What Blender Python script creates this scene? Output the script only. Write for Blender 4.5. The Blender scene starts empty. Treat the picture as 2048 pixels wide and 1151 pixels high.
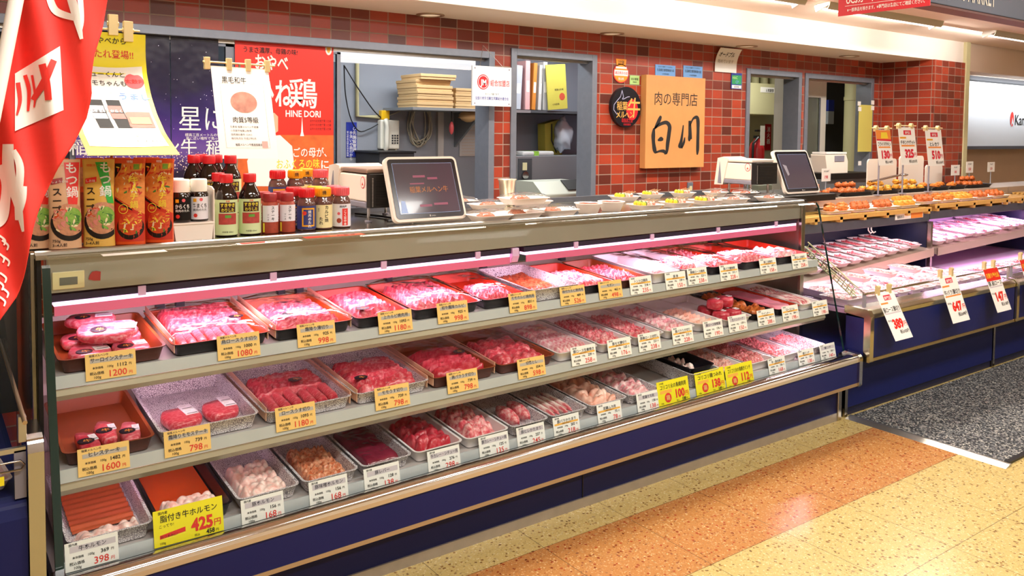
import bpy, math, random
from mathutils import Vector, Matrix, noise
random.seed(11)
SC = bpy.context.scene
COL = SC.collection
# ------------------------------------------------------------------ camera
IW, IH = 2048.0, 1151.0
VX, VY, PP = (3310.0, 285.0), (-170.0, 252.0), (1024.0, 345.0)
EYE = Vector((0.0, 0.0, 1.6))
_a = (VX[0]-PP[0], VX[1]-PP[1]); _b = (VY[0]-PP[0], VY[1]-PP[1])
FOC = math.sqrt(-(_a[0]*_b[0]+_a[1]*_b[1]))
_X = Vector((_a[0], _a[1], FOC)).normalized()      # world axes seen from the camera (x right, y down, z ahead)
_Y = Vector((_b[0], _b[1], FOC)).normalized()
_Z = _X.cross(_Y)
if _Z.y > 0: _Z = -_Z
CR = Matrix((_X, _Y, _Z))                          # camera -> world
cam = bpy.data.cameras.new('camera')
cam.sensor_width = 36.0
cam.lens = FOC/IW*36.0
cam.shift_x = 0.0
cam.shift_y = -(IH/2-PP[1])/IW
cam.clip_start = 0.05
co = bpy.data.objects.new('camera', cam)
COL.objects.link(co)
_r = CR @ Vector((1, 0, 0)); _u = CR @ Vector((0, -1, 0)); _k = CR @ Vector((0, 0, -1))
co.matrix_world = Matrix(((_r.x, _u.x, _k.x, EYE.x), (_r.y, _u.y, _k.y, EYE.y), (_r.z, _u.z, _k.z, EYE.z), (0, 0, 0, 1)))
SC.camera = co
SC.view_settings.view_transform = 'Standard'
SC.view_settings.look = 'None'
SC.view_settings.gamma = 1.0
SC.view_settings.use_curve_mapping = False
SC.view_settings.exposure = 0.2

def ray(x, y): return CR @ Vector((x-PP[0], y-PP[1], FOC))
def onX(x, y, X): d = ray(x, y); return EYE + d*((X-EYE.x)/d.x)
def onY(x, y, Y): d = ray(x, y); return EYE + d*((Y-EYE.y)/d.y)
def onZ(x, y, Z): d = ray(x, y); return EYE + d*((Z-EYE.z)/d.z)

# ------------------------------------------------------------------ light
w = bpy.data.worlds.new('world'); SC.world = w; w.use_nodes = True
w.node_tree.nodes['Background'].inputs[0].default_value = (1.0, 0.97, 0.94, 1)
w.node_tree.nodes['Background'].inputs[1].default_value = 0.16

def area(name, loc, rot, sx, sy, power, col, spread=180):
    l = bpy.data.lights.new(name, 'AREA'); l.shape = 'RECTANGLE'; l.size = sx; l.size_y = sy
    l.energy = power; l.color = col; l.spread = math.radians(spread)
    o = bpy.data.objects.new(name, l); COL.objects.link(o); o.location = loc; o.rotation_euler = rot
    return o
WARM = (1.0, 0.965, 0.915)
# rows of fluorescent fittings in the ceiling of the customers' aisle
for k, (x, y) in enumerate([(0.6, 0.9), (2.6, 0.9), (4.6, 0.9), (6.8, 1.0), (1.2, -0.9), (4.4, -0.9)]):
    area('ceiling_light', (x, y, 2.74), (0, 0, 0), 1.3, 0.35, 33, WARM)
# spotlights over the counter
for k, x in enumerate([0.9, 2.3, 3.7, 5.2, 6.6]):
    area('counter_light', (x, 3.42, 2.47), (math.radians(-14), 0, 0), 1.1, 0.10, 24, (1.0, 0.92, 0.82))
# kitchen lamps behind the openings
area('kitchen_light', (2.7, 5.0, 2.40), (0, 0, 0), 1.6, 0.2, 20, (0.95, 1.0, 1.0))
area('kitchen_light', (4.2, 4.9, 2.40), (0, 0, 0), 0.8, 0.2, 15, (0.95, 1.0, 1.0))
area('kitchen_light', (7.0, 5.4, 2.40), (0, 0, 0), 1.2, 0.3, 16, (1.0, 1.0, 0.9))
PINK = (1.0, 0.62, 0.83)
for x0, x1 in ((0.4, 2.1), (2.2, 4.05)):
    area('case_tube', ((x0+x1)/2, 2.93, 1.0), (math.radians(12), 0, 0), x1-x0, 0.04, 6.5, PINK)
    area('case_tube', ((x0+x1)/2, 2.78, 0.82), (math.radians(14), 0, 0), x1-x0, 0.03, 22, PINK)
    area('case_tube', ((x0+x1)/2, 2.72, 0.555), (math.radians(14), 0, 0), x1-x0, 0.03, 22, PINK)

# ------------------------------------------------------------------ materials
def S2L(c): return c/12.92 if c <= 0.04045 else ((c+0.055)/1.055)**2.4
def H(h):
    if not isinstance(h, str): return tuple(h)
    return tuple(S2L(int(h[i:i+2], 16)/255) for i in (0, 2, 4))
MATS = {}
class NT:
    def __init__(s, name):
        s.m = bpy.data.materials.new(name); s.m.use_nodes = True; s.t = s.m.node_tree; s.t.nodes.clear()
        s.out = s.t.nodes.new('ShaderNodeOutputMaterial'); MATS[name] = s.m
    def n(s, typ, **kw):
        nd = s.t.nodes.new('ShaderNode'+typ)
        for k, v in kw.items():
            if k.startswith('i_'): nd.inputs[k[2:].replace('_', ' ')].default_value = v
            else: setattr(nd, k, v)
        return nd
    def l(s, a, b): s.t.links.new(a, b)
    def bsdf(s, **kw):
        b = s.n('BsdfPrincipled')
        for k, v in kw.items(): b.inputs[k.replace('_', ' ')].default_value = v
        s.l(b.outputs[0], s.out.inputs[0]); return b
    def coord(s): return s.n('TexCoord').outputs['Object']
    def mix(s, fac, a, b):
        m = s.n('Mix', data_type='RGBA')
        for sock, v in ((m.inputs[0], fac), (m.inputs[6], a), (m.inputs[7], b)):
            if hasattr(v, 'is_linked'): s.l(v, sock)
            else: sock.default_value = v if not isinstance(v, tuple) else (*v[:3], 1)
        return m.outputs[2]
    def ramp(s, fac, stops):
        r = s.n('ValToRGB'); e = r.color_ramp.elements
        while len(e) < len(stops): e.new(0.5)
        for x, (p, c) in zip(e, stops): x.position = p; x.color = (*H(c)[:3], 1)
        s.l(fac, r.inputs[0]); return r.outputs[0]
    def math(s, op, a, b=None, c=None):
        m = s.n('Math', operation=op)
        for i, v in enumerate((a, b, c)):
            if v is None: continue
            if hasattr(v, 'is_linked'): s.l(v, m.inputs[i])
            else: m.inputs[i].default_value = v
        return m.outputs[0]
def mat(name, col, rough=0.5, metal=0.0, var=0.0, scale=30.0, bump=0.0, bscale=None, emit=0.0, trans=0.0, coat=0.0, spec=0.5):
    """A principled surface whose colour varies a little with noise."""
    if name in MATS: return name
    t = NT(name); c = H(col)
    b = t.bsdf(Roughness=rough, Metallic=metal)
    b.inputs['Base Color'].default_value = (*c, 1)
    b.inputs['Specular IOR Level'].default_value = spec
    if trans: b.inputs['Transmission Weight'].default_value = trans
    if coat: b.inputs['Coat Weight'].default_value = coat
    if emit: b.inputs['Emission Color'].default_value = (*c, 1); b.inputs['Emission Strength'].default_value = emit
    if var or bump:
        no = t.n('TexNoise'); no.inputs['Scale'].default_value = scale; no.inputs['Detail'].default_value = 3
        t.l(t.coord(), no.inputs['Vector'])
        if var:
            lo = tuple(max(0, x*(1-var)) for x in c); hi = tuple(min(1, x*(1+var)) for x in c)
            t.l(t.mix(no.outputs[0], lo, hi), b.inputs['Base Color'])
        if bump:
            bp = t.n('Bump'); bp.inputs['Strength'].default_value = bump; bp.inputs['Distance'].default_value = 0.004
            t.l(no.outputs[0], bp.inputs['Height']); t.l(bp.outputs[0], b.inputs['Normal'])
    return name
def clear(name, tint, gloss=1.0, rough=0.02, bump=0.0, scale=30.0, veil=0.0, veilcol='ffffff'):
    """Thin clear sheet: see-through with mirror reflections at its front side; veil adds a milky part."""
    if name in MATS: return name
    t = NT(name)
    tr = t.n('BsdfTransparent'); tr.inputs[0].default_value = (*H(tint), 1)
    gl = t.n('BsdfGlossy'); gl.inputs['Roughness'].default_value = rough
    fr = t.n('LayerWeight'); fr.inputs[0].default_value = 0.12
    geo = t.n('NewGeometry')
    f = t.math('MULTIPLY', t.math('MULTIPLY', fr.outputs['Fresnel'], gloss), t.math('SUBTRACT', 1.0, geo.outputs['Backfacing']))
    if bump:
        no = t.n('TexNoise'); no.inputs['Scale'].default_value = scale; no.inputs['Detail'].default_value = 2
        t.l(t.coord(), no.inputs['Vector'])
        bp = t.n('Bump'); bp.inputs['Strength'].default_value = bump; bp.inputs['Distance'].default_value = 0.02
        t.l(no.outputs[0], bp.inputs['Height']); t.l(bp.outputs[0], gl.inputs['Normal']); t.l(bp.outputs[0], fr.inputs['Normal'])
    mx = t.n('MixShader'); t.l(f, mx.inputs[0]); t.l(tr.outputs[0], mx.inputs[1]); t.l(gl.outputs[0], mx.inputs[2])
    last = mx.outputs[0]
    if veil:
        df = t.n('BsdfDiffuse'); df.inputs[0].default_value = (*H(veilcol), 1)
        m2 = t.n('MixShader'); m2.inputs[0].default_value = veil
        t.l(last, m2.inputs[1]); t.l(df.outputs[0], m2.inputs[2]); last = m2.outputs[0]
    t.l(last, t.out.inputs[0])
    return name

# ------------------------------------------------------------------ mesh builder
UNIT = {}
def unit_text(s, bold):
    if any('\u4e00' <= c <= '\u9fff' for c in s): bold = min(bold, 0.009)
    elif any('\u3040' <= c <= '\u30ff' for c in s): bold = min(bold, 0.022)
    k = (s, bold)
    if k not in UNIT:
        cu = bpy.data.curves.new('t', 'FONT'); cu.body = s; cu.size = 1.0; cu.resolution_u = 2; cu.offset = bold
        o = bpy.data.objects.new('t', cu); me = o.to_mesh()
        vs = [tuple(v.co) for v in me.vertices]; fs = [tuple(p.vertices) for p in me.polygons]
        o.to_mesh_clear(); bpy.data.objects.remove(o); bpy.data.curves.remove(cu)
        if vs:
            x0 = min(v[0] for v in vs); x1 = max(v[0] for v in vs)
        else: x0 = x1 = 0
        UNIT[k] = (vs, fs, x0, x1)
    return UNIT[k]

def crom(pts, n=5):
    """A smooth curve through points of any dimension."""
    out = []; N = len(pts)
    for i in range(N-1):
        a, b, c, d = pts[max(0, i-1)], pts[i], pts[i+1], pts[min(N-1, i+2)]
        for j in range(n):
            t = j/n; out.append(tuple(0.5*(2*q+(r-p)*t+(2*p-5*q+4*r-s_)*t*t+(3*q-p-3*r+s_)*t**3) for p, q, r, s_ in zip(a, b, c, d)))
    out.append(tuple(pts[-1])); return out
def rrect(x0, x1, y0, y1, r, n=4):
    r = max(1e-5, min(r, (x1-x0)/2-1e-5, (y1-y0)/2-1e-5)); out = []
    for cx, cy, a in ((x1-r, y1-r, 0), (x0+r, y1-r, 90), (x0+r, y0+r, 180), (x1-r, y0+r, 270)):
        for i in range(n+1):
            t = math.radians(a+90*i/n); out.append((cx+r*math.cos(t), cy+r*math.sin(t)))
    return out
def disc(cx, cy, rx, ry=None, n=24):
    ry = rx if ry is None else ry
    return [(cx+rx*math.cos(2*math.pi*i/n), cy+ry*math.sin(2*math.pi*i/n)) for i in range(n)]

class MB:
    def __init__(s): s.v = []; s.f = []; s.mi = []; s.sm = []; s.mats = []
    def _m(s, m):
        if m not in s.mats: s.mats.append(m)
        return s.mats.index(m)
    def add(s, vs, fs, m, smooth=False, T=None):
        o = len(s.v); i = s._m(m)
        if T is not None: vs = [tuple(T @ Vector(v)) for v in vs]
        s.v.extend(tuple(v) for v in vs)
        for f in fs: s.f.append(tuple(o+k for k in f)); s.mi.append(i); s.sm.append(smooth)
        return s
    def box(s, x0, x1, y0, y1, z0, z1, m, T=None):
        vs = [(x, y, z) for z in (z0, z1) for y in (y0, y1) for x in (x0, x1)]
        return s.add(vs, [(0, 2, 3, 1), (4, 5, 7, 6), (0, 1, 5, 4), (2, 6, 7, 3), (0, 4, 6, 2), (1, 3, 7, 5)], m, False, T)
    def prism(s, poly, a0, a1, m, axis='x', smooth=False, T=None, cap=None):
        """poly of (p,q): axis x -> (y,z); y -> (x,z); z -> (x,y)"""
        n = len(poly)
        def P(p, a): return (a, p[0], p[1]) if axis == 'x' else (p[0], a, p[1]) if axis == 'y' else (p[0], p[1], a)
        vs = [P(p, a0) for p in poly]+[P(p, a1) for p in poly]
        s.add(vs, [(i, (i+1) % n, n+(i+1) % n, n+i) for i in range(n)], m, smooth, T)
        s.add([P(p, a0) for p in poly], [tuple(reversed(range(n)))], cap or m, False, T)
        s.add([P(p, a1) for p in poly], [tuple(range(n))], cap or m, False, T)
        return s
    def cyl(s, p0, p1, r0, m, r1=None, n=12, smooth=True, caps=True):
        r1 = r0 if r1 is None else r1; p0 = Vector(p0); p1 = Vector(p1); d = (p1-p0).normalized()
        a = d.orthogonal().normalized(); b = d.cross(a)
        vs = [tuple(c+(a*math.cos(t)+b*math.sin(t))*r) for c, r in ((p0, r0), (p1, r1)) for t in [2*math.pi*i/n for i in range(n)]]
        s.add(vs, [(i, (i+1) % n, n+(i+1) % n, n+i) for i in range(n)], m, smooth)
        if caps: s.add(vs[:n], [tuple(reversed(range(n)))], m); s.add(vs[n:], [tuple(range(n))], m)
        return s
    def lathe(s, prof, m, n=20, c=(0, 0, 0), smooth=True, sx=1, sy=1):
        vs = [(c[0]+r*sx*math.cos(2*math.pi*i/n), c[1]+r*sy*math.sin(2*math.pi*i/n), c[2]+z) for r, z in prof for i in range(n)]
        fs = [(j*n+i, j*n+(i+1) % n, (j+1)*n+(i+1) % n, (j+1)*n+i) for j in range(len(prof)-1) for i in range(n)]
        return s.add(vs, fs, m, smooth)
    def loft(s, loops, m, smooth=True, cap0=False, cap1=False):
        n = len(loops[0]); vs = [p for l in loops for p in l]
        fs = [(j*n+i, j*n+(i+1) % n, (j+1)*n+(i+1) % n, (j+1)*n+i) for j in range(len(loops)-1) for i in range(n)]
        s.add(vs, fs, m, smooth)
        if cap0: s.add(loops[0], [tuple(reversed(range(n)))], m)
        if cap1: s.add(loops[-1], [tuple(range(n))], m)
        return s
    def tube(s, pts, r, m, n=6, closed=False):
        pts = [Vector(p) for p in pts]; loops = []; N = len(pts)
        up = Vector((0.13, 0.21, 1)).normalized()
        for i, p in enumerate(pts):
            d = (pts[(i+1) % N if closed else min(i+1, N-1)]-pts[(i-1) % N if closed else max(i-1, 0)]).normalized()
            a = d.cross(up)
            a = a.normalized() if a.length > 1e-4 else d.orthogonal().normalized()
            b = d.cross(a)
            loops.append([tuple(p+(a*math.cos(t)+b*math.sin(t))*r) for t in [2*math.pi*k/n for k in range(n)]])
        if closed: loops.append(loops[0])
        return s.loft(loops, m, True, not closed, not closed)
    def grid(s, fn, nu, nv, m, smooth=True):
        vs = [fn(i/nu, j/nv) for j in range(nv+1) for i in range(nu+1)]
        fs = [(j*(nu+1)+i, j*(nu+1)+i+1, (j+1)*(nu+1)+i+1, (j+1)*(nu+1)+i) for j in range(nv) for i in range(nu)]
        return s.add(vs, fs, m, smooth)
    def blob(s, c, r, m, nu=10, nv=7, amp=0.25, fq=3.0, seed=0.0, T=None):
        """A lumpy closed ball with radii r."""
        vs = []; fs = []
        for j in range(nv+1):
            ph = math.pi*j/nv
            for i in range(nu):
                th = 2*math.pi*i/nu
                d = Vector((math.sin(ph)*math.cos(th), math.sin(ph)*math.sin(th), math.cos(ph)))
                k = 1+amp*noise.noise(d*fq*0.5+Vector((seed, seed*1.7, 3.1)))
                vs.append((c[0]+d.x*r[0]*k, c[1]+d.y*r[1]*k, c[2]+d.z*r[2]*k))
        for j in range(nv):
            for i in range(nu):
                fs.append((j*nu+i, (j+1)*nu+i, (j+1)*nu+(i+1) % nu, j*nu+(i+1) % nu))
        return s.add(vs, fs, m, True, T)
    # flat work in a plane: (a,b) -> point
    def flat(s, poly, P, m):
        vs = [P(a, b) for a, b in poly]
        return s.add(vs, [tuple(range(len(vs)))], m)
    def text(s, st, a, b, size, P, m, al='l', bold=0.0, sx=1.0, sh=0.0, fit=None, vert=False):
        if vert:
            for k, ch in enumerate(st): s.text(ch, a, b-k*size*1.02, size, P, m, 'c', bold, sx, sh)
            return 0
        vs, fs, x0, x1 = unit_text(st, bold)
        if not vs: return 0
        wd = (x1-x0)*size*sx
        if fit and wd > fit: sx *= fit/wd; wd = fit
        off = a-(0 if al == 'l' else wd/2 if al == 'c' else wd)
        s.add([P(off+(v[0]-x0)*size*sx+v[1]*size*sh, b+v[1]*size) for v in vs], fs, m)
        return wd
    def build(s, name, parent=None, bevel=0.0, seg=2, loc=None, auto=True):
        me = bpy.data.meshes.new(name)
        off = Vector((0, 0, 0))
        if loc is not None: off = Vector(loc)
        elif parent is not None and parent.get('_w'): off = Vector(parent['_w'])
        me.from_pydata([tuple(Vector(v)-off) for v in s.v] if off.length else s.v, [], s.f)
        for m in s.mats: me.materials.append(MATS[m])
        me.polygons.foreach_set('material_index', s.mi); me.polygons.foreach_set('use_smooth', s.sm)
        me.update()
        o = bpy.data.objects.new(name, me); COL.objects.link(o)
        if parent is not None: o.parent = parent
        elif loc is not None: o.location = loc
        if bevel:
            b = o.modifiers.new('edge', 'BEVEL'); b.width = bevel; b.segments = seg; b.limit_method = 'ANGLE'; b.harden_normals = False
        return o
def tag(o, label=None, cat=None, group=None, kind=None):
    for k, v in (('label', label), ('category', cat), ('group', group), ('kind', kind)):
        if v: o[k] = v
    return o
def thing(name, label, cat, loc=(0, 0, 0), rz=0.0, group=None, rx=0.0, ry=0.0):
    o = bpy.data.objects.new(name, None); COL.objects.link(o); o.empty_display_size = 0.05
    o.location = loc; o.rotation_euler = (rx, ry, rz)
    return tag(o, label, cat, group)
def wthing(name, label, cat, loc, group=None):
    """A thing whose parts are built in world coordinates."""
    o = thing(name, label, cat, loc, 0, group); o['_w'] = tuple(loc); return o
def struct(o): o['kind'] = 'structure'; return o
def dup(root, loc, rz=None, label=None, rx=None, scale=None):
    def cp(o, par):
        c = o.copy(); COL.objects.link(c)
        if par is not None: c.parent = par
        for ch in KIDS.get(o.name, []): cp(ch, c)
        return c
    c = cp(root, None); c.location = loc
    e = list(root.rotation_euler)
    if rz is not None: e[2] = rz
    if rx is not None: e[0] = rx
    c.rotation_euler = e
    if scale: c.scale = scale
    if label: c['label'] = label
    return c
KIDS = {}
def learn(root):
    """Remember a prototype's parts for copying."""
    for o in list(COL.objects):
        if o.parent is not None:
            r = o
            while r.parent is not None: r = r.parent
            if r == root: KIDS.setdefault(o.parent.name, []).append(o)
    return root
# ------------------------------------------------------------------ surfaces of the place
def m_floor():
    t = NT('terrazzo'); b = t.bsdf(Roughness=0.22)
    b.inputs['Specular IOR Level'].default_value = 0.35
    sp = t.n('SeparateXYZ'); t.l(t.coord(), sp.inputs[0])
    x, y = sp.outputs[0], sp.outputs[1]
    band = t.math('MULTIPLY', t.math('GREATER_THAN', y, 1.985), t.math('LESS_THAN', y, 2.44))
    def chips(scale, thr):
        v = t.n('TexVoronoi', feature='F1'); v.inputs['Scale'].default_value = scale
        no = t.n('TexNoise'); no.inputs['Scale'].default_value = scale*1.3
        t.l(t.coord(), no.inputs['Vector'])
        ad = t.n('VectorMath', operation='MULTIPLY_ADD'); t.l(no.outputs['Color'], ad.inputs[0])
        ad.inputs[1].default_value = (0.012,)*3; t.l(t.coord(), ad.inputs[2]); t.l(ad.outputs[0], v.inputs['Vector'])
        s = t.n('SeparateColor'); t.l(v.outputs['Color'], s.inputs[0])
        inside = t.math('LESS_THAN', v.outputs['Distance'], 0.40)
        return t.math('MULTIPLY', inside, t.math('LESS_THAN', s.outputs[0], thr)), s.outputs[1]
    c1, r1 = chips(105, 0.5); c2, r2 = chips(68, 0.22); c3, r3 = chips(170, 0.6)
    yel = t.mix(c3, H('bfa86a'), t.ramp(r3, [(0, '9c8648'), (0.6, 'd6c68e'), (1, 'ae924c')]))
    yel = t.mix(c1, yel, t.ramp(r1, [(0, '87703e'), (0.5, 'dccd9c'), (1, '9f8446')]))
    yel = t.mix(c2, yel, t.ramp(r2, [(0, '6e5430'), (0.6, '8e6a3c'), (1, 'a08b62')]))
    org = t.mix(c3, H('b27a44'), t.ramp(r3, [(0, '8a562e'), (0.6, 'd0a068'), (1, 'a4683a')]))
    org = t.mix(c1, org, t.ramp(r1, [(0, '7c4824'), (0.5, 'dab680'), (1, '985a30')]))
    org = t.mix(c2, org, t.ramp(r2, [(0, '6e3a20'), (0.6, 'a34a28'), (1, '8a5a3a')]))
    col = t.mix(band, yel, org)
    def joint(v, off, p, wd):
        f = t.math('FRACT', t.math('DIVIDE', t.math('SUBTRACT', v, off), p))
        d = t.math('MINIMUM', f, t.math('SUBTRACT', 1.0, f))
        return t.math('LESS_THAN', d, wd/p)
    j = t.math('MAXIMUM', joint(x, 2.37-4.37, 0.437, 0.0014), joint(y, 2.44-4.55, 0.455, 0.0014))
    col = t.mix(t.math('MULTIPLY', j, 0.75), col, H('4a3a26'))
    t.l(col, b.inputs['Base Color'])
m_floor()
def m_brick():
    t = NT('brick_tile'); b = t.bsdf(Roughness=0.32)
    sp = t.n('SeparateXYZ'); t.l(t.coord(), sp.inputs[0])
    u = t.math('DIVIDE', t.math('ADD', sp.outputs[0], t.math('SUBTRACT', sp.outputs[1], 4.4)), 0.1195)
    v = t.math('DIVIDE', sp.outputs[2], 0.0722)
    cu = t.math('FLOOR', u); cv = t.math('FLOOR', v)
    cb = t.n('CombineXYZ'); t.l(cu, cb.inputs[0]); t.l(cv, cb.inputs[1])
    wn = t.n('TexWhiteNoise', noise_dimensions='2D'); t.l(cb.outputs[0], wn.inputs['Vector'])
    no = t.n('TexNoise'); no.inputs['Scale'].default_value = 60; t.l(t.coord(), no.inputs['Vector'])
    col = t.ramp(wn.outputs['Value'], [(0.0, '5c2920'), (0.22, '7e3325'), (0.45, 'a43e2a'), (0.7, 'b8472d'), (1.0, '90382a')])
    col = t.mix(t.math('MULTIPLY', no.outputs[0], 0.22), col, H('6b3a30'))
    def dist(w):
        f = t.math('FRACT', w); return t.math('MINIMUM', f, t.math('SUBTRACT', 1.0, f))
    g = t.math('MAXIMUM', t.math('LESS_THAN', dist(u), 0.024), t.math('LESS_THAN', dist(v), 0.042))
    t.l(t.mix(g, col, H('9c8577')), b.inputs['Base Color'])
    t.l(t.math('MULTIPLY_ADD', g, 0.5, 0.3), b.inputs['Roughness'])
    bp = t.n('Bump'); bp.inputs['Strength'].default_value = 0.5; bp.inputs['Distance'].default_value = 0.003
    t.l(t.math('SUBTRACT', 1.0, g), bp.inputs['Height']); t.l(bp.outputs[0], b.inputs['Normal'])
m_brick()
def m_mat():
    t = NT('carpet'); b = t.bsdf(Roughness=1.0)
    v = t.n('TexVoronoi'); v.inputs['Scale'].default_value = 130; t.l(t.coord(), v.inputs['Vector'])
    s = t.n('SeparateColor'); t.l(v.outputs['Color'], s.inputs[0])
    t.l(t.ramp(s.outputs[0], [(0, '15161a'), (0.45, '3a3c40'), (0.75, '7b7c7e'), (1, 'bcb8ae')]), b.inputs['Base Color'])
    bp = t.n('Bump'); bp.inputs['Strength'].default_value = 1; bp.inputs['Distance'].default_value = 0.006
    t.l(v.outputs['Distance'], bp.inputs['Height']); t.l(bp.outputs[0], b.inputs['Normal'])
m_mat()
mat('soffit_white', 'f6ece2', 0.6, var=0.03, scale=4)
mat('ceiling_paint', 'f2dccb', 0.75, var=0.03, scale=3)
mat('frame_grey', '7d8390', 0.45, 0.35, var=0.12, scale=25)
mat('frame_dark', '565963', 0.5, 0.3, var=0.15, scale=20)
mat('aluminium', 'c9c6c0', 0.3, 0.9, var=0.08, scale=40)
mat('steel', 'b9b3a8', 0.22, 1.0, var=0.06, scale=14)
mat('steel_soft', 'a9a497', 0.34, 1.0, var=0.06, scale=14)
mat('chrome', 'c0bfc0', 0.12, 1.0)
mat('room_grey', '8c929e', 0.8, var=0.08, scale=5)
mat('room_green', 'b5b79a', 0.7, var=0.08, scale=5)
mat('room_dark', '3a3b40', 0.8)
mat('white_paint', 'eeeae2', 0.45, var=0.03, scale=6)
mat('cream_paint', 'd9d2a4', 0.5, var=0.08, scale=12)
mat('black', '101014', 0.4)
mat('black_gloss', '0c0c10', 0.18)
mat('ink', '1c1a1c', 0.6)
mat('ink_red', 'e0352c', 0.55)
mat('paper', 'f7f5f0', 0.55)
mat('white', 'f2f0ec', 0.4)
mat('beige_panel', 'e8c4a0', 0.5, var=0.05, scale=5)

YW, ZS, YS = 4.4, 2.295, 3.9
# floor
mb = MB(); mb.box(-4.5, 12.5, -4.5, 7.2, -0.08, 0.0, 'terrazzo'); struct(mb.build('floor'))
# rear wall with its four openings
def xw(p): return onY(p, 250, YW).x
OA = (-0.6, xw(987), 1.02, 2.112); OB = (xw(1020), xw(1191), 0.0, 2.145)
OC = (xw(1490), xw(1600), 0.0, 2.14); OD = (xw(1607), xw(1744), 0.0, 2.14)
mb = MB(); xs = [-4.0]
for o in (OA, OB, OC, OD):
    mb.box(xs[-1], o[0], YW, YW+0.16, 0, ZS+0.3, 'brick_tile')
    mb.box(o[0], o[1], YW, YW+0.16, o[3], ZS+0.3, 'brick_tile')
    if o[2] > 0: mb.box(o[0], o[1], YW, YW+0.16, 0, o[2], 'brick_tile')
    xs.append(o[1])
mb.box(xs[-1], 7.55, YW, YW+0.16, 0, ZS+0.3, 'brick_tile')
struct(mb.build('wall_back'))
# brick pier at the end of the counter run
mb = MB(); mb.box(7.55, 8.12, YS-0.02, YW+0.16, 0, ZS, 'brick_tile'); struct(mb.build('pillar'))
# soffit over the counter, and the ceiling
mb = MB(); mb.box(-4.0, 8.2, YS, YW+0.1, ZS, 2.80, 'soffit_white')
o = struct(mb.build('beam', bevel=0.004))
mb = MB(); mb.box(-4.5, 12.5, -4.5, YS, 2.75, 2.80, 'ceiling_paint'); mb.box(-4.5, 12.5, 2.9, YS, 2.492, 2.75, 'ceiling_paint')
struct(mb.build('ceiling'))
# outer walls of the hall (behind and beside the camera)
mat('hall_wall', 'efe6da', 0.7)
mb = MB(); mb.box(-4.6, -4.5, -4.5, 7.2, 0, 2.8, 'hall_wall'); struct(mb.build('wall_left'))
mb = MB(); mb.box(12.5, 12.6, -4.5, 7.2, 0, 2.8, 'hall_wall'); struct(mb.build('wall_right'))
mb = MB(); mb.box(-4.5, 12.5, -4.6, -4.5, 0, 2.8, 'hall_wall'); struct(mb.build('wall_front'))
# steel frames of the openings
def frame(n, o, wd=0.045, dp=0.15, sill=False):
    r = struct(tag(thing('window_%d' % n, None, None)))
    fb = MB(); x0, x1, z0, z1 = o
    y0 = YW-0.012; y1 = YW+dp
    fb.box(x0, x0+wd, y0, y1, z0, z1, 'frame_grey'); fb.box(x1-wd, x1, y0, y1, z0, z1, 'frame_grey')
    fb.box(x0+wd, x1-wd, y0, y1, z1-wd, z1, 'frame_grey')
    if sill: fb.box(x0+wd, x1-wd, y0, y1, z0, z0+wd, 'frame_grey')
    fb.build('window_frame', r, 0.003)
    rl = MB(); rl.box(x0+wd, x1-wd, y0+0.05, y0+0.075, z1-wd-0.016, z1-wd, 'aluminium'); rl.build('rail', r)
    return r
wa = frame(1, OA, sill=True); wb = frame(2, OB); wc = frame(3, OC); wd_ = frame(4, OD)
# sliding panes on the long window: the two flag-side panes carry posters
clear('pane_glass', 'c9d2d6', 0.9)
xp1, xp2 = onY(470, 250, YW).x, onY(688, 250, YW).x
for k, (xa, xb) in enumerate(((OA[0]+0.05, 0.62), (0.62, xp1-0.01), (xp1-0.01, xp2))):
    s = MB(); z0, z1 = OA[2]+0.05, OA[3]-0.065
    for a, b, c, d in ((xa, xa+0.022, z0, z1), (xb-0.022, xb, z0, z1), (xa, xb, z0, z0+0.03), (xa, xb, z1-0.012, z1)):
        s.box(a, b, YW+0.045, YW+0.07, c, d, 'frame_grey')
    fr = s.build('sash', wa)
    g = MB(); g.box(xa+0.022, xb-0.022, YW+0.055, YW+0.06, z0+0.03, z1-0.012, 'pane_glass'); g.build('pane', fr)
# white casing at the head of the long window, glow added to brighten it
mat('lamp_cover', 'f2f5fa', 0.4, emit=0.75)
pz0 = onY(800, 130, YW+0.2).z
mb = MB()
x0, x1 = xp2-0.05, OA[1]-0.02
pr = [(YW+0.16, 2.10), (YW+0.19, 2.10)]+[(YW+0.19-0.02*math.sin(t*math.pi/8)-0.0, 2.09-(2.09-pz0)*t/8) for t in range(9)]+[(YW+0.165-0.012, pz0+0.01)]
mb.prism([(YW+0.18, 2.10), (YW+0.30, 2.10), (YW+0.30, pz0+0.03), (YW+0.27, pz0), (YW+0.22, pz0), (YW+0.18, pz0+0.02)], x0, x1, 'lamp_cover', 'x')
tag(mb.build('lamp_cover', bevel=0.01), 'long white lamp cover at the head of the wide kitchen window', 'light fitting')

# kitchen rooms behind the openings
YA, YC = 5.7, 6.3
mb = MB(); mb.box(-1.2, 5.0, YA, YA+0.08, 0, 2.5, 'room_grey'); mb.box(5.0, 9.7, YC, YC+0.08, 0, 2.5, 'room_green'); struct(mb.build('wall_kitchen'))
mb = MB(); mb.box(-1.3, -1.2, YW+0.16, YA, 0, 2.5, 'room_grey'); struct(mb.build('wall_kitchen_end'))
mb = MB(); mb.box(5.0, 5.08, YW+0.16, YC, 0, 2.5, 'room_grey'); struct(mb.build('wall_partition'))
mb = MB(); mb.box(9.6, 9.7, YW+0.22, YC, 0, 2.5, 'room_green'); struct(mb.build('wall_kitchen_far'))
mb = MB(); mb.box(-1.3, 9.7, YW+0.21, YC+0.08, 2.45, 2.5, 'white_paint'); struct(mb.build('ceiling_kitchen'))

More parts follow.
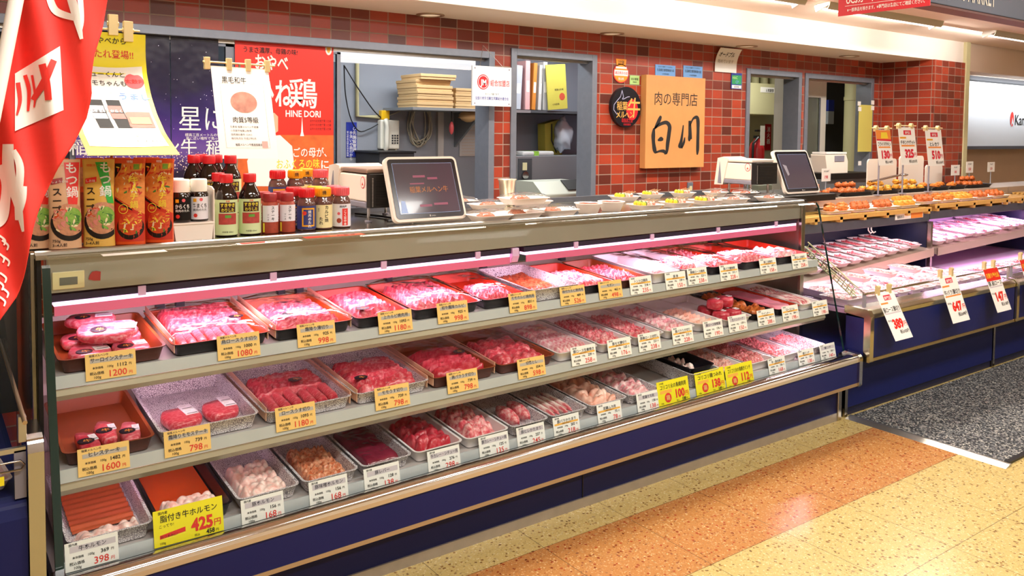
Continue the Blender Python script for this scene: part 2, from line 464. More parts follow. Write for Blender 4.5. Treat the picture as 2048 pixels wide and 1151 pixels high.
# downlights in the soffit
ring = mat('lamp_ring', 'b9a48f', 0.35, 0.6); mat('lamp_glow', 'ffe6c4', 0.5, emit=0.35)
for k, (px, py) in enumerate(((871, 27), (1236, 65), (1506, 91), (1711, 111))):
    c = onZ(px, py, ZS)
    r = wthing('recessed_downlight', ('recessed ring lamp in the ceiling recess above the wide kitchen window', 'recessed ring lamp in the ceiling recess above the round emblem', 'recessed ring lamp beside the curled paper notice', 'recessed ring lamp above the white kitchen door')[k], 'ceiling light', (c.x, c.y+0.06, ZS), 'recessed lamps over the brick wall')
    m1 = MB(); m1.lathe([(0.085, 0.0), (0.085, -0.006), (0.066, -0.009), (0.064, -0.002)], 'lamp_ring', 28, (c.x, c.y+0.06, ZS)); m1.build('ring', r)
    m1 = MB(); m1.add([(c.x+0.064*math.cos(i*math.pi/14), c.y+0.06+0.064*math.sin(i*math.pi/14), ZS-0.002) for i in range(28)], [tuple(reversed(range(28)))], 'lamp_glow'); m1.build('lens', r)

# carpet mat and its metal edge
mb = MB()
mb.box(4.27, 9.5, 1.80, 2.60, 0.0, 0.012, 'carpet')
tag(mb.build('floor_mat'), 'dark speckled grey carpet mat in front of the open meat cases', 'mat')
mb = MB(); mb.prism([(4.225, 0.0), (4.27, 0.013), (4.285, 0.013), (4.285, 0.0)], 1.76, 2.61, 'aluminium', 'y')
tag(mb.build('threshold_strip'), 'bright metal edge strip between the tiles and the carpet mat', 'floor strip')
mb = MB(); mb.box(4.30, 9.5, 1.775, 1.80, 0.0, 0.011, 'black')
tag(mb.build('mat_edging'), 'black rubber edging along the front of the carpet mat', 'mat edging')

# neighbouring shop beyond the pier
mat('frosted', 'dfe6ee', 0.35, emit=0.0); mat('logo_red', 'e23a34', 0.5)
mb = MB(); mb.box(8.12, 8.20, YS-0.03, YS+0.02, 0, 2.80, 'cream_paint'); struct(mb.build('trim_1', bevel=0.004))
mb = MB(); mb.box(8.2, 12.5, YS+0.03, YS+0.3, 2.23, 2.80, 'ceiling_paint'); struct(mb.build('beam_side'))
mb = MB(); mb.box(8.2, 12.5, YS+0.62, YS+0.7, 0, 2.8, 'beige_panel'); struct(mb.build('wall_shop'))
mb = MB(); mb.box(8.12, 8.2, YS+0.02, YS+0.62, 0, 2.4, 'brick_tile'); struct(mb.build('wall_shop_side'))
mb = MB(); mb.box(8.2, 12.5, YS+0.3, YS+0.62, 2.19, 2.25, 'room_dark'); struct(mb.build('ceiling_shop'))
ys = YS+0.45
a, b2 = onY(1937, 165, ys), onY(1935, 292, ys)
r = wthing('frosted_screen', 'frosted white panel with a red round logo in the neighbouring shop', 'screen', (a.x, ys, b2.z))
mb = MB(); mb.box(a.x, 12.4, ys, ys+0.02, b2.z, a.z, 'frosted'); mb.build('panel_sheet', r)
mb = MB(); mb.box(a.x-0.03, 12.4, ys-0.01, ys+0.03, b2.z-0.035, b2.z, 'frame_dark'); mb.box(a.x-0.03, 12.4, ys-0.01, ys+0.03, a.z, a.z+0.03, 'aluminium')
mb.build('panel_frame', r)
P = lambda x, z: (x, ys-0.004, z)
lg = onY(2025, 238, ys); mb = MB()
s = 0.0105*8.6
mb.flat([(lg.x-0.02+0.05*math.cos(t*math.pi/12)*0.9, lg.z+0.085*math.sin(t*math.pi/12)) for t in range(24)], P, 'logo_red')
mb.flat([(lg.x-0.05, lg.z-0.10), (lg.x-0.015, lg.z+0.02), (lg.x+0.03, lg.z-0.10), (lg.x-0.012, lg.z-0.045)], lambda x, z: (x, ys-0.006, z), 'frosted')
mb.text('Kan', lg.x+0.06, lg.z-0.065, 0.17, P, 'ink', 'l', 0.004)
mb.build('lettering', r)
area('shop_light', (10.0, YS+0.2, 2.15), (math.radians(60), 0, 0), 2.2, 0.1, 12, (0.95, 0.98, 1.0))
# ------------------------------------------------------------------ the long meat case
mat('navy', '141d5a', 0.5, var=0.05, scale=8, spec=0.3)
mat('cream_trim', 'd3cbb4', 0.3, 0.6)
mat('gold_trim', 'c2a888', 0.3, 0.75)
mat('kick_steel', 'b0a8a0', 0.35, 0.6, var=0.15, scale=20)
mat('rail_grey', 'c6cccf', 0.35, 0.3, var=0.08, scale=10)
mat('rail_lip', 'ccc6b2', 0.25, 0.6, var=0.1, scale=8)
mat('fascia_steel', 'b0aea6', 0.28, 0.6, var=0.05, scale=10)
mat('liner', 'cfc6c4', 0.4, 0.3)
mat('green_edge', '0d2f2b', 0.15, coat=0.5)
mat('lamp_dark', '3a3048', 0.3, 0.4)
mat('lamp_lilac', 'f4c8f0', 0.4, emit=1.5)
mat('lamp_pink', 'e8759c', 0.12, 0.35, emit=0.13)  # pink of the lamp cover paints in the meat's reflection
mat('lilac_plastic', 'd9b4d8', 0.3)
clear('case_glass', 'fdfffe', 0.9)
clear('rear_glass', 'd8d6cc', 0.7)
SLT = [(0, 0), (0.2, 0.0088), (0.3, 0.0135), (0.37, 0.0135), (0.6, 0.0100), (0.86, 0.0089), (1.1, 0.008), (1.18, 0.002), (1.2, 0), (3, 0)]
def sl(z):
    for (a, p), (b, q) in zip(SLT, SLT[1:]):
        if z <= b: return p+(q-p)*(z-a)/(b-a)
    return 0.0
def zz(x, z): return z+sl(z)*(x-4.2)
def fit(mb): mb.v = [(x, y, zz(x, z)) for x, y, z in mb.v]; return mb
CX0, CX1 = 0.30, 4.20
CASE = wthing('meat_case', 'long glass fronted navy meat case with three tiers of trays and price cards', 'display case', (2.25, 3.0, 0))
def cpart(mb, name, parent=None, bevel=0.0): return fit(mb).build(name, CASE if parent is None else parent, bevel, loc=None if parent is None else (2.25, 3.0, 0))
mb = MB(); mb.box(CX0, CX1-0.02, 2.62, 3.5, 0.045, 0.30, 'navy'); cpart(mb, 'base_panel')
mb = MB(); mb.box(CX0, CX1-0.02, 2.612, 3.5, 0.0, 0.045, 'kick_steel'); cpart(mb, 'kick_plate')
for x in (2.28,):
    mb = MB(); mb.box(x, x+0.004, 2.617, 2.63, 0.045, 0.21, 'black'); cpart(mb, 'panel_joint')
mb = MB(); mb.box(CX1-0.05, CX1-0.015, 2.606, 2.66, 0.0, 0.235, 'steel'); cpart(mb, 'corner_post', bevel=0.003)
# bumper: navy front with pale trims, curved chrome top
mb = MB(); mb.box(CX0, CX1-0.01, 2.522, 2.62, 0.232, 0.352, 'navy'); cpart(mb, 'bumper_panel')
mb = MB(); mb.prism([(2.517, 0.217), (2.52, 0.233), (2.62, 0.233), (2.62, 0.217)], CX0, CX1-0.01, 'gold_trim'); cpart(mb, 'bumper_trim')
mb = MB(); mb.prism([(2.516, 0.350), (2.515, 0.366), (2.526, 0.372), (2.526, 0.350)], CX0, CX1-0.01, 'cream_trim')
mb.prism([(2.526, 0.350), (2.526, 0.372), (2.542, 0.384), (2.562, 0.388), (2.582, 0.382), (2.600, 0.370), (2.604, 0.350)], CX0, CX1-0.01, 'chrome', smooth=True)
mb.prism([(2.604, 0.350), (2.606, 0.366), (2.622, 0.366), (2.622, 0.350)], CX0, CX1-0.01, 'black')
cpart(mb, 'bumper_top')
for x in (CX1-0.012, CX0-0.012):
    mb = MB(); mb.prism([(2.508, 0.222), (2.508, 0.375), (2.525, 0.393), (2.60, 0.397), (2.64, 0.37), (2.64, 0.222), (2.52, 0.208)], x, x+0.03, 'chrome'); cpart(mb, 'bumper_end', bevel=0.006)
# glass
def gl(z): return 2.612+0.232*(z-0.36)
outer = [(gl(0.352), 0.352), (gl(1.165), 1.165), (gl(1.19)+0.002, 1.188), (gl(1.19)+0.012, 1.203), (gl(1.19)+0.03, 1.2115), (2.872, 1.2125)]
inner = [(2.872, 1.2065), (gl(1.19)+0.032, 1.2055), (gl(1.19)+0.018, 1.198), (gl(1.19)+0.009, 1.186), (gl(1.165)+0.007, 1.163), (gl(0.352)+0.007, 0.352)]
jx = 2.10
for k, (xa, xb) in enumerate(((CX0+0.0205, jx-0.0004), (jx+0.0004, CX1+0.01))):
    mb = MB(); mb.prism(outer+inner, xa, xb, 'case_glass', 'x', cap='case_glass'); cpart(mb, 'front_glass')
mb = MB(); mb.prism([(gl(0.352)-0.004, 0.352), (gl(1.19)-0.003, 1.185), (gl(1.19)+0.012, 1.190), (gl(0.352)+0.011, 0.352)], CX0-0.002, CX0+0.020, 'green_edge'); cpart(mb, 'glass_edge')
mb = MB(); mb.prism([(gl(0.352)-0.001, 0.352), (gl(1.19)-0.001, 1.19), (gl(1.19)+0.02, 1.213), (gl(1.19)+0.02, 1.205), (gl(1.19)+0.008, 1.185), (gl(0.352)+0.008, 0.352)], CX1+0.0105, CX1+0.0135, 'green_edge'); cpart(mb, 'glass_edge')
mb = MB(); mb.prism([(2.628, 0.38), (gl(1.2)+0.012, 1.19), (gl(1.2)+0.03, 1.20), (2.90, 1.20), (2.90, 0.38)], CX1-0.004, CX1+0.001, 'case_glass', cap='case_glass'); cpart(mb, 'end_glass')
mb = MB(); mb.prism([(2.628, 0.38), (gl(1.2)+0.012, 1.19), (gl(1.2)+0.03, 1.20), (2.93, 1.20), (2.93, 0.38)], CX0+0.012, CX0+0.017, 'case_glass', cap='case_glass'); cpart(mb, 'end_glass')
# end panels and posts
mb = MB(); mb.box(CX1-0.012, CX1+0.0, 2.90, 3.55, 0.30, 1.19, 'steel_soft'); cpart(mb, 'end_panel')
mb = MB(); mb.box(CX1-0.03, CX1+0.004, 2.885, 2.905, 0.40, 1.195, 'steel'); cpart(mb, 'end_post', bevel=0.002)
mb = MB(); mb.box(CX0-0.012, CX0-0.002, 2.93, 3.6, 0.0, 1.205, 'steel_soft'); cpart(mb, 'end_panel')
mb = MB(); mb.box(CX0-0.022, CX0-0.008, 2.915, 2.975, 0.0, 1.212, 'steel'); cpart(mb, 'end_post', bevel=0.003)
mb = MB(); mb.box(CX0-0.006, CX0+0.006, 2.90, 2.93, 0.30, 1.205, 'black'); cpart(mb, 'end_seal')
mb = MB(); mb.box(CX0, CX1-0.02, 3.48, 3.5, 0.3, 0.93, 'liner'); mb.box(CX0, CX1-0.02, 2.66, 3.5, 0.30, 0.352, 'liner'); cpart(mb, 'back_panel')
# counter and fascia
mb = MB(); mb.prism([(2.872, 1.196), (2.872, 1.2085), (3.62, 1.2095), (3.62, 1.196)], CX0-0.01, CX1+0.005, 'steel')
mb.prism([(2.895, 1.208), (2.895, 1.2155), (2.902, 1.219), (2.911, 1.2155), (2.911, 1.208)], CX0-0.01, CX1+0.005, 'aluminium'); cpart(mb, 'counter_top')
mb = MB(); mb.box(CX0+0.02, CX1-0.03, 2.90, 2.915, 1.112, 1.196, 'fascia_steel'); cpart(mb, 'fascia')
mb = MB(); mb.box(CX0, CX1, 3.60, 3.625, 1.17, 1.232, 'frame_dark'); cpart(mb, 'rear_ledge')
# rear uprights and sliding glass doors
for px in (318, 358, 560, 597, 775, 965, 1122, 1275, 1415):
    x = onY(px, 540, 3.44).x; mb = MB(); mb.box(x-0.016, x+0.016, 3.42, 3.45, 0.92, 1.19, 'frame_dark'); cpart(mb, 'upright')
for xa, xb in ((CX0+0.02, 2.2), (2.22, CX1-0.03)):
    mb = MB(); mb.box(xa, xb, 3.46, 3.464, 0.93, 1.19, 'rear_glass'); cpart(mb, 'rear_door')
# lamps under the fascia
for xa, xb in ((CX0+0.03, 2.10), (2.17, CX1-0.05)):
    mb = MB(); mb.box(xa, xb, 2.905, 2.955, 1.086, 1.106, 'lamp_dark'); lp = cpart(mb, 'lamp')
    mb = MB(); mb.box(xa+0.01, xb-0.01, 2.902, 2.95, 1.072, 1.086, 'lamp_lilac'); cpart(mb, 'tube', lp)
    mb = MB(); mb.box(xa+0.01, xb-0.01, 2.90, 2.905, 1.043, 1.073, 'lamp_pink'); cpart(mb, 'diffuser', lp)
    n = 4
    for i in range(n):
        x = xa+(xb-xa)*(i+0.6)/n; mb = MB(); mb.box(x-0.012, x+0.012, 2.898, 2.906, 1.08, 1.108, 'lilac_plastic'); cpart(mb, 'clip', lp)
mb = MB(); mb.prism([(2.895, 1.108), (2.892, 1.075), (2.905, 1.045), (2.95, 1.045), (2.95, 1.108)], 2.10, 2.135, 'lilac_plastic'); cpart(mb, 'lamp_end', bevel=0.006)
# shelves with price rails
TIER = {1: (2.749, 0.864, 3.28), 2: (2.691, 0.603, 3.36), 3: (2.636, 0.364, 3.45)}
TILT = 0.07
for k, (yr, zc, yb) in TIER.items():
    mb = MB(); z0 = zc+0.022
    mb.prism([(yr+0.006, z0-0.006), (yr+0.006, z0), (yb, z0+TILT*(yb-yr)), (yb, z0+TILT*(yb-yr)-0.006)], CX0+0.02, CX1-0.06, 'liner')
    sh = cpart(mb, 'shelf')
    mb = MB(); mb.prism([(yr, zc-0.008), (yr+0.007, zc+0.029), (yr+0.013, zc+0.029), (yr+0.010, zc-0.008)], CX0+0.02, CX1-0.06, 'rail_grey'); cpart(mb, 'price_rail', sh)
    if k < 3:
        mb = MB(); mb.prism([(yr+0.008, zc-0.012), (yr+0.003, zc-0.03), (yr+0.012, zc-0.046), (yr+0.045, zc-0.046), (yr+0.045, zc-0.012)], CX0+0.02, CX1-0.06, 'rail_lip'); cpart(mb, 'shelf_nosing', sh)
        mb = MB(); mb.prism([(yr+0.05, zc-0.02), (yb, zc-0.05), (yb, zc+0.02), (yr+0.05, zc+0.012)], CX1-0.055, CX1-0.045, 'steel_soft'); cpart(mb, 'bracket', sh)
# thermometer and stickers on the fascia
PF = lambda x, z: (x, 2.8975, z)
a, b2 = onY(114, 547, 2.897), onY(146, 572, 2.897)
a2, b3 = onY(120, 552, 2.894), onY(140, 567, 2.894)
mat('thermo_cream', 'ddd2a0', 0.4); mat('thermo_glass', '6e6f66', 0.2)
mb = MB(); mb.box(CX0+0.035, CX0+0.125, 2.892, 2.90, 1.095, 1.15, 'thermo_cream'); t0 = mb.build('thermometer', CASE, 0.002)
mb = MB(); mb.box(CX0+0.055, CX0+0.105, 2.8905, 2.893, 1.108, 1.132, 'thermo_glass'); mb.build('display', t0, loc=(2.25, 3.0, 0)).parent = t0
mat('sticker_red', 'a8322f', 0.5)
c = onY(190, 552, 2.897); s = 0.0017
mb = MB(); mb.add([(c.x+dx*s, 2.8965, c.z+dz*s) for dx, dz in ((-9, 3), (-11, -5), (-2, -8), (9, -9), (10, 8), (2, 10), (-5, 9))], [tuple(range(7))], 'sticker_red')
mb.build('sticker', CASE)

# ------------------------------------------------------------------ printed sheets and price cards
mat('card_gold', 'f2c877', 0.5, coat=0.3); mat('card_white', 'f6f4ee', 0.5, coat=0.3); mat('card_yellow', 'f4e61f', 0.5, coat=0.3)
mat('band_grey', 'b9b0a6', 0.6); mat('band_lilac', 'cfc6cc', 0.6); mat('band_orange', 'f6b549', 0.6); mat('ink_navy', '2b2a3a', 0.6)
def P0(e): return lambda a, b: (a, -e, b)
def price_card(k, bl, br, style, name, base, price, label, unit='100g', top='', sub=''):
    yr, zc, _ = TIER[k]; yr -= 0.002
    A, B = onY(*bl, yr), onY(*br, yr); xc = (A.x+B.x)/2
    big = style == 'yellow'; wd, ht = (0.21, 0.108) if big else (0.142, 0.080)
    r = thing('price_card', label, 'price card', (xc, yr-0.0015, (A.z+B.z)/2), 0, 'price cards on the %s tier' % ('top', 'middle', 'bottom')[k-1], rx=-0.2)
    bd = MB(); bd.box(-wd/2, wd/2, 0, 0.0012, 0, ht, {'gold': 'card_gold', 'white': 'card_white', 'grey': 'card_white', 'yellow': 'card_yellow'}[style]); bd.build('card', r)
    m = MB(); Q = P0(0.0006); Q2 = P0(0.0011)
    if not big:
        bandm = {'gold': 'band_grey', 'white': 'band_orange', 'grey': 'band_lilac'}[style]
        if style == 'white': m.flat([(-0.064, 0.0455), (0.064, 0.0455), (0.064, 0.053), (-0.064, 0.053)], Q, bandm)
        else: m.flat([(-0.058, 0.051), (0.064, 0.051), (0.064, 0.063 if style == 'gold' else 0.068), (-0.058, 0.063 if style == 'gold' else 0.068)], Q, bandm)
        m.text(top or ('稲葉メルヘン牛' if style == 'gold' else '国内産'), -0.060, 0.0705, 0.0078, Q2, 'ink_navy', bold=0.006)
        m.text(name, 0.002, 0.0545, 0.0150, Q2, 'ink_navy', 'c', 0.014, fit=0.118)
        if sub or style == 'white': m.text(sub or 'お買得な国内産です', 0.0, 0.0468, 0.0056, Q2, 'ink_navy', 'c', 0.004)
        m.text('本体価格', -0.052, 0.0335, 0.0078, Q2, 'ink', bold=0.012, fit=0.030)
        m.text(unit, -0.010, 0.0335, 0.0095, Q2, 'ink', bold=0.004)
        m.text(base, 0.045, 0.0325, 0.0150, Q2, 'ink', 'r', 0.016)
        m.text('円', 0.051, 0.0335, 0.0085, Q2, 'ink', bold=0.008)
        m.text('税込価格', -0.060, 0.0165, 0.0105, Q2, 'ink', bold=0.014, fit=0.040)
        m.text(unit, -0.048, 0.0045, 0.0110, Q2, 'ink', bold=0.006)
        m.text(price, 0.044, 0.0055, 0.0275, Q2, 'ink_red', 'r', 0.008)
        m.text('円', 0.050, 0.0065, 0.0115, Q2, 'ink_red', bold=0.004)
    else:
        m.text('国内産' if k == 3 and base == '458' else '少年鶏', -0.090, 0.095, 0.0095, Q2, 'ink', bold=0.004)
        m.text(name, -0.085, 0.072, 0.023, Q2, 'ink', 'l', 0.008, fit=0.172)
        m.text(price, 0.072, 0.022, 0.052, Q2, 'ink_red', 'r', 0.040, sx=0.85)
        m.text('円', 0.076, 0.024, 0.024, Q2, 'ink_red', bold=0.010)
        m.text('税込', 0.014, 0.005, 0.0085, Q2, 'ink'); m.text(base, 0.076, 0.004, 0.019, Q2, 'ink', 'r', 0.03, sx=0.9); m.text('円', 0.080, 0.005, 0.010, Q2, 'ink')
        m.text('100g', -0.088, 0.006, 0.0095, Q2, 'ink')
        if base == '458':
            m.text('こってり!', -0.088, 0.055, 0.0105, Q2, 'ink', bold=0.004)
            m.flat([(-0.088, 0.022), (-0.012, 0.028), (-0.012, 0.042), (-0.088, 0.033)], Q, 'ink_red'); m.text('おつまみに!', -0.085, 0.024, 0.0095, Q2, 'ink')
        else:
            m.flat([(-0.088, 0.052), (-0.012, 0.052), (-0.012, 0.066), (-0.088, 0.066)], Q, 'band_orange')
            m.flat(disc(-0.040, 0.030, 0.022, n=20), Q, 'ink_red'); m.text('鶏', -0.040, 0.020, 0.026, Q2, 'card_gold', 'c', 0.01)
    m.build('lettering', r)
    return r
CARDS = [
 (1, (173, 765), (272, 745), 'gold', 'サーロインステーキ', '1112', '1200', 'cream price card reading 1200 for the packed steaks'),
 (1, (435, 722), (522, 708), 'gold', '肩ロースうす切り', '1000', '1080', 'cream price card reading 1080 for thin sliced shoulder loin'),
 (1, (594, 697), (674, 682), 'gold', '霜降り薄切り', '925', '998', 'cream price card reading 998, next to the 1080 card'),
 (1, (758, 669), (826, 657), 'gold', '上カルビ焼肉用', '1093', '1180', 'cream price card reading 1180 on the top tier'),
 (1, (876, 650), (938, 637), 'gold', '和牛霜降カルビ', '925', '998', 'cream price card reading 998, between the 1180 and 898 cards'),
 (1, (1020, 627), (1074, 617), 'gold', 'モモカルビ焼肉用', '831', '898', 'cream price card reading 898 on the top tier'),
 (1, (1122, 612), (1172, 604), 'gold', '味付カルビ焼肉用', '489', '526', 'cream price card reading 526 on the top tier'),
 (1, (1200, 600), (1245, 592), 'gold', 'モガン', '462', '498', 'cream price card reading 498, the last cream one of its tier'),
 (1, (1262, 590), (1305, 583), 'white', 'トントロ焼肉', '218', '235', 'white price card reading 235 on the top tier'),
 (1, (1332, 580), (1374, 573), 'white', '豚 串', '139', '150', 'white price card reading 150 on the top tier'),
 (1, (1378, 570), (1415, 564), 'white', '豚肩ロース焼肉', '221', '238', 'white price card reading 238 on the top tier'),
 (1, (1443, 562), (1477, 557), 'white', '豚バラ焼肉用', '212', '228', 'white price card reading 228 on the top tier'),
 (1, (1522, 548), (1554, 543), 'white', '豚こま味付', '147', '158', 'white price card reading 158 on the top tier'),
 (1, (1585, 538), (1617, 533), 'white', '豚ロース味付', '239', '258', 'white price card reading 258 on the top tier'),
 (2, (158, 955), (259, 932), 'gold', 'ヒレステーキ', '1482', '1600', 'cream price card reading 1600 for the fillet steaks'),
 (2, (328, 917), (424, 895), 'gold', '霜降りモモステーキ', '739', '798', 'cream price card reading 798 in front of the rump steaks'),
 (2, (550, 865), (635, 847), 'gold', 'ロースうす切り', '1093', '1180', 'cream price card reading 1180 on the middle tier'),
 (2, (750, 823), (822, 805), 'gold', 'モモうす切り', '739', '798', 'cream price card reading 798, next after the middle 1180 card'),
 (2, (893, 789), (960, 774), 'gold', '肩バラうす切り', '739', '798', 'cream price card reading 798, just before the 598 card'),
 (2, (1037, 760), (1092, 746), 'gold', '切落とし', '554', '598', 'cream price card reading 598 on the middle tier'),
 (2, (1145, 733), (1193, 722), 'white', '豚ロース生姜焼き', '239', '258', 'white price card reading 258 on the middle tier'),
 (2, (1218, 717), (1263, 707), 'white', '豚モモ薄切り', '163', '176', 'white price card reading 176 on the middle tier'),
 (2, (1280, 704), (1321, 695), 'white', '豚肩ロース切落し', '221', '238', 'white price card reading 238 on the middle tier'),
 (2, (1347, 690), (1387, 681), 'white', '豚バラうす切り', '212', '228', 'white price card reading 228 on the middle tier'),
 (2, (1409, 677), (1447, 668), 'grey', '豚ロース味噌漬', '176', '190', 'white price card reading 190 on the middle tier'),
 (2, (1458, 665), (1496, 658), 'grey', '生ハンバーグ', '139', '150', 'white price card reading 150 below the wrapped mince packs'),
 (2, (1517, 653), (1551, 645), 'white', 'ウインナー', '267', '288', 'white price card reading 288 on the middle tier'),
 (2, (1567, 643), (1598, 637), 'white', 'ロースハム', '184', '198', 'white price card reading 198, the first of two, at the ham'),
 (2, (1627, 632), (1657, 627), 'white', 'ベーコン', '184', '198', 'white price card reading 198 at the glass end of the case'),
 (3, (133, 1144), (236, 1118), 'grey', '牛ホルモン', '369', '398', 'white price card reading 398 on the bottom deck'),
 (3, (310, 1095), (447, 1060), 'yellow', '脂付き牛ホルモン', '458', '425', 'large bright yellow price card reading 425'),
 (3, (484, 1050), (569, 1030), 'grey', '豚ホルモン', '156', '168', 'white price card reading 168, right beside the large yellow 425 card'),
 (3, (620, 1012), (697, 993), 'grey', '豚味噌ホルモン', '156', '168', 'white price card reading 168 in front of the miso offal'),
 (3, (733, 984), (798, 966), 'grey', '豚レバー', '128', '138', 'white price card reading 138 in front of the dark liver'),
 (3, (858, 947), (921, 930), 'grey', '牛カレー・シチュー用', '276', '298', 'white price card reading 298 on the bottom deck'),
 (3, (960, 916), (1019, 902), 'grey', '豚カレー・シチュー用', '125', '135', 'white price card reading 135 on the bottom deck'),
 (3, (1037, 896), (1090, 882), 'grey', '豚ヒレかたまり', '227', '245', 'white price card reading 245 on the bottom deck'),
 (3, (1107, 876), (1162, 860), 'white', '豚バラかたまり', '202', '218', 'white price card reading 218 on the bottom deck'),
 (3, (1196, 848), (1245, 835), 'white', '若鶏ムネ肉', '73', '78', 'white price card reading 78 on the bottom deck'),
 (3, (1275, 825), (1321, 812), 'grey', '若鶏モモ肉', '128', '138', 'white price card reading 138 beside the yellow 100 card'),
 (3, (1318, 812), (1380, 797), 'yellow', 'コリコリ火の鳥焼肉用', '108', '100', 'bright yellow price card reading 100'),
 (3, (1393, 790), (1452, 778), 'yellow', 'コリコリ鶏つみれ', '149', '138', 'bright yellow price card reading 138'),
 (3, (1452, 778), (1510, 762), 'yellow', 'コリコリ火の鳥焼きミンチ', '120', '112', 'bright yellow price card reading 112'),
 (3, (1537, 750), (1574, 740), 'white', '牛・豚合挽き', '156', '168', 'white price card reading 168 past the yellow 112 card'),
 (3, (1597, 732), (1631, 723), 'white', '豚ミンチ', '128', '138', 'white price card reading 138, second from the glass end'),
 (3, (1640, 720), (1674, 712), 'grey', '鶏ミンチ', '130', '140', 'white price card reading 140 on the bottom deck'),
]
for c in CARDS: price_card(*c)
# ------------------------------------------------------------------ trays and meat in the case
def m_granite():
    t = NT('granite_foam'); b = t.bsdf(Roughness=0.35)
    v = t.n('TexVoronoi', feature='DISTANCE_TO_EDGE'); v.inputs['Scale'].default_value = 150
    no = t.n('TexNoise'); no.inputs['Scale'].default_value = 25; t.l(t.coord(), no.inputs['Vector']); t.l(t.coord(), v.inputs['Vector'])
    th = t.math('MULTIPLY', no.outputs[0], 0.17)
    t.l(t.mix(t.math('LESS_THAN', v.outputs['Distance'], th), H('f3eef2'), H('8d8590')), b.inputs['Base Color'])
m_granite()
def m_meat(name, lean, fat, scale=26, lo=0.45, hi=0.62, stretch=(1, 1, 1), rough=0.28, detail=4, bump=0.25):
    t = NT(name); b = t.bsdf(Roughness=rough); b.inputs['Coat Weight'].default_value = 0.25; b.inputs['Coat Roughness'].default_value = 0.2
    mp = t.n('Mapping'); mp.inputs['Scale'].default_value = stretch; t.l(t.coord(), mp.inputs[0])
    no = t.n('TexNoise'); no.inputs['Scale'].default_value = scale; no.inputs['Detail'].default_value = detail; no.inputs['Roughness'].default_value = 0.65
    t.l(mp.outputs[0], no.inputs['Vector'])
    r = t.n('ValToRGB'); e = r.color_ramp.elements; e[0].position = lo; e[1].position = hi
    e[0].color = (*H(lean), 1); e[1].color = (*H(fat), 1); t.l(no.outputs[0], r.inputs[0]); t.l(r.outputs[0], b.inputs['Base Color'])
    bp = t.n('Bump'); bp.inputs['Strength'].default_value = bump; bp.inputs['Distance'].default_value = 0.004
    t.l(no.outputs[0], bp.inputs['Height']); t.l(bp.outputs[0], b.inputs['Normal'])
m_meat('beef_marbled', 'd4485a', 'f2b0b2', 55, 0.45, 0.74, (1, 2.2, 1))
m_meat('beef_red', 'cf3a4a', 'f0a0a2', 60, 0.48, 0.72, (1, 2.4, 1))
m_meat('beef_lean', 'c02a3c', 'e0707a', 40, 0.45, 0.75)
m_meat('pork_pink', 'e58a94', 'fbe3df', 24, 0.42, 0.62, (1, 2, 1))
m_meat('pork_red', 'd9505e', 'f6c4c0', 45, 0.42, 0.66, (1.6, 1, 1))
m_meat('offal', 'f0b6ac', 'fbe8e0', 40, 0.35, 0.62)
m_meat('offal_miso', 'c8663e', 'f0b894', 60, 0.4, 0.68)
m_meat('liver', '5e0f22', '8e2a44', 12, 0.35, 0.7, rough=0.16)
m_meat('chicken', 'f0a68e', 'fbd8c8', 16, 0.4, 0.65)
m_meat('mince', 'd0454f', 'f4b0ac', 140, 0.42, 0.6, bump=0.7)
m_meat('mince_pale', 'e58a80', 'fbd6cc', 140, 0.42, 0.6, bump=0.7)
m_meat('sauce_meat', '9c3c22', 'd97a52', 50, 0.4, 0.7)
m_meat('ham', 'ea7f9c', 'f4a6b4', 8, 0.3, 0.8, bump=0.05)
m_meat('bacon', 'd4606a', 'fbe6dc', 16, 0.44, 0.56, (4, 0.5, 1))
m_meat('spiced', '8a2a18', 'e0803a', 60, 0.35, 0.6)
mat('tray_brown', '9c4a24', 0.35, var=0.1); mat('tray_brown_out', '5a2a1c', 0.35); mat('tray_orange', 'd8551f', 0.35, var=0.08)
mat('bamboo', 'b0532c', 0.5, var=0.15); mat('tray_red', 'd03a22', 0.35); mat('tray_black', '17131a', 0.25); mat('tray_white', 'f4eef0', 0.35); mat('divider', 'f0c0a4', 0.5)
clear('film', 'ffffff', 2.2, 0.06, bump=0.9, scale=9.0)
clear('bag_film', 'f6f2f2', 3.0, 0.08, bump=1.0, scale=26.0, veil=0.05)
TRAYKIND = {'brown': ('tray_brown', 'tray_brown_out'), 'orange': ('tray_orange', 'tray_black'), 'red': ('tray_red', 'tray_black'), 'granite': ('granite_foam', 'granite_foam'),
            'white': ('tray_white', 'tray_white'), 'black': ('tray_black', 'tray_black'), 'copper': ('tray_black', 'tray_black')}
def tray_mesh(mb, w, d, h, mi, mo, fl=0.012, r=0.025, lip=0.006, th=0.003, x=0, y=0):
    def L(i, z, rr): return [(a, b, z) for a, b in rrect(x-w/2+i, x+w/2-i, y+i, y+d-i, max(0.004, rr-i*0.6))]
    mb.loft([L(fl+lip, 0, r), L(lip, h-0.003, r), L(0.0, h-0.002, r), L(0.0, h, r)], mo, True, cap0=True)
    mb.loft([L(0.0, h, r), L(lip+th, h-0.001, r)], mi)
    mb.loft([L(lip+th, h-0.001, r), L(fl+lip+th, th, r)], mi, True, cap1=True)
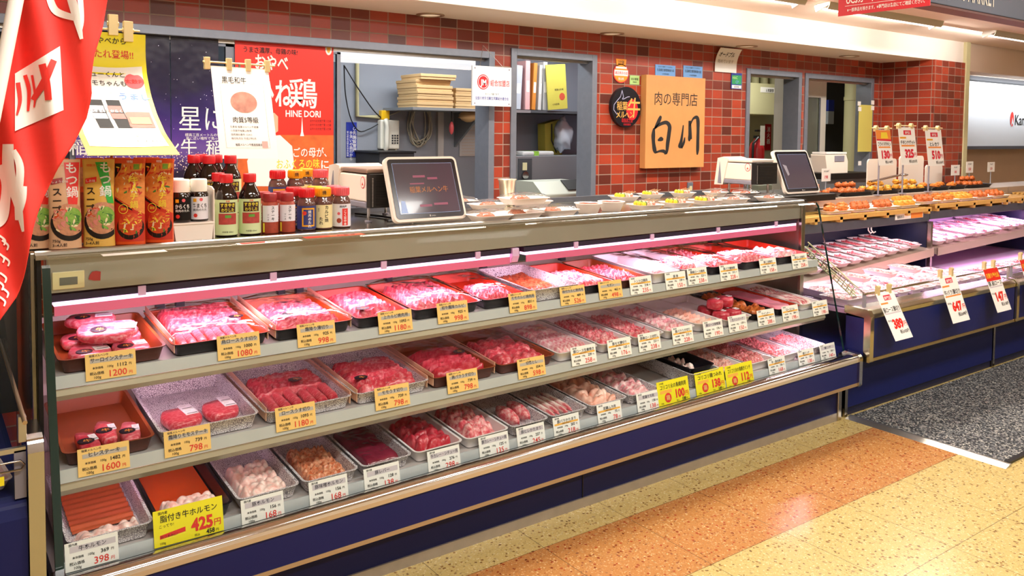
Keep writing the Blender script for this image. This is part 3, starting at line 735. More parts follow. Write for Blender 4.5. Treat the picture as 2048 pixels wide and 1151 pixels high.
def hfield(w, y0, y1, kind, amp, seed, wob=1.0):
    S = Vector((seed*3.7, seed*1.3, seed*0.7)); rnd = random.Random(seed)
    if kind in ('lumps', 'offal', 'cubes'):
        rr = {'lumps': (0.016, 0.030), 'offal': (0.012, 0.022), 'cubes': (0.020, 0.030)}[kind]
        n = int(w*(y1-y0)/(rr[0]*rr[1])*0.75)
        pts = [(rnd.uniform(-w/2, w/2), rnd.uniform(y0, y1), rnd.uniform(*rr), rnd.uniform(0.5, 1)) for _ in range(n)]
    def f(u, v):
        x = -w/2+w*u; y = y0+(y1-y0)*v
        ed = min(u, 1-u, v, 1-v); env = min(1.0, ed/0.10); env = math.sqrt(max(0, 1-(1-env)**2)); env0 = env
        q = Vector((x*16, y*16, 0))+S; nz = noise.noise(q); nz2 = noise.noise(q*3.1)
        if kind == 'slices':        # thin slices lying like shingles, curling a little
            ph = v*8+0.55*nz*wob+0.25*math.sin(u*9+seed); fr = ph-math.floor(ph); h = 0.45+0.5*(1-fr)**0.7+0.12*nz2
        elif kind == 'across':      # folded slices running the other way
            ph = u*7+0.5*nz*wob+v*1.5; fr = ph-math.floor(ph); h = 0.45+0.5*(1-fr)**0.7+0.12*nz2
        elif kind == 'rolls':
            ph = u*8+0.12*nz; h = 0.35+0.62*abs(math.sin(math.pi*ph))**0.7+0.06*nz2
            if v > 0.55: ph = v*9+0.7*nz; h = 0.5+0.35*abs(math.sin(math.pi*ph))+0.2*nz2+0.1
        elif kind == 'mince':
            h = 0.62+0.25*nz+0.28*noise.noise(q*5.5)+0.18*noise.noise(q*11)
        elif kind == 'shred':
            h = 0.5+0.3*nz+0.35*abs(nz2)*1.6+0.25*noise.noise(q*6.5)
        elif kind in ('lumps', 'offal', 'cubes'):
            h = 0.25
            for px, py, pr, ph in pts:
                dd = ((x-px)**2+(y-py)**2)/(pr*pr)
                if dd < 1: h = max(h, 0.25+ph*0.75*math.sqrt(1-dd)*(0.75 if kind == 'offal' else 1))
            h += 0.08*nz2
        else:
            h = 0.7+0.14*nz+0.05*nz2
        cv = max(0, abs(2*v-1)-0.72)/0.28; cu = max(0, abs(2*u-1)-0.72)/0.28; x *= 1-0.10*cv*cv; y = (y0+y1)/2+(y-(y0+y1)/2)*(1-0.05*cu*cu)
        return (x, y, 0.003+amp*h*env)
    return f
def slope_loc(k, xc, yoff=0.012):
    yr, zc, _ = TIER[k]; y = yr+yoff
    return (xc, y, zz(xc, zc+0.0225+TILT*(y-yr)) + 0.0034)
NTRAY = [0]
def display_tray(k, xa, xb, tk, d, h, label, yoff=0.018, film=False, dividers=False, ry=0.0, rim=0.025):
    """A display tray on tier k between xa and xb; returns (tray, width)."""
    w = xb-xa-0.006; xc = (xa+xb)/2
    r = thing('display_tray', label, 'tray', slope_loc(k, xc, yoff), 0, 'display trays on the %s tier' % ('top', 'middle', 'bottom')[k-1], rx=TILT*0.99, ry=-sl(TIER[k][1]))
    mi, mo = TRAYKIND[tk]; m = MB(); tray_mesh(m, w, d, h, mi, mo, r=rim); m.build('tray_body', r)
    if tk == 'copper': m = MB(); m.prism(rrect(-w/2+0.026, w/2-0.026, 0.026, d-0.026, 0.012), 0.0032, 0.0045, 'tray_orange', 'z'); m.build('liner', r)
    if dividers:
        for s in (-1, 1):
            m = MB(); x = s*(w/2-0.014); a = 0.006*s
            m.prism([(0.012, 0.012), (0.012, 0.058), (d-0.012, 0.066), (d-0.012, 0.012)], x-0.001+a, x+0.001+a, 'divider', 'x'); m.build('divider', r)
    if film:
        sd = NTRAY[0]
        def ff(u, v):
            x = (-0.5+u)*(w-0.004); y = d*v; e = max(0, math.sin(math.pi*u)*math.sin(math.pi*v))
            return (x, y, h+0.003+0.032*e**0.28+0.004*noise.noise(Vector((x*14, y*9, sd))))
        m = MB(); m.grid(ff, 16, 20, 'film'); m.build('film', r)
    NTRAY[0] += 1
    r['_w2'] = w
    return r, w
def fill(tr, w, y0, y1, kind, amp, mt, seed, name, label, nu=44, nv=50, inset=0.029, cat='meat', wob=1.0, sx=1.0, dx=0.0, group=None):
    """Meat lying in tray tr: one lying mass of slices, pieces or mince."""
    W = (w-2*inset)*sx; y0 = max(y0, 0.030)
    r = MB(); f = hfield(W, y0, y1, kind, amp, seed, wob); r.grid(lambda u, v: (lambda p: (p[0]+dx, p[1], p[2]+0.003))(f(u, v)), nu, nv, mt)
    o = r.build(name); o.location = tr.location; o.rotation_euler = tr.rotation_euler
    return tag(o, label, cat, group, 'stuff' if False else None)
def on_tray(tr, x, y, z):
    return tr.matrix_basis @ Vector((x, y, z))
def piece(name, mb, tr, x, y, z, rz, label, cat, group, rx=0.0, bevel=0.0):
    o = mb.build(name, bevel=bevel) if isinstance(mb, MB) else mb
    o.location = on_tray(tr, x, y, z); o.rotation_euler = (TILT+rx, 0, rz)
    return tag(o, label, cat, group)

# wrapped steak: shaped slab with a white price label and a round dark sticker
mat('label_white', 'f4f0f4', 0.5); mat('sticker_dark', '241a26', 0.35); mat('sticker_gold', 'e8943a', 0.5); mat('wrap_pink', 'e8909a', 0.2)
def steak(w, d, h, mt, seed, labels=1, round_=True):
    m = MB(); n = 26; rnd = random.Random(seed); rim = []
    for i in range(n):
        t = 2*math.pi*i/n; k = 1+0.22*noise.noise(Vector((math.cos(t)*1.3+seed*1.9, math.sin(t)*1.3, 1)))-0.03
        c, s = math.cos(t), math.sin(t)
        rim.append((w/2*k*math.copysign(abs(c)**0.75, c), d/2*k*math.copysign(abs(s)**0.8, s)))
    def L(sc, z): return [(x*sc, y*sc, z) for x, y in rim]
    m.loft([L(0.9, 0), L(1.0, h*0.3), L(1.0, h*0.72), L(0.93, h), L(0.5, h*1.06), L(0.06, h*1.08)], mt, True, True, True)
    return m
def steak_pack(tr, x, y, z, rz, w, d, h, mt, seed, label, group, rx=0.0, round_=True, nl=1):
    r = thing('wrapped_steak', label, 'meat', on_tray(tr, x, y, z), rz, group, rx=TILT+rx)
    steak(w, d, h, mt, seed).build('meat_body', r)
    m = MB(); T = h*1.09+0.0008
    for i in range(nl):
        a = 0.10*w+0.0; b = -0.1*d+i*0.34*d
        m.box(a, a+0.34*w, b, b+0.30*d, T-0.002, T, 'label_white'); Q = lambda p, q: (p, q, T+0.0005)
        m.flat([(a+0.006, b+0.005), (a+0.31*w, b+0.005), (a+0.31*w, b+0.009), (a+0.006, b+0.009)], Q, 'ink'); m.flat([(a+0.006, b+0.2*d), (a+0.2*w, b+0.2*d), (a+0.2*w, b+0.215*d), (a+0.006, b+0.215*d)], Q, 'band_grey')
    m.build('price_label', r)
    if round_:
        m = MB(); cx, cy = -0.14*w, -0.08*d
        m.prism(disc(cx, cy, 0.024, 0.021), T-0.002, T+0.0005, 'sticker_dark', 'z')
        m.text('牛', cx+0.004, cy-0.012, 0.026, lambda p, q: (p, q, T+0.001), 'sticker_gold', 'c', 0.02); m.build('round_sticker', r)
    return r
G = 'wrapped sirloin steaks in the first tray'
t11, w = display_tray(1, 0.33, 0.645, 'brown', 0.44, 0.045, 'brown tray holding wrapped steaks behind the 1200 card')
steak_pack(t11, -0.056, 0.10, 0.010, 0.1, 0.13, 0.135, 0.024, 'beef_marbled', 1, 'wrapped steak lying lowest at the glass side of the steak tray', G)
steak_pack(t11, 0.062, 0.10, 0.010, 0.05, 0.115, 0.135, 0.024, 'beef_marbled', 2, 'wrapped steak behind the 1200 card at the tray corner', G)
steak_pack(t11, -0.054, 0.245, 0.010, -0.05, 0.13, 0.13, 0.026, 'beef_marbled', 3, 'wrapped steak in the back of the steak tray, glass side', G)
steak_pack(t11, 0.062, 0.245, 0.010, 0.05, 0.115, 0.13, 0.026, 'beef_marbled', 4, 'wrapped steak in the back of the steak tray, away from the glass', G)
steak_pack(t11, 0.01, 0.16, 0.056, -0.3, 0.19, 0.135, 0.026, 'beef_marbled', 5, 'wrapped steak with a dark round sticker on top of the pile', G, rx=0.15)
steak_pack(t11, -0.02, 0.315, 0.054, -0.2, 0.155, 0.10, 0.028, 'beef_marbled', 6, 'topmost wrapped steak lying behind the one with the clear round sticker', G, rx=0.0)
def rolls(tr, n, w, y, ln, r, mt, label, group, seed=0, z=0.006):
    m = MB()
    def rf(u, v):
        t = 2*math.pi*u; rr = r*(1+0.10*noise.noise(Vector((math.cos(t)+seed, math.sin(t), v*5))))*(1 if 0.02 < v < 0.98 else 0.75)
        return (rr*math.cos(t), ln*v, r+rr*math.sin(t)*0.85)
    m.grid(rf, 12, 10, mt); m.add([rf(i/12, 0) for i in range(12)], [tuple(range(12))], mt)
    o = m.build('rolled_meat_slice'); x0 = -w/2+r
    for i in range(n):
        c = o if i == 0 else o.copy()
        if i: COL.objects.link(c)
        piece('rolled_meat_slice', c, tr, x0+(w-2*r)*i/(n-1), y+0.012*((i*7) % 3-1), z, 0.03*((i*5) % 3-1)-0.05, label, 'meat', group)
mat('stick_dark', '241a26', 0.4)
def round_sticker(tr, x, y, z):
    m = MB(); m.prism(disc(0, 0, 0.026, 0.02), 0, 0.0012, 'sticker_dark', 'z'); m.text('牛', 0.004, -0.011, 0.024, lambda p, q: (p, q, 0.0016), 'sticker_gold', 'c', 0.02)
    o = m.build('sticker', tr); o.location = (x, y, z); return o
# top tier
t, w = display_tray(1, 0.655, 0.985, 'orange', 0.44, 0.042, 'tray of rolled marbled beef behind the 1080 card', film=True, dividers=True)
fill(t, w, 0.19, 0.40, 'slices', 0.058, 'beef_marbled', 5, 'sliced_beef', 'pink folded beef slices in the back of the 1080 tray', inset=0.03)
rolls(t, 8, w-0.062, 0.045, 0.14, 0.0145, 'beef_marbled', 'rolled marbled beef slice lying in the front row of the 1080 tray', 'rolled slices in the 1080 tray')
round_sticker(t, 0.09, 0.16, 0.064)
t, w = display_tray(1, 0.99, 1.295, 'orange', 0.44, 0.042, 'orange lined tray with pale divider behind the first 998 card', film=True, dividers=True)
fill(t, w, 0.03, 0.34, 'slices', 0.05, 'beef_marbled', 8, 'sliced_beef', 'long pink beef slices in the tray behind the first 998 card', inset=0.03, wob=1.6)
round_sticker(t, -0.06, 0.10, 0.066)
t, w = display_tray(1, 1.30, 1.535, 'red', 0.44, 0.042, 'dark tray of ribbed pink beef behind the 1180 card, top tier')
fill(t, w, 0.02, 0.36, 'slices', 0.05, 'beef_marbled', 12, 'sliced_beef', 'ribbed pink beef slices behind the 1180 card, top tier', wob=0.8); round_sticker(t, -0.06, 0.07, 0.058)
t, w = display_tray(1, 1.54, 1.86, 'red', 0.44, 0.042, 'film covered orange red tray behind the second 998 card', film=True)
fill(t, w, 0.03, 0.37, 'across', 0.055, 'beef_marbled', 15, 'sliced_beef', 'wavy pink beef slices behind the second 998 card')
t, w = display_tray(1, 1.865, 2.10, 'red', 0.46, 0.042, 'film covered red tray behind the 898 card', film=True)
fill(t, w, 0.02, 0.25, 'across', 0.045, 'beef_red', 18, 'sliced_beef', 'sparse pink beef strips in the red tray behind the 898 card', sx=0.9, wob=1.5)
t, w = display_tray(1, 2.105, 2.385, 'granite', 0.44, 0.055, 'speckled tray of brown marinated beef on the top tier')
fill(t, w, 0.02, 0.40, 'mince', 0.03, 'sauce_meat', 21, 'marinated_beef', 'brown marinated beef spread flat in the speckled top tier tray')
t, w = display_tray(1, 2.39, 2.61, 'red', 0.44, 0.04, 'orange red tray behind the 526 card')
fill(t, w, 0.035, 0.30, 'rolls', 0.04, 'pork_red', 24, 'sliced_beef', 'rounded pink strips behind the 526 card', inset=0.03)
t, w = display_tray(1, 2.615, 2.83, 'brown', 0.44, 0.04, 'brown tray behind the 498 card')
fill(t, w, 0.015, 0.34, 'mince', 0.045, 'beef_red', 27, 'sliced_beef', 'bright pink beef pieces behind the 498 card')
t, w = display_tray(1, 2.835, 3.035, 'white', 0.46, 0.05, 'near empty white tray behind the 235 card', film=True)
fill(t, w, 0.015, 0.12, 'slices', 0.03, 'pork_pink', 30, 'sliced_pork', 'few pale pork slices at the front of the white tray by the 235 card')
t, w = display_tray(1, 3.04, 3.24, 'white', 0.46, 0.05, 'white tray with a mound of pork behind the 150 card', film=True)
fill(t, w, 0.02, 0.27, 'shred', 0.055, 'pork_red', 33, 'sliced_pork', 'reddish pork mound in the white tray behind the 150 card')
t, w = display_tray(1, 3.245, 3.50, 'red', 0.46, 0.042, 'wide tray of pink pork slices behind the 238 card', film=True)
fill(t, w, 0.02, 0.43, 'shred', 0.05, 'pork_red', 36, 'sliced_pork', 'pink pork slices filling the wide tray behind the 238 card')
t, w = display_tray(1, 3.505, 3.78, 'red', 0.46, 0.042, 'film covered tray behind the 228 card, top tier', film=True)
fill(t, w, 0.02, 0.25, 'slices', 0.05, 'pork_red', 39, 'sliced_pork', 'pink pork slices at the front of the tray behind the 228 card, top tier')
t, w = display_tray(1, 3.785, 4.09, 'red', 0.44, 0.042, 'last bright red tray of the top tier, at the glass end')
fill(t, w, 0.03, 0.24, 'lumps', 0.055, 'pork_pink', 42, 'sliced_pork', 'pale pink pork rolls in the last red tray of the top tier', sx=0.8)
# middle tier
t, w = display_tray(2, 0.33, 0.595, 'brown', 0.46, 0.045, 'brown tray of fillet packs behind the 1600 card')
G = 'wrapped fillets in the brown tray'
for i, (x, y, lb) in enumerate(((-0.050, 0.10, 'dark wrapped fillet pack at the glass corner of the brown tray'), (0.012, 0.155, 'middle wrapped fillet pack of the brown tray'), (0.074, 0.115, 'wrapped fillet pack with a folded end at the divider of the brown tray'))):
    steak_pack(t, x, y-0.01, 0.010, 0.12-i*0.12, 0.062, 0.15, 0.028, ('beef_lean', 'beef_red', 'beef_marbled')[i], 50+i, lb, G, nl=1)
t, w = display_tray(2, 0.60, 0.925, 'granite', 0.46, 0.05, 'speckled tray with two rump steaks behind the 798 card')
steak_pack(t, -0.062, 0.14, 0.008, 0.1, 0.125, 0.14, 0.03, 'beef_red', 60, 'red rump steak with white label strips, nearer the brown tray', 'rump steaks in the speckled tray', round_=False, nl=2)
steak_pack(t, 0.070, 0.15, 0.008, 0.05, 0.12, 0.14, 0.03, 'beef_red', 61, 'red rump steak with white label strips, nearer the pale divider', 'rump steaks in the speckled tray', round_=False, nl=2)
t, w = display_tray(2, 0.935, 1.265, 'granite', 0.46, 0.045, 'tray of rolled beef between pale dividers behind the middle 1180 card', film=True, dividers=True)
fill(t, w, 0.18, 0.33, 'slices', 0.056, 'beef_red', 64, 'sliced_beef', 'red beef slices behind the rolls of the middle tier 1180 tray', inset=0.03)
rolls(t, 6, w-0.062, 0.042, 0.14, 0.0195, 'beef_red', 'rolled red beef slice in the front row of the middle 1180 tray', 'rolled slices in the middle 1180 tray', 3)
round_sticker(t, 0.02, 0.2, 0.066)
t, w = display_tray(2, 1.27, 1.585, 'granite', 0.46, 0.045, 'tray of red beef slices behind the 798 card after the 1180 one', film=True, dividers=True)
fill(t, w, 0.02, 0.33, 'slices', 0.06, 'beef_red', 67, 'sliced_beef', 'red ridged beef slices behind the second 798 card, middle tier', inset=0.03)
round_sticker(t, -0.09, 0.10, 0.066)
t, w = display_tray(2, 1.59, 1.90, 'brown', 0.46, 0.045, 'tray of red beef between pale dividers behind the third 798 card', film=True, dividers=True)
fill(t, w, 0.02, 0.30, 'slices', 0.06, 'beef_lean', 70, 'sliced_beef', 'deep red ribbed beef slices behind the third 798 card', inset=0.03)
round_sticker(t, 0.07, 0.17, 0.068)
t, w = display_tray(2, 1.905, 2.205, 'brown', 0.46, 0.042, 'film covered tray of beef trimmings behind the 598 card', film=True)
fill(t, w, 0.03, 0.33, 'lumps', 0.052, 'beef_red', 73, 'beef_trimmings', 'crumpled red beef trimmings behind the 598 card')
t, w = display_tray(2, 2.21, 2.45, 'white', 0.46, 0.042, 'white tray of long pork slices behind the 258 card, middle tier', film=True)
fill(t, w, 0.02, 0.40, 'rolls', 0.045, 'pork_pink', 76, 'sliced_pork', 'long pale pork slices side by side behind the 258 card, middle tier')
t, w = display_tray(2, 2.455, 2.66, 'white', 0.46, 0.042, 'white tray of fine red pork behind the 176 card', film=True)
fill(t, w, 0.02, 0.40, 'mince', 0.055, 'pork_red', 79, 'sliced_pork', 'fine reddish pork pieces behind the 176 card')
t, w = display_tray(2, 2.665, 2.87, 'white', 0.46, 0.042, 'white tray of crumpled pork behind the 238 card, middle tier', film=True)
fill(t, w, 0.02, 0.40, 'shred', 0.05, 'pork_red', 82, 'sliced_pork', 'crumpled bright pink pork behind the 238 card, middle tier')
t, w = display_tray(2, 2.875, 3.085, 'white', 0.46, 0.042, 'white tray of pork belly slices behind the 228 card, middle tier')
fill(t, w, 0.02, 0.40, 'slices', 0.05, 'pork_pink', 85, 'sliced_pork', 'pale and red pork belly slices behind the 228 card, middle tier')
t, w = display_tray(2, 3.09, 3.29, 'white', 0.46, 0.042, 'white oval ended tray behind the 190 card', rim=0.06)
fill(t, w, 0.02, 0.30, 'slices', 0.04, 'chicken', 88, 'pickled_pork', 'pale miso pork slices behind the 190 card')
t, w = display_tray(2, 3.295, 3.52, 'white', 0.46, 0.036, 'tray heaped with wrapped mince packs')
G = 'wrapped mince packs'
for i, (x, y, z, rz, lb) in enumerate(((-0.046, 0.085, 0.008, 0.1, 'wrapped red mince pack at the front of the heap, toward the 190 card'), (0.046, 0.08, 0.008, -0.05, 'wrapped red mince pack at the front middle of the heap'), (-0.046, 0.185, 0.008, 0.08, 'wrapped red mince pack in the second row of the heap'),
        (0.046, 0.18, 0.008, -0.08, 'wrapped red mince pack at the far side of the heap'), (-0.05, 0.125, 0.062, 0.25, 'wrapped red mince pack lying on top with a square white label'), (0.05, 0.14, 0.062, -0.2, 'wrapped red mince pack lying on top at the far side'))):
    steak_pack(t, x, y, z, rz, 0.080, 0.085, 0.045, 'beef_lean', 90+i, lb, G, round_=False)
t, w = display_tray(2, 3.525, 3.715, 'black', 0.46, 0.036, 'black tray of spiced meat behind the 288 card')
fill(t, w, 0.02, 0.42, 'lumps', 0.05, 'spiced', 97, 'spiced_meat', 'dark spiced meat pieces in the black tray by the 288 card')
t, w = display_tray(2, 3.72, 3.93, 'red', 0.46, 0.036, 'tray of smooth pink ham behind the first 198 card')
fill(t, w, 0.02, 0.42, 'flat', 0.045, 'ham', 99, 'sliced_ham', 'smooth bright pink ham slices behind the first 198 card')
t, w = display_tray(2, 3.935, 4.12, 'white', 0.46, 0.036, 'last white tray of the middle tier, behind the last 198 card')
fill(t, w, 0.02, 0.42, 'rolls', 0.035, 'bacon', 102, 'sliced_bacon', 'striped bacon slices at the glass end of the middle tier')
# bottom deck
D = 0.50
t, w = display_tray(3, 0.33, 0.575, 'granite', D, 0.05, 'speckled tray of orange offal behind the 398 card')
fill(t, w, 0.02, 0.10, 'offal', 0.04, 'offal', 110, 'beef_offal', 'pale offal at the front of the tray behind the 398 card')
m = MB(); m.grid(lambda u, v: ((u-0.5)*(w-0.06), 0.12+0.34*v, 0.012+0.004*math.sin(v*60)), 8, 60, 'bamboo'); o = m.build('bamboo_mat'); o.location = t.location; o.rotation_euler = t.rotation_euler
tag(o, 'ribbed orange liner sheet in the speckled tray behind the 398 card', 'tray liner')
t, w = display_tray(3, 0.58, 0.82, 'copper', D, 0.045, 'black edged tray with orange bottom behind the yellow 425 card')
fill(t, w, 0.02, 0.14, 'offal', 0.05, 'offal', 113, 'beef_offal', 'whitish offal heap at the front of the orange bottomed tray')
t, w = display_tray(3, 0.825, 1.045, 'granite', D, 0.045, 'speckled tray of pale pink offal between the 425 and 168 cards')
fill(t, w, 0.02, 0.27, 'offal', 0.055, 'offal', 116, 'pork_offal', 'pale pink offal heap in the tray between the 425 and 168 cards')
t, w = display_tray(3, 1.05, 1.265, 'granite', D, 0.045, 'speckled tray of orange miso offal', film=True)
fill(t, w, 0.02, 0.28, 'shred', 0.045, 'offal_miso', 119, 'miso_offal', 'orange miso coated offal behind the second 168 card')
t, w = display_tray(3, 1.27, 1.48, 'granite', D, 0.045, 'speckled tray of dark purple liver', film=True)
fill(t, w, 0.02, 0.36, 'flat', 0.045, 'liver', 122, 'pork_liver', 'dark purple liver slices behind the 138 card')
t, w = display_tray(3, 1.485, 1.705, 'white', D, 0.045, 'white tray of red beef cubes behind the 298 card', film=True)
fill(t, w, 0.02, 0.30, 'cubes', 0.065, 'beef_lean', 125, 'beef_cubes', 'glossy red beef cubes behind the 298 card')
t, w = display_tray(3, 1.71, 1.925, 'white', D, 0.045, 'white tray of pink pork cubes behind the 135 card', film=True)
fill(t, w, 0.02, 0.32, 'cubes', 0.065, 'pork_red', 128, 'pork_cubes', 'glossy pink pork cubes behind the 135 card')
def blocks(tr, n, w, y0, ln, r, mt, label, group, seed=0):
    m = MB(); m.blob((0, ln/2, r*1.1), (r, ln/2, r), mt, 12, 12, 0.14, 5, seed); o = m.build('pork_block')
    for i in range(n):
        c = o if i == 0 else o.copy()
        if i: COL.objects.link(c)
        piece('pork_block', c, tr, -w/2+r+(w-2*r)*i/max(1, n-1), y0+0.01+0.02*(i % 2), 0.006, 0.0, label, 'meat', group)
t, w = display_tray(3, 1.93, 2.13, 'granite', D, 0.045, 'speckled tray with two pork fillets behind the 245 card')
blocks(t, 2, w-0.066, 0.03, 0.17, 0.029, 'pork_red', 'reddish pork fillet block in the speckled tray behind the 245 card', 'pork fillets', 2)
t, w = display_tray(3, 2.135, 2.345, 'granite', D, 0.045, 'speckled tray of pork belly blocks behind the 218 card')
blocks(t, 4, w-0.066, 0.02, 0.24, 0.0155, 'bacon', 'long streaky pork belly block behind the 218 card', 'pork belly blocks', 4)
t, w = display_tray(3, 2.35, 2.58, 'granite', D, 0.045, 'speckled tray of chicken breast behind the 78 card')
fill(t, w, 0.02, 0.40, 'lumps', 0.06, 'chicken', 137, 'chicken_breast', 'smooth pale orange chicken breast behind the 78 card')
t, w = display_tray(3, 2.585, 2.79, 'granite', D, 0.045, 'speckled tray of chicken thighs behind the 138 card')
fill(t, w, 0.02, 0.36, 'lumps', 0.055, 'pork_pink', 140, 'chicken_thigh', 'pale pink chicken thigh pieces beside the empty stretch of the deck')
t, w = display_tray(3, 2.99, 3.205, 'granite', D, 0.07, 'deep speckled tray standing past the empty stretch of the deck')
m = MB(); tray_mesh(m, w-0.03, D-0.06, 0.035, 'tray_black', 'tray_black', y=0.02); o = m.build('inner_tray'); o.location = on_tray(t, 0, 0, 0.052); o.rotation_euler = t.rotation_euler
tag(o, 'shallow black tray set inside the deep speckled tray', 'tray')
fill(t, w, 0.075, 0.26, 'offal', 0.09, 'offal', 143, 'chicken_pieces', 'pale chicken pieces heaped in the black tray by the yellow 100 card', inset=0.07, sx=0.85)
t, w = display_tray(3, 3.21, 3.42, 'white', D, 0.045, 'white tray of coarse mince behind the yellow 138 card')
fill(t, w, 0.02, 0.44, 'mince', 0.06, 'mince_pale', 146, 'minced_chicken', 'coarse pale mince behind the yellow 138 card')
t, w = display_tray(3, 3.425, 3.64, 'white', D, 0.045, 'white tray of pink mince behind the yellow 112 card', film=True)
fill(t, w, 0.02, 0.44, 'shred', 0.06, 'mince', 149, 'minced_meat', 'pink mince behind the yellow 112 card')
t, w = display_tray(3, 3.645, 3.86, 'white', D, 0.045, 'white tray of mixed mince behind the last 168 card', film=True)
fill(t, w, 0.02, 0.40, 'mince', 0.055, 'mince', 152, 'minced_meat', 'red and white mixed mince behind the last 168 card')
t, w = display_tray(3, 3.865, 4.10, 'granite', D, 0.045, 'last speckled tray of the bottom deck, at the glass end')
fill(t, w, 0.02, 0.26, 'mince', 0.05, 'mince', 155, 'minced_pork', 'red mince mound in the last speckled tray of the bottom deck')
# ------------------------------------------------------------------ things on the counter
ZC = 1.2098
def cyl_map(r, e=0.0004): return lambda a, b: ((r+e)*math.sin(a/(r+e)), -(r+e)*math.cos(a/(r+e)), b)
def patch(m, P, a0, a1, b0, b1, mt, n=8): m.grid(lambda u, v: P(a0+(a1-a0)*u, b0+(b1-b0)*v), n, 2, mt)
mat('sauce_dark', '1d0f0d', 0.1, coat=0.6); mat('cap_red', 'e0242c', 0.35); mat('cap_wine', 'a02a2e', 0.4); mat('cap_yellow', 'f0a81e', 0.35); mat('cap_pink', 'e8626a', 0.35)
mat('cap_white', 'f7efe4', 0.4); mat('label_green', 'd3e2ac', 0.5); mat('label_maroon', '3a1512', 0.5); mat('label_yellow', 'f2e23c', 0.5); mat('label_meat', 'b04038', 0.5, var=0.5, scale=70)
mat('label_cream', 'f0e2a8', 0.5); mat('label_navy', '323a78', 0.5); mat('label_silver', 'e6e4ec', 0.45); mat('label_rust', 'a8442e', 0.5, var=0.3, scale=80); mat('label_black', '140e0c', 0.6, spec=0.2); mat('glass_clear', '6a4a44', 0.1, coat=0.6)
mat('veg_green', '5a9a34', 0.5, var=0.3, scale=60); mat('grip', 'c9c2ba', 0.4)
LEAN = 0.35
def sauce_bottle(kind):
    """Prototype bottle at the origin: body, cap, printed label."""
    r = thing('sauce_bottle', '-', 'sauce bottle')
    if kind == 'warishita':
        b = MB(); b.lathe([(0.0, 0), (0.037, 0), (0.040, 0.004), (0.040, 0.137), (0.036, 0.155), (0.026, 0.175), (0.0185, 0.188), (0.0185, 0.196)], 'sauce_dark', 24); b.build('bottle_body', r)
        b = MB(); b.lathe([(0.0225, 0.194), (0.0235, 0.197), (0.0235, 0.222), (0.022, 0.226), (0.0, 0.226)], 'cap_red', 24); b.build('cap', r)
        m = MB(); P = cyl_map(0.0405); Q = cyl_map(0.0409)
        m.lathe([(0.0404, 0.005), (0.0404, 0.134)], 'label_green', 28)
        patch(m, P, -0.030, 0.030, 0.088, 0.124, 'label_maroon'); patch(m, P, -0.034, 0.034, 0.044, 0.084, 'label_meat'); patch(m, Q, -0.01, 0.012, 0.068, 0.078, 'veg_green')
        m.text('すきやき', 0, 0.1085, 0.0155, Q, 'label_yellow', 'c', 0.03, fit=0.052); m.text('わりした', 0, 0.0915, 0.0145, Q, 'label_yellow', 'c', 0.03, fit=0.046)
        m.text('特選', 0, 0.126, 0.007, Q, 'ink_red', 'c', 0.02); m.text('内容量 500ml', 0, 0.014, 0.007, Q, 'ink', 'c'); m.build('label', r)
    elif kind == 'steak':
        b = MB(); b.lathe([(0.0, 0), (0.028, 0), (0.031, 0.004), (0.030, 0.06), (0.031, 0.10), (0.027, 0.116), (0.021, 0.121)], 'label_rust', 24); b.build('bottle_body', r)
        b = MB(); b.lathe([(0.0245, 0.119), (0.026, 0.122), (0.0255, 0.148), (0.024, 0.151), (0.0, 0.151)], 'cap_wine', 24); b.build('cap', r)
        m = MB(); P = cyl_map(0.0312); Q = cyl_map(0.0316)
        patch(m, P, -0.036, 0.036, 0.044, 0.106, 'label_silver', 12); m.text('ステーキ', 0.006, 0.092, 0.0135, Q, 'ink', 'c', 0.02, vert=True); m.text('ソース', -0.012, 0.068, 0.009, Q, 'ink', 'c', 0.01, vert=True)
        patch(m, Q, -0.034, -0.026, 0.006, 0.04, 'label_yellow'); m.build('label', r)
    elif kind == 'jar_black' or kind == 'jar_white':
        b = MB(); b.lathe([(0.0, 0), (0.029, 0), (0.032, 0.004), (0.032, 0.098), (0.028, 0.106)], 'sauce_dark', 24); b.build('bottle_body', r)
        b = MB(); b.lathe([(0.028, 0.104), (0.0285, 0.107), (0.0285, 0.146), (0.026, 0.15), (0.0, 0.15)], 'cap_white', 24); b.build('cap', r)
        m = MB(); P = cyl_map(0.0325); Q = cyl_map(0.0329); bk = kind == 'jar_black'
        patch(m, P, -0.038, 0.038, 0.008, 0.088, 'label_black' if bk else 'label_silver', 12)
        m.text('からくち' if bk else 'あまくち', 0, 0.050, 0.0175, Q, 'white' if bk else 'ink', 'c', 0.05, fit=0.05); m.text('焼肉のたれ', 0, 0.038, 0.010, Q, 'white' if bk else 'ink', 'c', 0.01)
        m.flat([Q2 for Q2 in disc(-0.016, 0.022, 0.007, n=14)], Q, 'ink_red'); m.flat(disc(0.004, 0.078, 0.006, n=14), Q, 'cap_pink'); patch(m, Q, -0.024, -0.012, 0.070, 0.082, 'cap_yellow'); m.build('label', r)
    else:
        cap = {'navy': 'cap_red', 'cream': 'cap_yellow', 'silver': 'cap_pink', 'plain': 'cap_red', 'gold': 'cap_yellow'}[kind]; lab = {'navy': 'label_navy', 'cream': 'label_cream', 'silver': 'label_silver', 'plain': 'label_navy', 'gold': 'label_cream'}[kind]
        b = MB(); b.lathe([(0.0, 0), (0.033, 0), (0.036, 0.004), (0.036, 0.098), (0.033, 0.114), (0.026, 0.125), (0.026, 0.130)], 'glass_clear', 24); b.build('bottle_body', r)
        b = MB(); b.lathe([(0.029, 0.128), (0.0305, 0.131), (0.030, 0.160), (0.028, 0.163), (0.0, 0.163)], cap, 24)
        for i in range(24):
            a = i*math.pi/12; b.box(-0.0012, 0.0012, -0.0318, -0.0295, 0.133, 0.158, cap, Matrix.Rotation(a, 4, 'Z'))
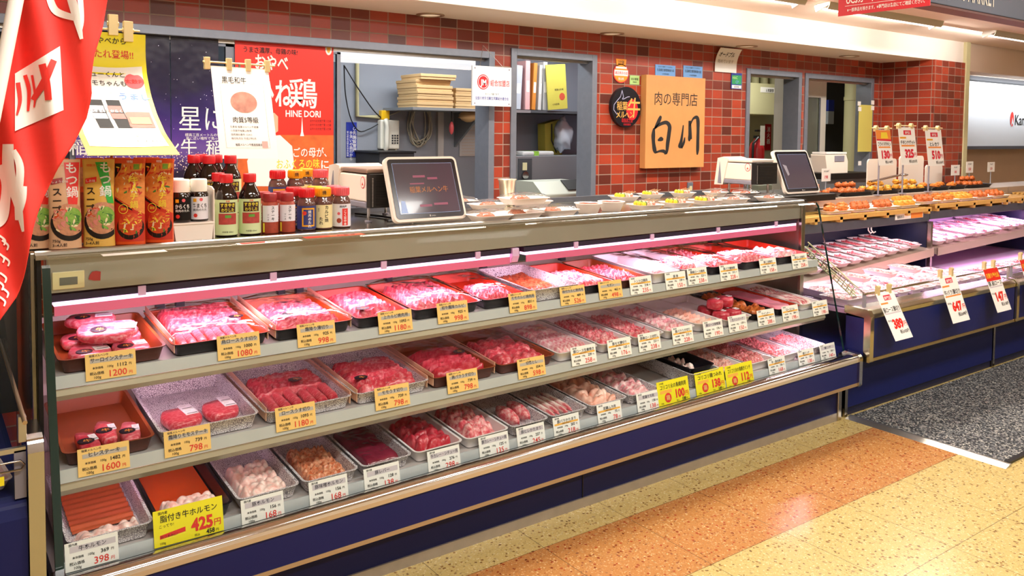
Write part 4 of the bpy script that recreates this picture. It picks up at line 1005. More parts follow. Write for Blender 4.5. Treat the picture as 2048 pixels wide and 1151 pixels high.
        b.build('cap', r)
        m = MB(); P = cyl_map(0.0365); Q = cyl_map(0.0369)
        m.lathe([(0.0364, 0.006), (0.0364, 0.096)], lab, 28)
        if kind in ('navy', 'plain'):
            patch(m, P, -0.024, 0.028, 0.016, 0.088, 'cap_yellow'); patch(m, Q, -0.018, 0.022, 0.022, 0.082, 'label_navy'); m.text('焼肉のたれ', 0.006, 0.068, 0.0135, cyl_map(0.0374), 'white', 'c', 0.02, vert=True); m.flat(disc(-0.014, 0.068, 0.008, n=14), cyl_map(0.0374), 'ink_red')
        elif kind in ('cream', 'gold'):
            m.text('カルビ焼', 0.008, 0.080, 0.0165, Q, 'ink', 'c', 0.02, vert=True); m.text('たれ', -0.014, 0.036, 0.0155, Q, 'ink', 'c', 0.02, vert=True); m.text('甘口', -0.024, 0.078, 0.007, Q, 'ink', 'c', vert=True)
            m.text('焼', 0.0, 0.138, 0.017, cyl_map(0.0325), 'ink', 'c', 0.02)
        else:
            patch(m, P, -0.004, 0.020, 0.010, 0.078, 'ink_red'); m.text('こく旨中辛', 0.008, 0.062, 0.0125, Q, 'white', 'c', 0.02, vert=True); m.text('焼肉屋', 0.0, 0.082, 0.010, Q, 'ink', 'c', 0.02)
            m.flat(disc(-0.017, 0.030, 0.010, n=14), Q, 'label_rust'); m.flat(disc(-0.018, 0.058, 0.006, n=14), Q, 'cap_pink')
        m.build('label', r)
    return learn(r)
PROTO = {}; 
def bottle(kind, px, py, z, label, group, Y=None):
    p = onZ(px, py, z) if Y is None else onY(px, py, Y)
    loc = (p.x, p.y if Y is None else Y, z); rz = -math.atan2(loc[0], loc[1])*0.55
    if kind not in PROTO:
        r = PROTO[kind] = sauce_bottle(kind); r.location = loc; r.rotation_euler[2] = rz; r['label'] = label; r['group'] = group
    else:
        r = dup(PROTO[kind], loc, rz, label); r['group'] = group
    return r
g1 = 'green labelled sukiyaki stock bottles'
bottle('warishita', 453, 472, ZC, 'green labelled dark bottle with red cap in front, beside the white jar box', g1, 3.06)
bottle('warishita', 500, 470, ZC, 'green labelled dark bottle with red cap in front, beside the steak sauces', g1, 3.06)
bottle('warishita', 437, 400, ZC, 'green labelled bottle half hidden between the front pair and the jar box', g1, 3.16)
# white step behind the front bottles
mat('box_white', 'f3e8dc', 0.55)
xa, xb = onY(372, 400, 3.2).x, onY(660, 400, 3.2).x
m = MB(); m.box(xa-0.02, xb+0.03, 3.215, 3.49, ZC, ZC+0.062, 'box_white'); tag(m.build('display_riser', bevel=0.002), 'low white step carrying the back row of sauce bottles', 'riser')
zr = ZC+0.0625
for px, lb in ((418, 'green labelled bottle at the end of the raised back row, by the pouches'), (461, 'green labelled bottle on the white step, last before the red poster')):
    bottle('warishita', px, 350, zr, lb, g1, 3.262)
for px, Yb, lb in ((388, 3.345, 'bottle of which only cap and neck show, farthest over by the pouches'), (403, 3.435, 'bottle of which only cap and neck show in the farthest row, by the pouches'), (433, 3.34, 'bottle of which only cap and neck show in the farthest row, by the certificate')):
    bottle('warishita', px, 350, zr, lb, g1, Yb)
g2 = 'small steak sauce bottles'
for px, Y, lb in ((540, 3.05, 'small steak sauce bottle with wine red cap, beside the green bottles'), (574, 3.05, 'small steak sauce bottle with wine red cap, beside the navy label'), (527, 3.135, 'steak sauce bottle behind the first small one, only its cap showing'), (560, 3.135, 'steak sauce bottle behind the second small one, only its cap showing')):
    bottle('steak', px, 420, ZC, lb, g2, Y)
g3 = 'round shouldered barbecue sauce bottles'
bottle('navy', 613, 420, ZC, 'navy and gold labelled sauce bottle with red cap, front row', g3, 3.075)
bottle('cream', 646, 420, ZC, 'cream labelled sauce bottle with yellow cap, front row', g3, 3.085)
bottle('silver', 683, 420, ZC, 'silver and red labelled sauce bottle with pink cap, last of the front row', g3, 3.09)
bottle('plain', 588, 400, ZC, 'red capped sauce bottle peeking out behind the navy one', g3, 3.16)
bottle('gold', 630, 400, ZC, 'yellow capped sauce bottle peeking out behind the cream one', g3, 3.17)
bottle('silver', 668, 400, ZC, 'pink capped sauce bottle peeking out behind the last one', g3, 3.175)
bottle('plain', 555, 350, zr, 'red capped sauce bottle raised on the step, nearest the green bottles'.replace('nearest', 'next to'), g3, 3.28)
bottle('gold', 591, 350, zr, 'yellow capped sauce bottle raised on the step, middle one', g3, 3.28)
bottle('gold', 612, 350, zr, 'yellow capped sauce bottle at the back of the step', g3, 3.38)
bottle('silver', 641, 350, zr, 'pink red capped sauce bottle raised on the step, beside the scale', g3, 3.28)
# jars in a white box
A, B = onY(346, 470, 3.0), onY(424, 470, 3.0); gx0, gx1 = A.x, B.x
bx = wthing('jar_box', 'white plastic box with a tall back board carrying two white capped jars', 'box', ((gx0+gx1)/2, 3.06, ZC))
m = MB(); m.prism([(gx0+0.006, ZC), (gx0-0.002, ZC+0.058), (gx1+0.002, ZC+0.058), (gx1-0.004, ZC)], 2.985, 3.15, 'box_white', 'y'); m.box(gx0-0.004, gx1+0.004, 2.98, 3.155, ZC+0.056, ZC+0.062, 'box_white'); m.build('box_body', bx, 0.002)
m = MB(); m.prism([(3.0, ZC), (3.0, ZC+0.175), (3.03, ZC+0.185), (3.16, ZC+0.185), (3.16, ZC)], gx1+0.006, gx1+0.010, 'box_white', 'x'); m.build('side_board', bx)
g4 = 'white capped jars'
bottle('jar_black', 363, 430, ZC+0.0625, 'black labelled jar with white cap in the white box', g4, 3.025)
bottle('jar_white', 398, 430, ZC+0.0625, 'white labelled jar with white cap in the white box', g4, 3.035)
bottle('jar_black', 352, 400, ZC+0.0625, 'jar standing behind the black labelled one, white cap showing', g4, 3.105)

# stand-up pouches of hot pot soup
mat('pouch_beige', 'dcae86', 0.28, var=0.08, scale=20, coat=0.3); mat('pouch_gold', 'e3b354', 0.28, var=0.08, scale=20, coat=0.3); mat('pouch_orange', 'e2521c', 0.28, var=0.15, scale=20, coat=0.3); mat('pouch_red', 'c93220', 0.3, coat=0.3)
mat('print_red', 'e8281e', 0.35); mat('print_green', '2fb23c', 0.35); mat('bowl_black', '1c1614', 0.3); mat('soup_mix', 'c98a64', 0.45, var=0.45, scale=90); mat('leek', '7fae3e', 0.45, var=0.5, scale=120); mat('noodle', 'ee8a3a', 0.45, var=0.35, scale=80); mat('kimchi', 'd2491e', 0.45, var=0.4, scale=100); mat('print_yellow', 'f7d93c', 0.4)
mat('meat_print', 'd98478', 0.45); mat('noodle_pale', 'f0dcae', 0.45); mat('leaf_dark', '3f7a2a', 0.45)
def pouch(kind, w=0.100, h=0.286):
    r = thing('soup_pouch', '-', 'soup pouch')
    def yv(a, b):
        k = 1-(b/h); u = min(1, abs(a)/(w/2)); e = max(0.0, 1-u*u)
        return -(0.004+0.030*min(1, max(0, k*1.25-0.06))*math.sqrt(e)+0.008*e*math.sin(math.pi*min(1, b/h)))
    def outl(b):
        t = b/h; return w/2*(0.97-0.05*math.sin(math.pi*t)+0.02*(t > 0.96))
    base = {'motsu': 'pouch_beige', 'salt': 'pouch_gold', 'kimchi': 'pouch_orange', 'back': 'pouch_orange'}[kind]
    m = MB(); n = 14; loops = []
    for j in range(13):
        b = h*j/12; W = outl(b); L = []
        for i in range(n): a = -W+2*W*i/(n-1); L.append((a, yv(a*(w/2)/W*0.995, b), b))
        for i in range(n): a = W-2*W*i/(n-1); L.append((a, -yv(a*(w/2)/W*0.995, b), b))
        loops.append(L)
    m.loft(loops, base, True, True, True); m.build('pouch_body', r)
    P = lambda a, b: (a, yv(a, b)-0.0012, b); Q = lambda a, b: (a, yv(a, b)-0.0020, b); Q3 = lambda a, b: (a, yv(a, b)-0.0028, b)
    m = MB()
    def poly(pts, PP_, mt, n=6):
        """quad (4 points) laid on the pouch in small steps"""
        (ax, az), (bx_, bz), (cx, cz), (dx, dz) = pts
        m.grid(lambda u, v: PP_((ax*(1-u)+bx_*u)*(1-v)+(dx*(1-u)+cx*u)*v, (az*(1-u)+bz*u)*(1-v)+(dz*(1-u)+cz*u)*v), n, n, mt)
    def bowl(cx, cz, rx, rz, inner):
        def ring(k0, k1, PP_, mt): m.grid(lambda u, v: PP_(max(-w*0.47, min(w*0.47, cx+rx*(k0+(k1-k0)*v)*math.cos(2*math.pi*u))), cz+rz*(k0+(k1-k0)*v)*math.sin(2*math.pi*u)), 30, 3, mt)
        ring(0.05, 1.0, P, 'bowl_black'); cz += 0.011; rx *= 0.98; ring(0.02, 0.90, Q, inner)
    if kind in ('motsu', 'salt'):
        pc = 'print_red' if kind == 'motsu' else 'print_green'
        bowl(0.012, 0.082, 0.056, 0.058, 'soup_mix'); m.grid(lambda u, v: Q3(0.022+0.026*v*math.cos(2*math.pi*u), 0.10+0.030*v*math.sin(2*math.pi*u)), 20, 3, 'leek')
        rb = random.Random(3)
        for _ in range(46):
            an = rb.uniform(0, 6.28); rr = math.sqrt(rb.random()); gx = -0.002+0.040*rr*math.cos(an); gz = 0.092+0.042*rr*math.sin(an); q = rb.uniform(0.002, 0.006); wh = gx > 0.006
            mt = rb.choice(('leek', 'leaf_dark', 'noodle_pale', 'leaf_dark')) if wh else rb.choice(('meat_print', 'noodle_pale', 'meat_print', 'kimchi'))
            rt = rb.uniform(0, 3.1); m.flat([(gx+q*1.9*math.cos(t)*math.cos(rt)-q*0.7*math.sin(t)*math.sin(rt), gz+q*1.9*math.cos(t)*math.sin(rt)+q*0.7*math.sin(t)*math.cos(rt)) for t in [k*math.pi/4 for k in range(8)]], lambda a, b: (a, yv(a, b)-0.0034, b), mt)
        s = 0 if kind == 'motsu' else 0.01
        poly([(0.008+s*2, 0.142), (0.036+s, 0.14), (0.046-s*2, 0.276), (0.0-s, 0.276)], Q, pc)
        m.text('もつ鍋', 0.021, 0.244, 0.038, Q3, 'white', 'c', 0.02, vert=True)
        m.text('スープ', -0.022, 0.172, 0.028, Q3, 'bowl_black', 'c', 0.03, vert=True, sh=-0.15); m.text('特製スープ', -0.036, 0.262, 0.009, Q3, 'print_red')
        poly([(-0.040, 0.205), (-0.006, 0.212), (-0.006, 0.228), (-0.040, 0.222)], Q, 'cap_wine' if kind == 'motsu' else 'print_red'); m.text('しょうゆ味' if kind == 'motsu' else 'しお味', -0.037, 0.211, 0.010, Q3, 'white')
        m.text('750g', -0.040, 0.022, 0.012, Q3, 'ink', bold=0.01); m.text('3~4人前', -0.040, 0.008, 0.012, Q3, 'ink', bold=0.01)
    elif kind == 'kimchi':
        poly([(-0.048, 0.15), (0.048, 0.10), (0.048, 0.27), (-0.048, 0.27)], P, 'noodle'); poly([(-0.048, 0.01), (0.048, 0.01), (0.048, 0.10), (-0.048, 0.16)], P, 'pouch_red'); poly([(-0.048, 0.22), (-0.03, 0.25), (-0.026, 0.27), (-0.048, 0.27)], Q, 'bowl_black')
        poly([(-0.048, 0.155), (0.010, 0.118), (0.012, 0.112), (-0.048, 0.145)], Q, 'bowl_black'); poly([(0.012, 0.25), (0.03, 0.25), (0.03, 0.268), (0.012, 0.268)], Q, 'leek')
        bowl(0.004, 0.058, 0.043, 0.042, 'kimchi')
        rb = random.Random(5)
        for k in range(90):
            if k < 40: an = rb.uniform(0, 6.28); rr = math.sqrt(rb.random()); gx, gz = 0.004+0.034*rr*math.cos(an), 0.066+0.030*rr*math.sin(an)
            else: gx, gz = rb.uniform(-0.040, 0.044), rb.uniform(0.17, 0.262)
            q = rb.uniform(0.002, 0.006); rt = rb.uniform(0, 3.1); mt = rb.choice(('noodle', 'print_yellow', 'kimchi', 'pouch_red', 'noodle_pale', 'leaf_dark' if k % 3 == 0 else 'kimchi'))
            m.flat([(gx+q*2.1*math.cos(t)*math.cos(rt)-q*0.7*math.sin(t)*math.sin(rt), gz+q*2.1*math.cos(t)*math.sin(rt)+q*0.7*math.sin(t)*math.cos(rt)) for t in [j*math.pi/4 for j in range(8)]], lambda a, b: (a, yv(a, b)-0.0024, b), mt)
        m.text('キムチ鍋', 0.016, 0.205, 0.027, Q3, 'print_yellow', 'c', 0.03, vert=True); m.text('スープ', 0.034, 0.10, 0.014, Q3, 'print_yellow', 'c', 0.01, vert=True)
        m.grid(lambda u, v: Q3(-0.018+0.016*(0.88+0.12*v)*math.cos(2*math.pi*u), 0.118+0.016*(0.88+0.12*v)*math.sin(2*math.pi*u)), 20, 1, 'print_yellow'); m.text('濃厚', -0.018, 0.114, 0.010, Q3, 'print_yellow', 'c')
        m.text('特製', 0.0, 0.272, 0.010, Q3, 'white', 'c', 0.01)
    else:
        poly([(-0.045, 0.19), (0.045, 0.19), (0.045, 0.255), (-0.045, 0.255)], P, 'soup_mix'); m.text('鍋スープ', 0, 0.262, 0.013, Q, 'print_yellow', 'c', 0.01); poly([(-0.045, 0.03), (0.045, 0.03), (0.045, 0.17), (-0.045, 0.17)], P, 'label_rust'); m.text('つけ', 0.0, 0.11, 0.03, Q, 'bowl_black', 'c', 0.03, vert=True)
    m.build('print', r)
    return learn(r)
g = 'hot pot soup pouches'
def put_pouch(kind, px, Y, rz, label, sc=1.0):
    p = onY(px, 490, Y); loc = (p.x, Y, ZC+0.0022)
    if kind not in PROTO:
        r = PROTO[kind] = pouch(kind); r.location = loc; r.rotation_euler[2] = rz; r['label'] = label; r['group'] = g
    else: r = dup(PROTO[kind], loc, rz, label)
    r.rotation_euler[0] = -0.04; r.scale = (0.97, 0.68, 1); return r
put_pouch('motsu', 72, 3.03, 0.0, 'beige soup pouch half hidden behind the red flag')
put_pouch('motsu', 131, 2.985, 0.0, 'beige soup pouch with a red panel, fully visible in front')
put_pouch('salt', 199, 2.985, -0.25, 'golden soup pouch with a green panel')
put_pouch('kimchi', 261, 2.985, -0.4, 'orange red kimchi soup pouch beside the golden one')
put_pouch('kimchi', 319, 2.985, -0.55, 'orange red kimchi soup pouch turned sideways beside the white jar box')
for px, lb in ((112, 'orange pouch in the back row, behind the beige front pouch'), (182, 'orange pouch in the back row, behind the golden pouch'), (238, 'orange pouch in the back row, below the curled yellow poster'), (296, 'orange pouch in the back row, showing between the two kimchi pouches')):
    put_pouch('back', px, 3.10, -0.1, lb).scale[0] = 0.84

# label printing scales with tilted screens
mat('shell_white', 'f4e6d8', 0.35); mat('shell_grey', '8c8894', 0.4); mat('lid_brown', 'b09684', 0.3, 0.4); mat('vent_black', '15110f', 0.45); mat('bezel', '141014', 0.2); mat('screen', '4a4450', 0.12, coat=0.3); mat('screen_blue', '9ab4e6', 0.3); mat('screen_reflection', '8a3a5a', 0.3); mat('ink_orange', 'b8722c', 0.5)
def scale_body(X, y0, y1, y2, z0, z1, label, lidm, wd=0.26):
    r = wthing('label_printer_scale', label, 'scale', (X+0.13, (y0+y1)/2, ZC))
    m = MB(); m.box(X, X+wd, y0+0.035, y1, z0+0.028, z1-0.026, 'shell_white'); m.box(X-0.001, X+wd, y0+0.035, y1, z0, z0+0.028, 'shell_grey'); m.build('housing', r, 0.006)
    m = MB(); m.box(X+0.002, X+wd, y0+0.03, y1-0.02, z1-0.02, z1, lidm); m.build('lid', r, 0.006)
    m = MB(); m.box(X+0.004, X+wd-0.004, y0, y0+0.036, z0+0.004, z1-0.022, 'vent_black')
    for i in range(11): z = z0+0.012+i*(z1-z0-0.05)/11; m.box(X+0.03, X+wd-0.02, y0-0.003, y0, z, z+0.004, 'vent_black')
    for i in range(22): z = z0+0.01+i*(z1-z0-0.045)/22; m.box(X+0.012, X+0.018, y0-0.002, y0, z, z+0.0022, 'grip')
    m.build('vent_panel', r, 0.004)
    m = MB(); m.prism([(y1-0.02, z0-0.01), (y1-0.06, z1+0.004), (y1-0.02, z1+0.012), (y2-0.025, z1+0.002), (y2, z0-0.012)], X-0.006, X+wd*0.8, 'shell_white', 'x'); m.build('rear_cover', r, 0.012)
    m = MB(); m.prism([(y1+0.005, z1-0.02), (y1-0.01, z0), (y2-0.03, z0)], X-0.0085, X-0.006, 'shell_grey', 'x'); m.build('rear_grille', r)
    P = lambda a, b: (X-0.0012, y0+a, b); m = MB()
    m.flat([(0.062+0.022*math.cos(t), z0+0.11+0.026*math.sin(t)) for t in [i*math.pi/12 for i in range(24)]], P, 'cap_pink'); m.flat([(0.062+0.018*math.cos(t), z0+0.11+0.022*math.sin(t)) for t in [i*math.pi/12 for i in range(24)]], lambda a, b: (X-0.0018, y0+a, b), 'shell_white')
    m.flat([(0.055, z0+0.098), (0.07, z0+0.098), (0.0625, z0+0.112)], lambda a, b: (X-0.0024, y0+a, b), 'ink_red'); m.build('badge', r)
    for i, (yy, xx) in enumerate(((y0+0.05, X+0.02), (y1-0.05, X+0.02), (y0+0.05, X+wd-0.03), (y1-0.05, X+wd-0.03))):
        m = MB(); m.cyl((xx, yy, ZC+0.004), (xx, yy, z0+0.002), 0.007, 'chrome'); m.cyl((xx, yy, ZC), (xx, yy, ZC+0.006), 0.016, 'shell_grey'); m.build('leg', r)
    return r
scale_body(1.545, 3.160, 3.51, 3.59, 1.268, 1.437, 'beige label scale with red round badge beside the barbecue sauces', 'lid_brown')
scale_body(4.257, 3.285, 3.56, 3.61, 1.28, 1.44, 'cream label scale in front of the wooden shop sign', 'shell_white', 0.22)
def monitor(BL, rz, w, h, tilt, label, text):
    r = thing('touch_monitor', label, 'monitor', BL, rz, rx=-tilt)
    r.rotation_mode = 'XYZ'
    m = MB(); m.prism(rrect(0, w, 0, h, 0.024, 6), 0.0, 0.022, 'shell_white', 'y'); m.build('shell', r, 0.006)
    m = MB(); m.prism(rrect(0.011, w-0.011, 0.012, h-0.011, 0.016, 5), -0.0025, 0.002, 'bezel', 'y'); m.build('bezel', r)
    m = MB(); m.box(0.030, w-0.030, -0.0035, 0, 0.032, h-0.030, 'screen_blue'); sc = m.build('screen_edge', r)
    m = MB(); m.box(0.0315, w-0.0315, -0.0042, -0.003, 0.0335, h-0.0315, 'screen'); m.build('screen', r)
    Q = lambda a, b: (a, -0.0048, b); m = MB(); m.text('ISHIDA', w*0.53, 0.0175, 0.007, lambda a, b: (a, -0.003, b), 'grip', 'c', 0.01); m.flat([(w*0.475, 0.017), (w*0.49, 0.017), (w*0.49, 0.0245), (w*0.475, 0.0245)], lambda a, b: (a, -0.003, b), 'grip')
    if text:
        m.text('稲葉メルヘン牛', w*0.53, 0.125, 0.030, Q, 'ink_orange', 'c', 0.0, fit=0.19); m.flat([(0.036, 0.036), (0.068, 0.036), (0.062, 0.088), (0.044, 0.09)], Q, 'screen_blue')
        for a, b, c, d in ((0.12, 0.19, 0.18, 0.20), (0.19, 0.18, 0.24, 0.19), (0.13, 0.06, 0.19, 0.07), (0.2, 0.065, 0.27, 0.075), (0.10, 0.16, 0.17, 0.166)): m.flat([(a, b), (c, b), (c, d), (a, d)], Q, 'screen_reflection')  # pink bars painted as reflections of the meat on the screen
    else: m.flat([(0.05, 0.20), (0.085, 0.19), (0.09, 0.13), (0.07, 0.12)], Q, 'shell_grey')
    m.build('display_marks', r)
    m = MB(); m.prism([(0.022, h*0.15), (0.022, h*0.5), (0.040, h*0.2), (0.055, 0.035)], w*0.3, w*0.7, 'vent_black', 'x'); m.build('stand', r, 0.004)
    return r
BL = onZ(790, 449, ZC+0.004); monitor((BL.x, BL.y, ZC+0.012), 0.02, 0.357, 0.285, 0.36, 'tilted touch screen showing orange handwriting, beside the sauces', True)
BL = onZ(1573, 391, ZC); BR = onZ(1641, 387, ZC)
ang = math.atan2(BR.y-BL.y, BR.x-BL.x); wdm = math.hypot(BR.x-BL.x, BR.y-BL.y)
monitor((BL.x, BL.y, ZC+0.010), ang, max(0.30, min(0.37, wdm)), 0.30, 0.40, 'dark tilted touch screen at the fried food end of the counter', False)
# black cable behind the first scale
m = MB(); m.tube(crom([(1.60, 3.10, ZC+0.010), (1.68, 3.15, ZC+0.006), (1.69, 3.32, ZC+0.006), (1.64, 3.5, ZC+0.006)]), 0.005, 'black', 8); tag(m.build('power_cable'), 'black cable lying under the first label scale', 'cable')
m = MB(); m.tube(crom([(4.2, 3.575, ZC+0.02), (4.23, 3.45, ZC+0.008), (4.35, 3.42, ZC+0.012), (4.5, 3.36, ZC+0.006), (4.62, 3.42, ZC+0.02)]), 0.005, 'black', 8); tag(m.build('power_cable'), 'black cable lying under the second label scale', 'cable')

# prepared food in white foam trays
mat('foam', 'fbf0ea', 0.45); mat('food_brown', 'a85a34', 0.45, var=0.6, scale=160, bump=0.6); mat('food_red', 'b8583a', 0.4, var=0.5, scale=100, bump=0.6); mat('rice_white', 'f6ead8', 0.5, var=0.12, scale=100); mat('pepper_yellow', 'f2c21e', 0.35); mat('pepper_green', '4f7a2e', 0.4); mat('skewer', 'c9a06a', 0.5)
m_meat('kebab', 'cf7a60', 'f4d6c8', 60)
clear('wrap', 'ffffff', 2.0, 0.05, bump=0.6, scale=14, veil=0.04, veilcol='fff4ec')
def food_tray(px, py, w, d, rz, label, z=ZC, kind='mince'):
    p = onZ(px, py, z); loc = (p.x, p.y+d*0.3, z)
    r = thing('food_tray', label, 'food tray', loc, rz, 'prepared food trays on the counter')
    m = MB(); tray_mesh(m, w, d, 0.028, 'foam', 'foam', fl=0.020, r=0.03, y=-d/2); m.build('tray_body', r)
    m = MB()
    if kind != 'skewer': m.grid(lambda u, v: ((u-0.5)*(w-0.008), (v-0.5)*(d-0.008), 0.030+0.022*max(0, math.sin(math.pi*u)*math.sin(math.pi*v))**0.35+0.002*noise.noise(Vector((u*6, v*6, px)))), 12, 10, 'wrap'); m.build('film', r)
    S = px*0.01
    def heap(x0, y0, rx, ry, h, mt, fq, nm, lab):
        q = MB(); q.grid(lambda u, v: (x0+rx*v*math.cos(2*math.pi*u), y0+ry*v*math.sin(2*math.pi*u), 0.0085+h*max(0, 1-v**4)**0.6*(1+0.5*noise.noise(Vector((math.cos(2*math.pi*u)*v*fq, math.sin(2*math.pi*u)*v*fq, S))))), 40, 14, mt)
        o = q.build(nm); o.location = loc; o.rotation_euler = (0, 0, rz); return tag(o, lab, 'food')
    if kind == 'mince': heap(-0.02, 0, w*0.25, d*0.25, 0.026, 'food_brown', 22, 'cooked_mince', 'browned mince heap in the '+label.replace('white foam tray', 'foam tray'))
    elif kind == 'fry': heap(0, 0, w*0.28, d*0.28, 0.024, 'food_red', 14, 'stir_fry', 'reddish food in the '+label.replace('white foam tray', 'foam tray'))
    elif kind == 'skewer':
        G2 = 'skewers in foam trays'
        for i in range(3):
            zs_ = z+0.010; k = thing('meat_skewer', 'pepper and meat skewer on the '+label.replace('white foam tray of skewers', 'tray'), 'skewer', (loc[0], loc[1], zs_), rz, 'skewers in the '+label)
            yy = -d*0.22+i*d*0.22; m = MB(); m.cyl((-w*0.30, yy, 0.022), (w*0.36, yy, 0.042), 0.0016, 'skewer', n=6); m.build('stick', k)
            m = MB()
            for j in range(3): m.blob((-w*0.06+j*w*0.11, yy, 0.020), (w*0.062, d*0.10, 0.015), 'kebab', 8, 6, 0.3, 4, j+i*3.1)
            m.build('meat_cubes', k); m = MB(); m.blob((-w*0.21, yy, 0.02), (w*0.075, d*0.09, 0.014), 'pepper_yellow', 8, 6, 0.2, 3, i); m.build('yellow_pepper', k)
            m = MB(); m.blob((-w*0.125, yy+0.004, 0.022), (w*0.03, d*0.09, 0.013), 'pepper_green', 8, 6, 0.2, 3, i); m.build('green_pepper', k)
    return r
def cup(px, py, label):
    p = onZ(px, py, ZC); loc = (p.x, p.y+0.05, ZC)
    r = thing('food_cup', label, 'cup', loc, 0, 'white food cups'); m = MB()
    m.lathe([(0.0, 0), (0.046, 0), (0.064, 0.044), (0.069, 0.046), (0.069, 0.049), (0.062, 0.047), (0.044, 0.003), (0.0, 0.003)], 'foam', 32); m.build('cup_body', r)
    m = MB(); m.lathe([(0.061, 0.041), (0.045, 0.0475), (0.0, 0.050)], 'food_red', 24); m.build('filling', r)
    m = MB(); m.prism(rrect(-0.02, 0.035, -0.03, 0.02, 0.002), 0.0505, 0.052, 'label_white', 'z'); m.build('price_label', r)
FT = [(990, 443, 0.19, 0.145, 0.0, 'white foam tray of browned mince beside the touch screen', 'mince'), (1052, 437, 0.20, 0.145, 0.0, 'white foam tray of browned mince, second from the screen', 'mince'), (1124, 431, 0.20, 0.15, 0.0, 'white foam tray of browned mince beside the round cups', 'mince'),
      (985, 419, 0.2, 0.13, 0.0, 'white foam tray behind the two mince trays by the screen', 'fry'), (1072, 413, 0.22, 0.13, 0.0, 'white foam tray under the stacked one', 'fry'), (930, 412, 0.17, 0.12, 0.0, 'white foam tray half hidden behind the touch screen', 'fry'),
      (1302, 420, 0.17, 0.14, -0.08, 'white foam tray of skewers in front, beside the cups', 'skewer'), (1364, 415, 0.16, 0.14, -0.08, 'white foam tray of skewers in front, middle one', 'skewer'), (1422, 410, 0.16, 0.14, -0.08, 'white foam tray of skewers in front, beside the oval trays', 'skewer'),
      (1258, 402, 0.17, 0.13, -0.08, 'white foam tray of skewers behind the front one', 'skewer'), (1310, 397, 0.15, 0.12, -0.08, 'white foam tray of skewers in the back middle', 'skewer'), (1374, 394, 0.15, 0.12, -0.08, 'white foam tray of skewers in the back, under the shop sign', 'skewer'),
      (1478, 407, 0.17, 0.13, 0.0, 'white foam tray with a rounded rim, beside the skewers', 'fry'), (1549, 404, 0.15, 0.13, 0.0, 'white foam tray with a rounded rim, middle of three', 'fry'), (1500, 394, 0.16, 0.12, 0.0, 'white foam tray with a rounded rim, standing farther back', 'fry'), (1440, 393, 0.15, 0.12, 0.0, 'white foam tray behind the rounded ones, under the second scale', 'fry')]
for a in FT: food_tray(*a[:5], a[5], kind=a[6])
food_tray(1058, 408, 0.23, 0.14, 0.0, 'white foam tray stacked on top of the others', z=ZC+0.064, kind='mince')
cup(1190, 427, 'round white cup of red relish nearer the mince trays'); cup(1236, 423, 'round white cup of red relish nearer the skewers')
# dark sheet and price strips along the counter edge
p = onZ(1560, 402, ZC); m = MB(); m.box(p.x-0.16, p.x+0.22, p.y-0.03, p.y+0.32, ZC, ZC+0.004, 'vent_black'); tag(m.build('tray_mat'), 'flat black sheet under the second touch screen', 'sheet')
def strip(x0, x1, label, txt, base, mt):
    a, b = onZ(x0[0], x0[1], 1.2135), onZ(x1[0], x1[1], 1.2135); y = (a.y+b.y)/2
    r = thing('edge_strip', label, 'price strip', (a.x, y, 1.2128), 0); w = b.x-a.x
    m = MB(); m.box(0, w, -0.022, 0.022, 0, 0.0012, base); m.build('strip', r); Q = lambda p, q: (p, q, 0.0017); m = MB()
    if txt: m.flat([(0.01, -0.016), (w*0.4, -0.016), (w*0.45, 0.016), (0.01, 0.016)], Q, mt); m.text(txt, w*0.7, -0.012, 0.026, lambda p, q: (p, q, 0.0022), 'ink', 'c', 0.02, fit=w*0.5); m.build('lettering', r)
strip((478, 489), (598, 478), 'orange and white price strip on the counter edge under the steak sauces', '焼肉のたれ', 'paper', 'print_red')
strip((612, 476), (722, 466), 'orange and white price strip on the counter edge under the last sauces', 'お買得', 'pouch_orange', 'print_red')
strip((205, 511), (330, 500), 'curled blank white slip on the counter edge under the pouches', '', 'paper', 'paper')

# sheet hung by clips: certificate and curled yellow poster
mat('clip_gold', 'e8d29a', 0.3, 0.3); mat('pole_red', '8a3a24', 0.4); mat('poster_yellow', 'f7ea1e', 0.45); mat('ink_blue', '2a6fd6', 0.5); mat('grill_photo', '9a4a22', 0.5, var=0.5, scale=50); mat('seal', 'e8a8a0', 0.6); mat('photo_mix', 'c88a78', 0.5, var=0.6, scale=35)
def clip(r, x, y, z, s=1.0):
    m = MB(); m.box(x-0.011*s, x+0.011*s, y-0.010, y-0.002, z-0.028*s, z+0.022*s, 'clip_gold'); m.box(x-0.011*s, x+0.011*s, y+0.002, y+0.010, z-0.028*s, z+0.022*s, 'clip_gold'); m.cyl((x-0.013*s, y, z), (x+0.013*s, y, z), 0.006*s, 'clip_gold', n=8); m.build('clip', r, 0.002)
YH = 3.46
tl, tr_ = onY(421, 131, YH), onY(536, 137, YH); bl = onY(442, 312, YH-0.09)
wc = tr_.x-tl.x; hc = tl.z-bl.z+0.01
r = wthing('hanging_certificate', 'white framed certificate with an oval picture hanging from a clip bar', 'certificate', (tl.x+wc/2, YH, ZC))
m = MB(); m.cyl((tl.x-0.03, YH, tl.z+0.015), (tr_.x+0.03, YH, tr_.z+0.012), 0.004, 'clip_gold', n=8); m.build('clip_bar', r)
m = MB(); m.cyl((tl.x+wc*0.5, YH+0.08, ZC+0.0005), (tl.x+wc*0.5, YH+0.004, tl.z+0.012), 0.005, 'aluminium', n=8); m.cyl((tl.x+wc*0.5, YH+0.08, ZC+0.0005), (tl.x+wc*0.5, YH+0.08, ZC+0.008), 0.04, 'aluminium', n=20); m.build('pole', r)
for f in (-0.06, 0.31, 0.64, 0.98): clip(r, tl.x+wc*f, YH, tl.z+0.012)
